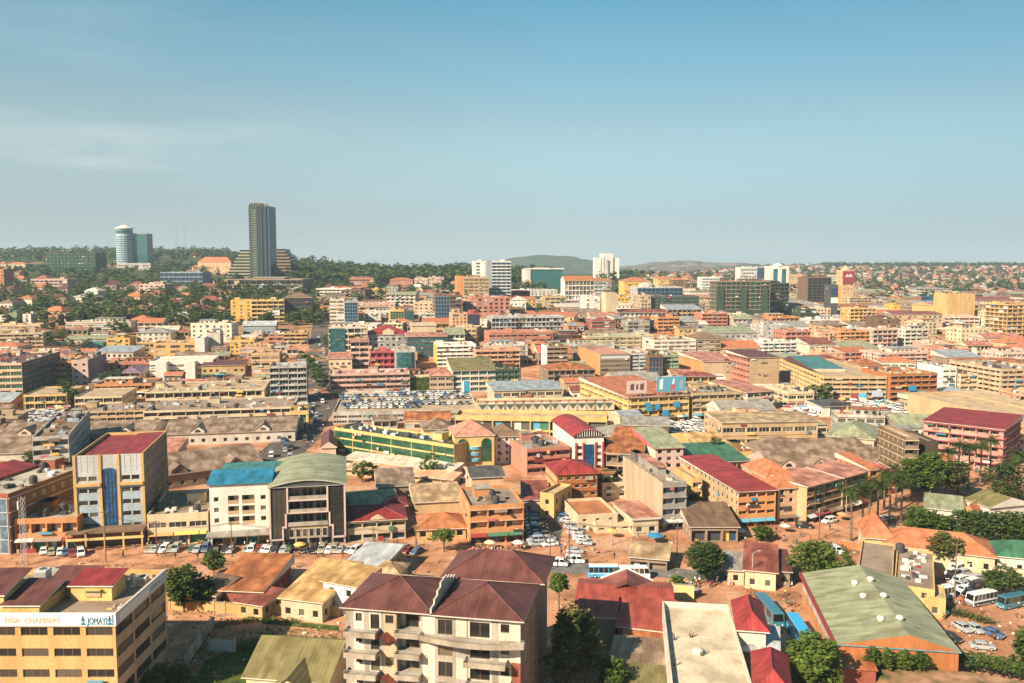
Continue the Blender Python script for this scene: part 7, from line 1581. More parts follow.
# far crest, far plain and distant hill woods
WV, WF = [], []
for i in range(2380):
    if i < 610:
        px = rv.choice([rv.uniform(-20, 330), rv.uniform(-20, 560)]); y = rv.uniform(1750, 2300) if px < 330 else rv.uniform(1480, 1900); x = (px - 512) / F * y; p = Vector((x, y, ground(x, y)))
    elif i < 1980:
        px = rv.uniform(600, 1060); y = rv.choice([rv.uniform(1050, 2200), rv.uniform(2200, 3400)]); x = (px - 512) / F * y; p = Vector((x, y, ground(x, y)))
    else:
        px = rv.uniform(820, 1060); y = rv.uniform(2850, 3150); x = (px - 512) / F * y; p = Vector((x, y, ground(x, y)))
    if not clear(p.x, p.y, 7): continue
    s = rv.uniform(.8, 1.5) * (1.25 if i >= 1980 else 1.25 if i < 610 else 1)
    for q, rr in crown_points(i, 26, 12 * s, 10 * s, 0): quad(WV, WF, p + q, 2.6 * s * rr.uniform(.7, 1.2), rr)
me = bpy.data.meshes.new('distant_woodland'); me.from_pydata(WV, [], WF); me.materials.append(LEAFD); tag(put(me, 'distant_woodland'), kind='stuff')
# ---------------------------------------------------------------- small far houses
HW = ['cream', 'beige', 'palepink', 'offwhite', 'peach', 'sand', 'palepink']; HR = ['tile rust', 'tile terracotta', 'tile brown', 'tile brick', 'sheet maroon', 'sheet lightgrey', 'sheet taupe']
HN = ['rust', 'orange', 'brown', 'brick red', 'maroon', 'pale grey', 'grey brown']
def house_mb(k, x0, y0, z0, yaw, s, wc, rc):
    c, n = math.cos(yaw), math.sin(yaw); T = lambda x, y, z: (x0 + c * x - n * y, y0 + n * x + c * y, z0 + z)
    w_, d_, h_ = 6 * s, 4.5 * s, 4.2 * s; B0 = [T(-w_, -d_, -3), T(w_, -d_, -3), T(w_, d_, -3), T(-w_, d_, -3)]; B1 = [T(-w_, -d_, h_), T(w_, -d_, h_), T(w_, d_, h_), T(-w_, d_, h_)]
    for i in range(4): k.face([B0[i], B0[(i + 1) % 4], B1[(i + 1) % 4], B1[i]], 'wall ' + wc)
    e = .7; E = [T(-w_ - e, -d_ - e, h_), T(w_ + e, -d_ - e, h_), T(w_ + e, d_ + e, h_), T(-w_ - e, d_ + e, h_)]; a, b_ = T(-w_ * .4, 0, h_ + 3 * s), T(w_ * .4, 0, h_ + 3 * s)
    k.face([E[0], E[1], b_, a], rc); k.face([E[2], E[3], a, b_], rc); k.face([E[1], E[2], b_], rc); k.face([E[3], E[0], a], rc); k.face(E[::-1], rc)
    for q in (-.55, 0, .5): k.face([T(w_ * q - .9, -d_ - .05, 1.2), T(w_ * q + .9, -d_ - .05, 1.2), T(w_ * q + .9, -d_ - .05, 2.9 * s), T(w_ * q - .9, -d_ - .05, 2.9 * s)], 'paint charcoal')
def hzone(px, row):
    if px < 330: return 'on the wooded slope beside the hotel tower' if row < 290 else 'at the foot of the wooded slope'
    if px < 560: return 'among the trees of the ridge'
    if row > 290: return 'on the plain behind the netted block'
    return 'on the distant hillside near the skyline'
HS = []
for i in range(1960):
    if i < 1800:
        px = rv.uniform(640, 1050); y = 1000 + 2200 * rv.random() ** .8
        x = (px - 512) / F * y; row = to_px(x, y, ground(x, y))[1]
    else:
        px = rv.uniform(-15, 540); row = rv.uniform(258, 322) if px < 330 else rv.uniform(280, 306); p = on_ground(px, row); x, y = p.x, p.y
    if clear(x, y, 11) and not any(abs(x - a) < 12 and abs(y - c) < 11 for a, c, *_ in HS): HS.append((x, y, px, row))
HS.sort(key=lambda s: s[1]); HK = MB(); nh = 0
for i, (x, y, px, row) in enumerate(HS):
    j = rv.randrange(7); wc = HW[j]; q = rv.randrange(7); s = rv.uniform(.65, 1.1) * (1.15 if y > 1900 else 1); yaw = rv.uniform(-.5, .5); s *= 1.45 if px < 560 else 1
    if nh < 270 and i < 300:
        k = MB(); house_mb(k, 0, 0, 0, 0, s, wc, HR[q]); nh += 1
        tag(k.obj('small_house', None, (x, y, ground(x, y)), yaw), '%s roofed house with %s walls %s' % (HN[q], CN.get(wc, wc), hzone(px, row)), 'house', 'houses ' + hzone(px, row))
    else: house_mb(HK, x, y, ground(x, y), yaw, s, wc, HR[q])
tag(HK.obj('distant_town'), kind='stuff')
print('houses', len(HS), 'trees', NT[0])
# ---------------------------------------------------------------- vehicles
def carpaint(c):
    k = 'car ' + c
    if k not in MATS:
        m, n, b = new_mat('car paint ' + c); b.inputs['Base Color'].default_value = (*C[c], 1); b.inputs['Roughness'].default_value = .32; b.inputs['Coat Weight'].default_value = .4; MATS[k] = m
    return MATS[k]
C.update(carwhite=(.70, .70, .68), carsilver=(.36, .37, .38), carblack=(.02, .02, .022), carblue=(.05, .11, .22), cargold=(.34, .30, .22), cargreen=(.03, .09, .06), carred=(.28, .03, .03), busblue=(.05, .36, .62), busteal=(.05, .17, .22))
CARN = dict(carwhite='white', carsilver='silver', carblack='black', carblue='blue', cargold='beige', cargreen='green', carred='red')
def loft(k, secs, m):
    """sections (y, half width, z low, z high) joined into a closed hull"""
    R_ = [[(-w_, y, a), (w_, y, a), (w_, y, a + (c - a) * .6), (w_ * .92, y, c), (-w_ * .92, y, c), (-w_, y, a + (c - a) * .6)] for y, w_, a, c in secs]
    for p, q in zip(R_, R_[1:]):
        for i in range(6): k.face([p[i], q[i], q[(i + 1) % 6], p[(i + 1) % 6]], m)
    k.face(R_[0], m); k.face(R_[-1][::-1], m)
KIND = dict(car=(4.4, .86, .95, 1.45, .95, 3.9, 1.5, 3.3), suv=(4.6, .92, 1.05, 1.8, 1.0, 4.5, 1.55, 4.2), minibus=(4.8, .86, 1.1, 2.0, .35, 4.75, 1.0, 4.65), bus=(7.2, 1.08, 1.25, 2.75, .05, 7.15, .45, 7.05), coach=(11.5, 1.22, 1.45, 3.2, .05, 11.45, .4, 11.3))
def vehicle_meshes(kind, single=False):
    Ln, W, belt, top, g0, g1, t0, t1 = KIND[kind]; o = -Ln / 2; b = MB(); z0 = .28
    loft(b, [(o, W * .86, z0 + .1, belt * .78), (o + .12, W * .95, z0, belt * .84), (o + g0, W, z0, belt * .98), (o + Ln * .5, W, z0, belt), (o + g1 - .05, W, z0, belt), (o + Ln - .1, W * .95, z0, belt * .93), (o + Ln, W * .88, z0 + .1, belt * .82)], 'P')
    wt = W * (.80 if kind in ('car', 'suv') else .93); wb = W * .94
    Bt = [(-wb, o + g0), (wb, o + g0), (wb, o + g1), (-wb, o + g1)]; Tt = [(-wt, o + t0), (wt, o + t0), (wt, o + t1), (-wt, o + t1)]; zb = belt - .04; zr = top - .1
    b.face([(*Tt[k], zr) for k in range(4)], 'P'); T2 = [(x * .9, y + (.12 if k < 2 else -.12), top) for k, (x, y) in enumerate(Tt)]; b.face(T2, 'P')
    for k in range(4): b.face([(*Tt[k], zr), (*Tt[(k + 1) % 4], zr), T2[(k + 1) % 4], T2[k]], 'P'); b.face([(*Bt[k], zb), (*Bt[(k + 1) % 4], zb), (*Tt[(k + 1) % 4], zr), (*Tt[k], zr)], 'P')
    parts = [('body', b)]
    def pane(i, nm, split=1):
        a, c, d, e = Vector((*Bt[i], zb)), Vector((*Bt[(i + 1) % 4], zb)), Vector((*Tt[(i + 1) % 4], zr)), Vector((*Tt[i], zr)); nr = (c - a).cross(e - a).normalized() * .02
        for j in range(split):
            u0, u1 = (j + .06) / split, (j + .94) / split; P = lambda u, v: (a.lerp(c, u)).lerp(e.lerp(d, u), v) + nr
            g = MB(); g.face([P(u0 if split > 1 else .06, .1), P(u1 if split > 1 else .94, .1), P(u1 if split > 1 else .92, .93), P(u0 if split > 1 else .08, .93)], 'glass blue' if kind == 'x' else 'glass dark'); parts.append((nm, g))
    ns = {'car': 2, 'suv': 2, 'minibus': 3, 'bus': 6, 'coach': 9}[kind]
    pane(0, 'windscreen'); pane(2, 'rear_window'); pane(1, 'side_window', ns); pane(3, 'side_window', ns)
    r = .33 if kind in ('car', 'minibus') else .38 if kind == 'suv' else .46
    for y in (o + Ln * .19, o + Ln * .79):
        for s in (-1, 1): wl = MB(); wl.tube((s * (W - .2), y, r), (s * (W + .02), y, r), r, r, 'paint black', 10); wl.tube((s * (W + .02), y, r), (s * (W + .03), y, r), r * .55, r * .5, 'paint silver', 8); parts.append(('wheel', wl))
    for s in (-1, 1): h = MB(); h.box(s * W * .62 - .17, o - .03, belt * .58, s * W * .62 + .17, o + .1, belt * .72, 'paint white'); parts.append(('headlight', h))
    h = MB(); h.box(-W * .3, o - .035, .42, W * .3, o + .06, .56, 'paint offwhite'); parts.append(('number_plate', h))
    MATS['P'] = carpaint('carwhite')
    if single:
        a = MB()
        for _, p in parts:
            base = len(a.v); a.v += p.v; a.f += [tuple(i + base for i in f) for f in p.f]; a.m += [a.slot(p.names[i]) for i in p.m]
        return a.mesh(kind)
    return [(nm, p.mesh(kind + '_' + nm)) for nm, p in parts]
VM = {k: vehicle_meshes(k) for k in KIND}; VS = {k: vehicle_meshes(k, True) for k in KIND}
NV = [0]
NAMEK = dict(car='parked_car', suv='parked_car', minibus='minibus', bus='bus', coach='bus')
def repaint(o, paint):
    for s in o.material_slots:
        if s.material == MATS['P']: s.link = 'OBJECT'; s.material = carpaint(paint)
def vehicle(kind, paint, p, yaw, label, group=None, full=True, band=None):
    NV[0] += 1; cat = 'car' if kind in ('car', 'suv') else 'minibus' if kind == 'minibus' else 'bus'
    if full:
        t = thing(NAMEK[kind], label, cat, p, yaw, group)
        for nm, me in VM[kind]:
            o = put(me, nm, t)
            if nm == 'body': repaint(o, paint)
        if band:
            Ln, W, belt = KIND[kind][:3]; k = MB()
            for s in (-1, 1): k.box(s * W - .015, -Ln * .46, .42 if band != 'white' else belt * .86, s * W + .015, Ln * .46, belt * (.82 if band != 'white' else .97), 'paint ' + band)
            k.box(-W * .88, -Ln * .46, KIND[kind][3] - .06, W * .88, Ln * .46, KIND[kind][3] + .05, 'paint ' + band) if band == 'white' else None; k.box(-W * .9, -Ln / 2 - .02, .45, W * .9, -Ln / 2 + .1, belt * .7, 'paint ' + band); k.obj('colour_band', t)
    else:
        t = put(VS[kind], NAMEK[kind], None, p, yaw); tag(t, label, cat, group); repaint(t, paint)
    return t
ORD = ['first', 'second', 'third', 'fourth', 'fifth', 'sixth', 'seventh', 'eighth', 'ninth', 'tenth', 'eleventh', 'twelfth', 'thirteenth', 'fourteenth', 'fifteenth', 'sixteenth']
PAL = ['carwhite', 'carblack', 'carsilver', 'carsilver', 'carblack', 'carblue', 'cargold', 'carwhite', 'cargreen', 'carred']
rc_ = random.Random(31)
def car_row(pix0, pix1, n, yaw, end, row, group, pal=PAL, jit=.4, z=None, full=True, kinds=('car', 'car', 'suv')):
    a, c = (on_ground(*pix0), on_ground(*pix1)) if z is None else (on_z(*pix0, z), on_z(*pix1, z)); cnt = {}
    for i in range(n):
        p = a.lerp(c, (i + .5) / n); pc = rc_.choice(pal); kd = rc_.choice(kinds); nm = CARN[pc] + (' tall car' if kd == 'suv' else ' minibus' if kd == 'minibus' else ' car'); cnt[nm] = cnt.get(nm, 0) + 1
        if rc_.random() < .14: continue
        vehicle(kd, pc, (p.x + rc_.uniform(-jit, jit), p.y + rc_.uniform(-jit, jit), p.z + .07 if z is None else z + .02), yaw + rc_.uniform(-.08, .08), '%s %s from %s, %s' % (ORD[min(15, cnt[nm] - 1)], nm, end, row), group, full)
car_row((143, 551), (208, 551), 11, R(4), 'the arched blue glass block', 'row before the yellow panel shop', 'cars parked along the red earth street')
car_row((210, 552), (272, 552), 11, R(2), 'the yellow panel shop', 'row before the blue roofed flats', 'cars parked along the red earth street')
car_row((274, 552), (344, 552), 11, R(0), 'the blue roofed flats', 'row before the grey barrel roofed office', 'cars parked along the red earth street')
car_row((346, 552), (420, 553), 10, R(-25), 'the grey barrel roofed office', 'row before the cream pediment house', 'cars parked along the red earth street')
car_row((42, 553), (84, 556), 6, R(30), 'the olive roofed shed', 'group before the orange shop house', 'cars parked along the red earth street')
car_row((551, 501), (586, 546), 16, R(68), 'the rust orange brick block', 'row along the low cream court', 'cars in the car park', ['carwhite', 'carsilver', 'carblue', 'carwhite', 'carsilver'])
car_row((527, 505), (538, 548), 13, R(-75), 'the rust orange brick block', 'row by the orange shop house', 'cars in the car park', ['carblue', 'carblack', 'carsilver', 'carwhite', 'cargreen'])
car_row((531, 514), (551, 548), 8, R(-75), 'the rust orange brick block', 'inner car park row', 'cars in the car park', ['carblue', 'carsilver', 'carwhite', 'carblack'])
car_row((520, 500), (552, 499), 7, R(10), 'the maroon lane store', 'short row at the car park head', 'cars in the car park')
car_row((958, 588), (980, 580), 3, R(-60), 'the scrap roofed yellow workshop', 'outer line of the yard', 'cars in the fenced yard', ['carwhite', 'carsilver'])
car_row((950, 574), (970, 598), 6, R(-62), 'the long orange tiled roof', 'packed yard', 'cars in the fenced yard', ['carwhite', 'carblack', 'carwhite', 'carsilver'])
car_row((957, 570), (978, 592), 6, R(-62), 'the long orange tiled roof', 'middle line of the yard', 'cars in the fenced yard', ['carwhite', 'carwhite', 'carblack', 'carsilver'])
def one(kind, paint, px, py, yaw, label, **k):
    p = on_ground(px, py); return vehicle(kind, paint, (p.x, p.y, p.z + .075), R(yaw), label, **k)
one('bus', 'busblue', 603.5, 577, 90, 'blue and white bus stopped by the asphalt behind the rusty hall', band='white'); one('bus', 'carwhite', 634, 578, 90, 'plain cream white bus stopped behind the small front gable')
vehicle('coach', 'busteal', (52.6, 169, .08), R(2), 'long pale blue coach parked beside the warehouse wall'); vehicle('coach', 'busblue', (55.4, 158.6, .08), R(-3), 'bright blue coach parked nose to tail behind the pale one')
one('bus', 'carwhite', 939, 599, -70, 'white bus in front of the scrap roofed yellow workshop', band='silver'); one('bus', 'carwhite', 981, 604, -68, 'white bus with broad roof beside the flat canopy tree', band='charcoal'); one('bus', 'busteal', 1012, 607, -68, 'dark teal bus at the edge beside the flat canopy tree')
one('minibus', 'carwhite', 785, 583, 5, 'white minibus at the corner of the warehouse'); one('minibus', 'carwhite', 575, 563, 85, 'white minibus at the mouth of the car park'); one('minibus', 'carwhite', 558, 566, 82, 'white van on the road by the apartments')
one('car', 'carwhite', 937, 613, 40, 'white car half hidden by the warehouse eave'); one('car', 'carblack', 950, 640, 35, 'black car under the low warehouse eave'); one('car', 'carsilver', 962, 630, 14, 'silver car parked against the scrub bank'); one('car', 'carsilver', 974, 631, 14, 'second silver car against the scrub bank, further from the warehouse'); one('car', 'carsilver', 982, 649, 78, 'grey car standing alone on the dirt yard'); one('car', 'carblue', 992, 636, 40, 'dark car beside motorcycles at the yard edge')
one('suv', 'carwhite', 829, 523, -60, 'white car driving below the curving gallery block'); one('suv', 'carblack', 804, 528, 80, 'black car parked by the orange attic block'); one('car', 'carblack', 868, 528, -50, 'black car between the palm trunks'); one('car', 'carwhite', 882, 521, -55, 'white car beside the dull green villa'); one('car', 'carsilver', 888, 520, -55, 'silver car behind the white one at the villa')
one('car', 'carsilver', 575, 553, 80, 'silver pickup like car turning out of the car park'); one('suv', 'carwhite', 836, 553, 20, 'white car behind the round green tree'); one('car', 'carsilver', 655, 537, 85, 'silver car under the blue umbrella'); one('suv', 'carsilver', 688, 592, 70, 'silver car beside the small tree at the rusty hall')
one('suv', 'carwhite', 700, 533, 40, 'white car in front of the brown open shop row'); one('minibus', 'carwhite', 940, 503, 30, 'white van below the tall palms')
rz_ = ROOFPARK.bz + ROOFPARK.roof_z
def roof_row(px0, r0, px1, r1, n, yaw, group, label, z, pal, kd=('car',), full=False):
    a, c = on_z(px0, r0, z), on_z(px1, r1, z)
    for i in range(n):
        p = a.lerp(c, (i + .5) / n); pc = rc_.choice(pal); k = rc_.choice(kd)
        vehicle(k, pc, (p.x + rc_.uniform(-.5, .5), p.y + rc_.uniform(-.6, .6), z + .03), yaw + rc_.uniform(-.1, .1), '%s %s %s' % (CARN[pc], 'minibus' if k == 'minibus' else 'car', label), group, full)
for (x0, r0, x1, r1, n) in ((338, 397, 468, 395, 26), (340, 399.5, 360, 399.5, 5), (352, 403, 372, 402, 5), (376, 401, 470, 398, 18), (392, 404, 440, 403, 11), (384, 394.5, 460, 393.2, 16), (340, 405.5, 470, 404, 22), (344, 408.5, 420, 407.5, 14)): roof_row(x0, r0, x1, r1, n, R(rc_.uniform(-20, 20)), 'cars on the roof of the parking hall', 'on the roof of the long parking hall', rz_, ['carwhite', 'carwhite', 'carsilver', 'carblue', 'carblack'])
def ground_field(x0, r0, x1, r1, n, kinds, group, label, pal, yaw=0):
    for i in range(n):
        for _ in range(12):
            p = on_ground(rc_.uniform(x0, x1), rc_.uniform(r0, r1))
            if not overlaps((p.x, p.y), 2.4) and all(math.hypot(p.x - q[0], p.y - q[1]) > 3.1 for q in CARS): break
        else: continue
        CARS.append((p.x, p.y)); pc = rc_.choice(pal); k = rc_.choice(kinds)
        vehicle(k, pc, (p.x, p.y, p.z + .07), yaw + rc_.choice([0, .15, -.2, 1.5]), '%s %s %s' % (CARN[pc], 'minibus' if k == 'minibus' else 'car', label), group, False)
CARS = []
ground_field(0, 412, 66, 428, 70, ('minibus',), 'minibuses in the taxi park', 'in the crowded taxi park before the yellow framed arcade', ['carwhite', 'carwhite', 'carwhite', 'carsilver'], .5)
ground_field(100, 353, 150, 361, 22, ('car',), 'cars in the lot above the orange row', 'in the lot above the orange single storey row', ['carwhite', 'carsilver', 'carblue'])
ground_field(657, 421, 722, 436, 46, ('minibus', 'minibus', 'car'), 'vehicles in the market lot', 'in the lot below the billboard market', ['carwhite', 'carwhite', 'carwhite', 'carsilver'], .3)
ground_field(785, 404, 925, 417, 80, ('minibus', 'minibus', 'minibus', 'car'), 'vehicles before the long galleries', 'in the crowd before the brown six storey galleries', ['carwhite', 'carwhite', 'carwhite', 'carsilver'], .2)
for i in range(46):
    t = i / 46; j = t * (len(AV) - 2.01); a = AV[int(j)].lerp(AV[int(j) + 1], j - int(j)); pc = rc_.choice(['carwhite', 'carwhite', 'carsilver', 'carblack', 'carblue']); k = rc_.choice(['minibus', 'car', 'minibus']); x = a.x + rc_.uniform(-6, 6); y = a.y + rc_.uniform(-5, 5)
    vehicle(k, pc, (x, y, ground(x, y) + .07), R(rc_.choice([14, 194])), '%s %s in the traffic of the crowded avenue' % (CARN[pc], 'minibus' if k == 'minibus' else 'car'), 'traffic in the avenue', False)
# ---------------------------------------------------------------- motorcycles
k = MB()
for y in (-.62, .62): k.tube((-.05, y, .3), (.05, y, .3), .3, .3, 'paint black', 10)
k.box(-.13, -.35, .35, .13, .3, .68, 'paint maroon'); k.box(-.15, -.05, .72, .15, .75, .82, 'paint charcoal'); k.box(-.14, -.45, .68, .14, -.05, .9, 'paint red'); k.tube((0, -.62, .3), (0, -.45, 1.0), .045, .04, 'paint silver', 5); k.tube((-.36, -.42, 1.02), (.36, -.42, 1.02), .03, .03, 'paint black', 5); k.tube((.16, .1, .25), (.16, .85, .35), .05, .06, 'paint silver', 5)
MOTO = k.mesh('motorcycle')
for i in range(24):
    px, py = (rc_.uniform(722, 778), rc_.uniform(578, 582.5)) if i < 18 else (rc_.uniform(990, 1000), rc_.uniform(630, 640)); p = on_ground(px, py)
    tag(put(MOTO, 'motorcycle', None, (p.x, p.y, p.z + .07), rc_.uniform(-.6, .6)), 'motorcycle parked in the line below the maroon roofed shop' if i < 18 else 'motorcycle parked by the dark car at the yard edge', 'motorcycle', 'motorcycles by the maroon shop' if i < 18 else 'motorcycles in the yard')
# ---------------------------------------------------------------- people: one continuous skin per pose
def person_mesh(name, J, E, rad):
    me = bpy.data.meshes.new(name); me.from_pydata(J, E, []); o = bpy.data.objects.new(name, me); COL.objects.link(o)
    md = o.modifiers.new('skin', 'SKIN'); md.use_smooth_shade = True; o.modifiers.new('sub', 'SUBSURF').levels = 1
    for v, r in zip(me.skin_vertices[0].data, rad): v.radius = r
    me.skin_vertices[0].data[0].use_root = True
    bpy.context.view_layer.update(); dm = bpy.data.meshes.new_from_object(o.evaluated_get(bpy.context.evaluated_depsgraph_get())); bpy.data.objects.remove(o)
    dm.name = name; dm.materials.clear()
    for c in ('shirt', 'trousers', 'skin', 'hair'): dm.materials.append(MATS['body ' + c])
    for f in dm.polygons:
        c = f.center
        f.material_index = 3 if c.z > 1.60 or (c.z > 1.50 and c.y > .03) else 2 if c.z > 1.42 or (abs(c.x) > .21 and c.z < 1.12) or c.z < .09 else 0 if c.z > .93 else 1
    return dm
for nm, col in (('shirt', (.6, .6, .58)), ('trousers', (.03, .03, .04)), ('skin', (.075, .04, .025)), ('hair', (.012, .01, .009))):
    m, n, b = new_mat('body ' + nm); b.inputs['Base Color'].default_value = (*col, 1); b.inputs['Roughness'].default_value = .8; MATS['body ' + nm] = m
for nm, col in (('red', (.45, .04, .04)), ('blue', (.05, .14, .35)), ('yellow', (.6, .42, .06)), ('black', (.03, .03, .03)), ('green', (.05, .2, .08)), ('pink', (.55, .2, .25)), ('white', (.65, .65, .62))):
    m, n, b = new_mat('shirt ' + nm); b.inputs['Base Color'].default_value = (*col, 1); b.inputs['Roughness'].default_value = .85; MATS['shirt ' + nm] = m
def pose(st, sw):
    J = [(0, 0, .95), (0, 0, 1.15), (0, 0, 1.36), (0, -.01, 1.47), (0, -.02, 1.56), (0, -.02, 1.68)]; r = [(.155, .11), (.14, .10), (.165, .105), (.055, .055), (.085, .095), (.075, .085)]; E = [(0, 1), (1, 2), (2, 3), (3, 4), (4, 5)]
    for s in (-1, 1):
        q = s * st; b0 = len(J); J += [(s * .10, -q * .02, .88), (s * .105, -q * .16 - .02, .49), (s * .11, -q * .20 + (.06 if q < 0 else 0), .09), (s * .115, -q * .2 - .12, .045)]; r += [(.085, .09), (.058, .062), (.042, .046), (.04, .032)]; E += [(0, b0), (b0, b0 + 1), (b0 + 1, b0 + 2), (b0 + 2, b0 + 3)]
        q = -s * sw; b0 = len(J); J += [(s * .19, 0, 1.36), (s * .235, -q * .08 + .02, 1.10), (s * .24, -q * .2 - .04, .87), (s * .235, -q * .22 - .06, .78)]; r += [(.058, .055), (.043, .043), (.033, .033), (.03, .04)]; E += [(2, b0), (b0, b0 + 1), (b0 + 1, b0 + 2), (b0 + 2, b0 + 3)]
    return J, E, r
PM = [person_mesh('person_standing', *pose(0, .1)), person_mesh('person_walking', *pose(1, 1))]
def person(x, y, where, group, z=None):
    c = rc_.choice(['white', 'red', 'blue', 'yellow', 'black', 'green', 'pink', 'white']); wk = rc_.random() < .5
    o = put(PM[wk], 'person', None, (x, y, (ground(x, y) + .07) if z is None else z), rc_.uniform(0, 6.28)); o.material_slots[0].link = 'OBJECT'; o.material_slots[0].material = MATS['shirt ' + c]
    tag(o, 'person in a %s shirt %s %s' % (c, 'walking' if wk else 'standing', where), 'person', group)
def crowd(x0, r0, x1, r1, n, where, group):
    for _ in range(n):
        p = on_ground(rc_.uniform(x0, x1), rc_.uniform(r0, r1))
        if not overlaps((p.x, p.y), .5): person(p.x, p.y, where, group)
crowd(690, 580, 732, 589, 22, 'under the big dark street tree', 'people under the street tree'); crowd(470, 549, 525, 553, 22, 'before the stepped orange shop house', 'people before the orange shop house'); crowd(120, 556, 420, 560, 20, 'on the red earth street', 'people on the red earth street')
crowd(690, 530, 830, 545, 30, 'near the red roofed corner block', 'people near the corner block'); crowd(560, 545, 680, 572, 16, 'on the open earth by the asphalt', 'people by the asphalt'); crowd(760, 590, 800, 660, 9, 'beside the blue coaches', 'people by the coaches'); crowd(930, 600, 1020, 660, 9, 'in the dirt yard by the warehouse', 'people in the dirt yard'); crowd(130, 545, 425, 548.5, 46, 'at the shop fronts behind the parked cars', 'people at the shop fronts'); crowd(455, 470, 470, 510, 10, 'in the lane by the ochre store', 'people in the lane')
for i in range(110):
    j = rc_.uniform(0, len(AV) - 3.01); a = AV[int(j)].lerp(AV[int(j) + 1], j - int(j)); person(a.x + rc_.choice([-1, 1]) * rc_.uniform(6, 12), a.y + rc_.uniform(-6, 6), 'in the crowd along the avenue', 'crowd along the avenue')
# ---------------------------------------------------------------- poles, masts, umbrellas, tanks, hoardings
def pole(px, py, H, label, arm=1.6, name='utility_pole', m='BARK'):
    p = on_ground(px, py); t = thing(name, label, 'pole' if name == 'utility_pole' else 'street lamp', p, rnd.uniform(-.4, .4)); k = MB(); k.tube((0, 0, -.5), (0, 0, H), .16, .10, m, 7); k.obj('post', t); k = MB()
    if name == 'utility_pole':
        k.box(-arm / 2, -.07, H - .7, arm / 2, .07, H - .55, m)
        for x in (-.45, 0, .45): k.tube((x * arm, 0, H - .55), (x * arm, 0, H - .3), .05, .05, 'paint offwhite', 5)
        k.obj('cross_arm', t)
    else: k.tube((0, 0, H), (1.4, 0, H + .5), .06, .05, m, 5); k.obj('bracket', t); k = MB(); k.box(1.2, -.12, H + .42, 1.9, .12, H + .55, 'paint lightgrey'); k.obj('lamp_head', t)
for px, py, H, lb in ((106, 562, 13, 'utility pole at the corner canopy of the arched glass block'), (157, 556, 9, 'utility pole before the yellow panel shop'), (232, 557, 9, 'utility pole before the blue roofed flats'), (374, 559, 8, 'utility pole by the shiny patched roof'), (416, 556, 8, 'utility pole beside the twin gable house'), (569, 566, 11, 'utility pole at the car park mouth'), (550, 570, 9, 'utility pole behind the apartments'), (677, 556, 9, 'utility pole by the tan awning stall'), (954, 606, 14, 'tall utility pole beside the white bus'), (819, 540, 8, 'utility pole on the upper road')): pole(px, py, H, lb)
for px, py, lb in ((612, 545, 'street lamp at the low cream court'), (752, 588, 'street lamp beside the line of motorcycles'), (846, 515, 'street lamp at the foot of the curving galleries')): pole(px, py, 8, lb, name='street_lamp', m='paint grey')
def cable(a, c, ha, hc, lb):
    P, Q = on_ground(*a) + Vector((0, 0, ha - .3)), on_ground(*c) + Vector((0, 0, hc - .3)); k = MB()
    for o in (-.6, 0, .6):
        pr = None
        for i in range(11):
            t = i / 10; q = P.lerp(Q, t) + Vector((0, o, -1.2 * 4 * t * (1 - t))) - P
            if pr is not None: k.tube(pr, q, .035, .035, 'paint charcoal', 4, False)
            pr = q
    tag(k.obj('power_cable', None, P), lb, 'power cable')
cable((106, 562), (157, 556), 13, 9, 'power cables from the tall corner pole to the yellow panel shop pole'); cable((157, 556), (232, 557), 9, 9, 'power cables strung from the yellow panel shop to the blue roofed flats'); cable((232, 557), (374, 559), 9, 8, 'power cables strung along the front of the grey barrel roofed office'); cable((374, 559), (416, 556), 8, 8, 'power cables between the patched roof pole and the twin gable house'); cable((569, 566), (677, 556), 11, 9, 'power cables crossing above the two buses'); cable((550, 570), (569, 566), 9, 11, 'short power cables above the car park mouth')
p = on_ground(25, 566); t = thing('lattice_mast', 'slim lattice mast before the dark brown brick block', 'mast', p); k = MB(); H = 17
for a, c in ((-.5, -.5), (.5, -.5), (.5, .5), (-.5, .5)): k.tube((a, c, -.3), (a, c, H), .06, .05, 'paint lightgrey', 5)
for i in range(14):
    z = i * 1.2
    for (a, c), (d, e) in zip(((-.5, -.5), (.5, -.5), (.5, .5), (-.5, .5)), ((.5, -.5), (.5, .5), (-.5, .5), (-.5, -.5))): k.tube((a, c, z), (d, e, z + 1.2), .03, .03, 'paint lightgrey', 4, False)
k.obj('lattice', t); k = MB(); k.tube((0, 0, H - 1), (0, 0, H + 3), .04, .03, 'paint red', 5); k.box(-.8, -.6, H - 3, -.55, -.3, H - 1, 'paint white'); k.obj('antenna', t)
def umbrella(px, py, c, label, s=1.6):
    p = on_ground(px, py); t = thing('market_umbrella', label, 'umbrella', p); k = MB(); k.tube((0, 0, 0), (0, 0, 2.5), .04, .04, 'paint grey', 6); k.obj('pole', t); k = MB(); k.lathe([(s, 2.0), (s * .55, 2.4), (0, 2.65)], 'paint ' + c, 8); k.lathe([(s, 1.97), (0, 2.55)], 'paint ' + c, 8); k.obj('canopy', t)
umbrella(655, 543, 'blue', 'big blue umbrella before the red flat roof villa', 2.2)
for px, py, c, lb in ((740, 538, 'offwhite', 'off white umbrella before the red roofed corner block'), (785, 533, 'lightgrey', 'grey umbrella before the orange attic block'), (300, 552, 'yellow', 'yellow umbrella before the grey barrel roofed office'), (490, 550, 'cream', 'cream umbrella before the stepped orange shop house'), (518, 550, 'offwhite', 'off white umbrella near the car park entrance'), (842, 521, 'orange', 'orange umbrella below the palms'), (612, 538, 'yellow', 'yellow umbrella before the cream wall annex')): umbrella(px, py, c, lb)
rt = random.Random(8)
TK = MB(); TK.lathe([(0, 0), (.95, 0), (1.0, .1), (1.0, 1.7), (.8, 2.0), (.3, 2.2), (0, 2.2)], 'paint charcoal', 14)
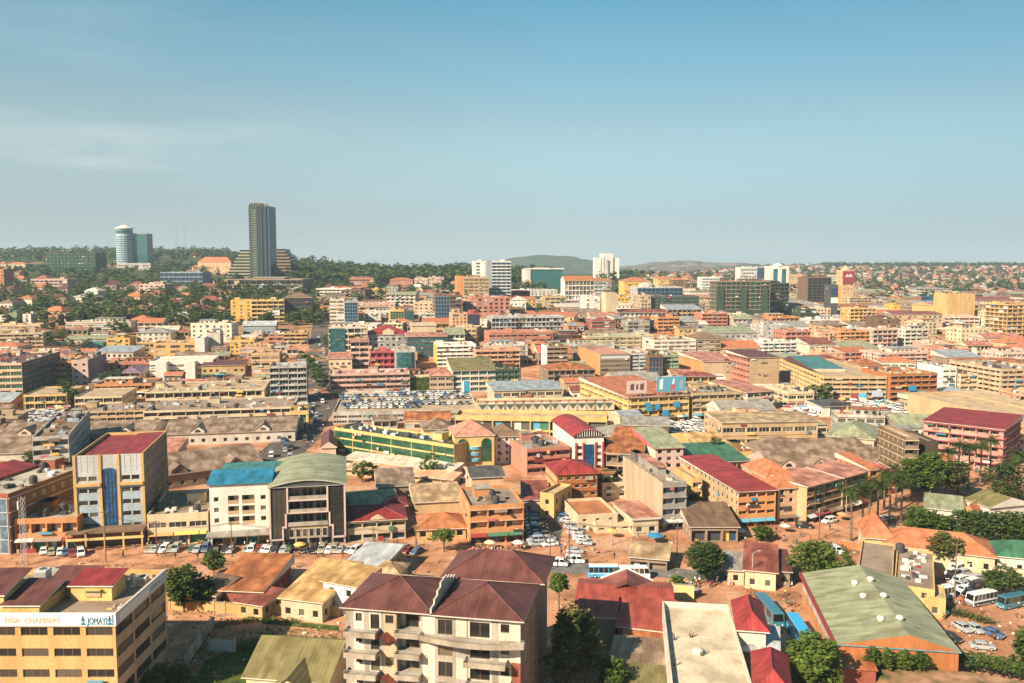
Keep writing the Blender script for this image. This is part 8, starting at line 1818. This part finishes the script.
for z in (.4, .8, 1.2): TK.lathe([(1.0, z), (1.04, z + .05), (1.04, z + .15), (1.0, z + .2)], 'paint charcoal', 14)
TKM = TK.mesh('water_tank'); cnt = {}
for (b, x, y, z) in TANKS[:70]:
    c, n = math.cos(b.yaw), math.sin(b.yaw); q = cnt.get(b.root.name, 0); cnt[b.root.name] = q + 1; s = rt.uniform(.9, 1.2)
    host = b.short or 'the ' + ' '.join(str(b.root['label']).split()[:6])
    tag(put(TKM, 'water_tank', None, (b.org[0] + c * x - n * y, b.org[1] + n * x + c * y, b.bz + z)), '%sblack water tank on the roof of %s' % (['', 'second ', 'third ', 'fourth '][q], host), 'water tank')
for px, py, lb in ((383, 571, 'black water tank on the ground beside the pyramid cap cistern'), (402, 572, 'second black water tank behind the pyramid cap cistern'), (900, 552, 'black water tank on the long yellow workshop')):
    p = on_z(px, py, 5.12) if px == 900 else on_z(px, py, 4.3); tag(put(TKM, 'water_tank', None, p if px == 900 else on_ground(px, py + 6)), lb, 'water tank')
def hoarding(b, s0, s1, z0, z1, m, label, deco):
    c, n = math.cos(b.yaw), math.sin(b.yaw); x = (s0 + s1) / 2; t = thing('billboard', label, 'billboard', (b.org[0] + c * x - n * 1.2, b.org[1] + n * x + c * 1.2, b.bz + b.h + 1.4), b.yaw); W = (s1 - s0) / 2
    k = MB(); k.box(-W, -.15, z0, W, .15, z1, 'paint ' + m)
    for a, e, f, g, cc in deco: k.face([(W * a, -.17, z0 + (z1 - z0) * e), (W * f, -.17, z0 + (z1 - z0) * e * .8), (W * (f + .03), -.17, z0 + (z1 - z0) * g), (W * (a + .05), -.17, z0 + (z1 - z0) * g * .9)], 'paint ' + cc)
    k.obj('panel', t); k = MB()
    for i in range(5): x = -W * .9 + W * 1.8 * i / 4; k.tube((x, .3, -2), (x, .3, z1), .15, .12, 'paint grey', 5); k.tube((x, 4, -1.6), (x, .3, z1 * .8), .1, .1, 'paint grey', 5)
    k.obj('support_frame', t)
wB = BILLM.w
hoarding(BILLM, -.2, wB * .31, .3, 6.2, 'palepink', 'pink billboard with dark red shapes on the orange roofed market', [(-.7, .3, -.3, .8, 'maroon'), (-.1, .35, .1, .75, 'navy'), (.3, .3, .7, .8, 'maroon')])
hoarding(BILLM, wB * .48, wB * .95, .6, 7.4, 'cyan', 'wide cyan billboard with a pale figure shape on the market roof', [(-.85, .2, -.6, .9, 'white'), (-.1, .12, .25, .5, 'rose'), (.05, .4, .2, .9, 'white'), (.55, .2, .8, .8, 'bluegrey')])
p = on_ground(466, 402); t = thing('billboard', 'tall blue and white advertising pylon beside the olive roofed glass hall', 'billboard', p); Hh = z_at(466, 381, p) - p.z; k = MB(); k.box(-1.9, -.3, Hh * .15, 1.9, .3, Hh, 'paint blue'); k.face([(-1.9, -.32, Hh * .1), (-1.2, -.32, Hh * .1), (-1.0, -.32, Hh), (-1.9, -.32, Hh)], 'paint white'); k.face([(-.6, -.32, Hh * .3), (1.5, -.32, Hh * .2), (1.2, -.32, Hh * .5), (-.3, -.32, Hh * .55)], 'paint navy'); k.obj('panel', t); k = MB(); k.tube((0, .4, -.5), (0, .4, Hh * .9), .35, .3, 'paint grey', 8); k.obj('post', t)
def tarp(b, f, z, w_, h_, c, label):
    cc, n = math.cos(b.yaw), math.sin(b.yaw); x = b.w * f; k = MB(); k.face([(-w_ / 2, -.9, 0), (w_ / 2, -.7, .1), (w_ / 2 * .9, -.12, h_), (-w_ / 2, -.12, h_ * .95)], 'paint ' + c); k.face([(-w_ / 2, -.12, h_ * .95), (w_ / 2 * .9, -.12, h_), (w_ / 2, -.6, .1), (-w_ / 2, -.8, 0)], 'paint ' + c); tag(k.obj('tarpaulin', None, (b.org[0] + cc * x + n * .35, b.org[1] + n * x - cc * .35, b.bz + z), b.yaw), label, 'tarpaulin')
for f, z, w_, h_, lb in ((.33, 5.5, 3.4, 3.2, 'blue tarpaulin under the pink billboard'), (.47, 6.2, 2.6, 2.6, 'blue tarpaulin between the two billboards'), (.60, 2.6, 3.2, 3.2, 'blue tarpaulin low on the market front between the billboards'), (.78, 6.8, 3.4, 2.6, 'blue tarpaulin under the cyan billboard')): tarp(BILLM, f, z, w_, h_, 'blue', lb)
GB = {b.short: b for b in ALLB}
for f, z, w_, h_, c, lb in ((.62, 1.5, 6, 4.5, 'cyan', 'cyan tarpaulin near the middle of the brown six storey galleries'), (.45, 6, 5, 3, 'blue', 'blue tarpaulin high on the brown six storey galleries')): tarp(GB['the brown six storey galleries'], f, z, w_, h_, c, lb)
for f, z, w_, h_, c, lb in ((.5, .6, 4, 4.4, 'red', 'red tarpaulin at the foot of the teal roofed yellow block'), (.62, .6, 4.5, 4.4, 'cyan', 'cyan tarpaulin beside the red one at the teal roofed block'), (.85, 3, 6, 3.4, 'bluegrey', 'pale tarpaulin near the end of the teal roofed block')): tarp(GB['the teal roofed yellow block'], f, z, w_, h_, c, lb)
# market stalls before the long galleries
SN = [0]
def stall(px, py, label, group):
    p = on_ground(px, py)
    if overlaps((p.x, p.y), 1.6): return
    t = thing('market_stall', label, 'market stall', p, rc_.uniform(-.4, .6), group); c = rc_.choice(['offwhite', 'white', 'red', 'cyan', 'yellow', 'lightgrey', 'peach', 'rose']); k = MB(); k.face([(-1.7, -1.4, 2.1), (1.7, -1.4, 2.1), (1.7, 0, 2.7), (-1.7, 0, 2.7)], 'paint ' + c); k.face([(-1.7, 0, 2.7), (1.7, 0, 2.7), (1.7, 1.4, 2.1), (-1.7, 1.4, 2.1)], 'paint ' + c); k.obj('awning', t); k = MB(); k.box(-1.4, -1, 0, 1.4, 1, .9, 'paint ' + rc_.choice(['taupe', 'rust', 'offwhite'])); 
    for x in (-1.6, 1.6):
        for y in (-1.3, 1.3): k.tube((x, y, 0), (x, y, 2.1), .05, .05, 'paint brown', 4, False)
    k.obj('counter', t); return c
for i in range(90):
    px, py = rc_.uniform(780, 935), rc_.uniform(402, 414); c = stall(px, py, 'market stall in the throng before the long galleries', 'market stalls before the long galleries')
for i in range(36): stall(rc_.uniform(50, 70) if i < 8 else rc_.uniform(360, 452), rc_.uniform(409, 414) if i < 8 else rc_.uniform(476, 482), 'market stall at the edge of the taxi park' if i < 8 else 'market stall beside the faded orange stall strip', 'market stalls by the taxi park' if i < 8 else 'market stalls by the stall strip')
# debris and weeds over the bare yards
k = MB(); rd = random.Random(12)
for _ in range(2600):
    px, py = rd.uniform(-10, 1034), rd.uniform(535, 690); p = on_ground(px, py)
    if overlaps((p.x, p.y), .6): continue
    s = rd.choice([.1, .12, .18, .3]); a = rd.uniform(0, 3); c, n = math.cos(a) * s * rd.uniform(1, 2.2), math.sin(a) * s; hh = rd.uniform(.05, .9 * s); m = rd.choice(['paint offwhite', 'paint taupe', 'paint rust', 'paint brown', 'paint charcoal', 'paint sand', 'paint brown', 'paint bluegrey', 'paint earth'])
    q = [(p.x + c, p.y + n), (p.x - n, p.y + c), (p.x - c, p.y - n), (p.x + n, p.y - c)]
    k.face([(*e, p.z + .09 + hh) for e in q], m)
    for i in range(4): k.face([(*q[i], p.z), (*q[(i + 1) % 4], p.z), (*q[(i + 1) % 4], p.z + .09 + hh), (*q[i], p.z + .09 + hh)], m)
tag(k.obj('yard_debris'), kind='stuff')
wd_ = []
for _ in range(170): wd_.append((rd.uniform(0, 1024), rd.uniform(560, 690)))
v, f = [], []
for px, py in wd_:
    p = on_ground(px, py)
    if overlaps((p.x, p.y), 1) or not (px < 345 or px > 850 or py > 590): continue
    for _ in range(22): quad(v, f, p + Vector((rd.gauss(0, .8), rd.gauss(0, .8), rd.uniform(.1, .5))), .22, rd)
me = bpy.data.meshes.new('weeds'); me.from_pydata(v, [], f); me.materials.append(LEAFO); tag(put(me, 'weeds'), kind='stuff')
KN = dict(town_building='building', small_shop='shop')
# ---------------------------------------------------------------- telling the lesser buildings apart
USED = {}
for o in list(COL.objects):
    if o.parent is None and o.get('label') and o['label'] != 'x' and not o.get('group'): USED.setdefault(o['label'], o)
for b in FILL:
    c = Vector((b.org[0] + math.cos(b.yaw) * b.w / 2, b.org[1])); near = sorted(LM, key=lambda q: (q[1] - c).length)[:14]
    def rel(q):
        d = c - q[1]
        return 'behind' if d.y > abs(d.x) * .8 else 'before' if d.y < -abs(d.x) * .8 else 'beside'
    opts = ['%s KIND with %s %s %s' % (b.desc_a, b.desc_b, rel(q), q[0]) for q in near]
    opts += ['%s KIND with %s between %s and %s' % (b.desc_a, b.desc_b, p[0], q[0]) for p in near[:4] for q in near[:6] if p is not q]
    for l in opts:
        l = l.replace('KIND', KN[b.root.name.split('.')[0]])
        if l not in USED and len(l.split()) <= 16: break
    USED[l] = b.root; b.root['label'] = l
lb = {}
for o in COL.objects:
    l = o.get('label')
    if l and o.parent is None:
        if not 4 <= len(l.split()) <= 16: print('LEN', len(l.split()), l)
        if l in lb and (not o.get('group') or o.get('group') != lb[l].get('group')): print('DUP', l)
        lb[l] = o
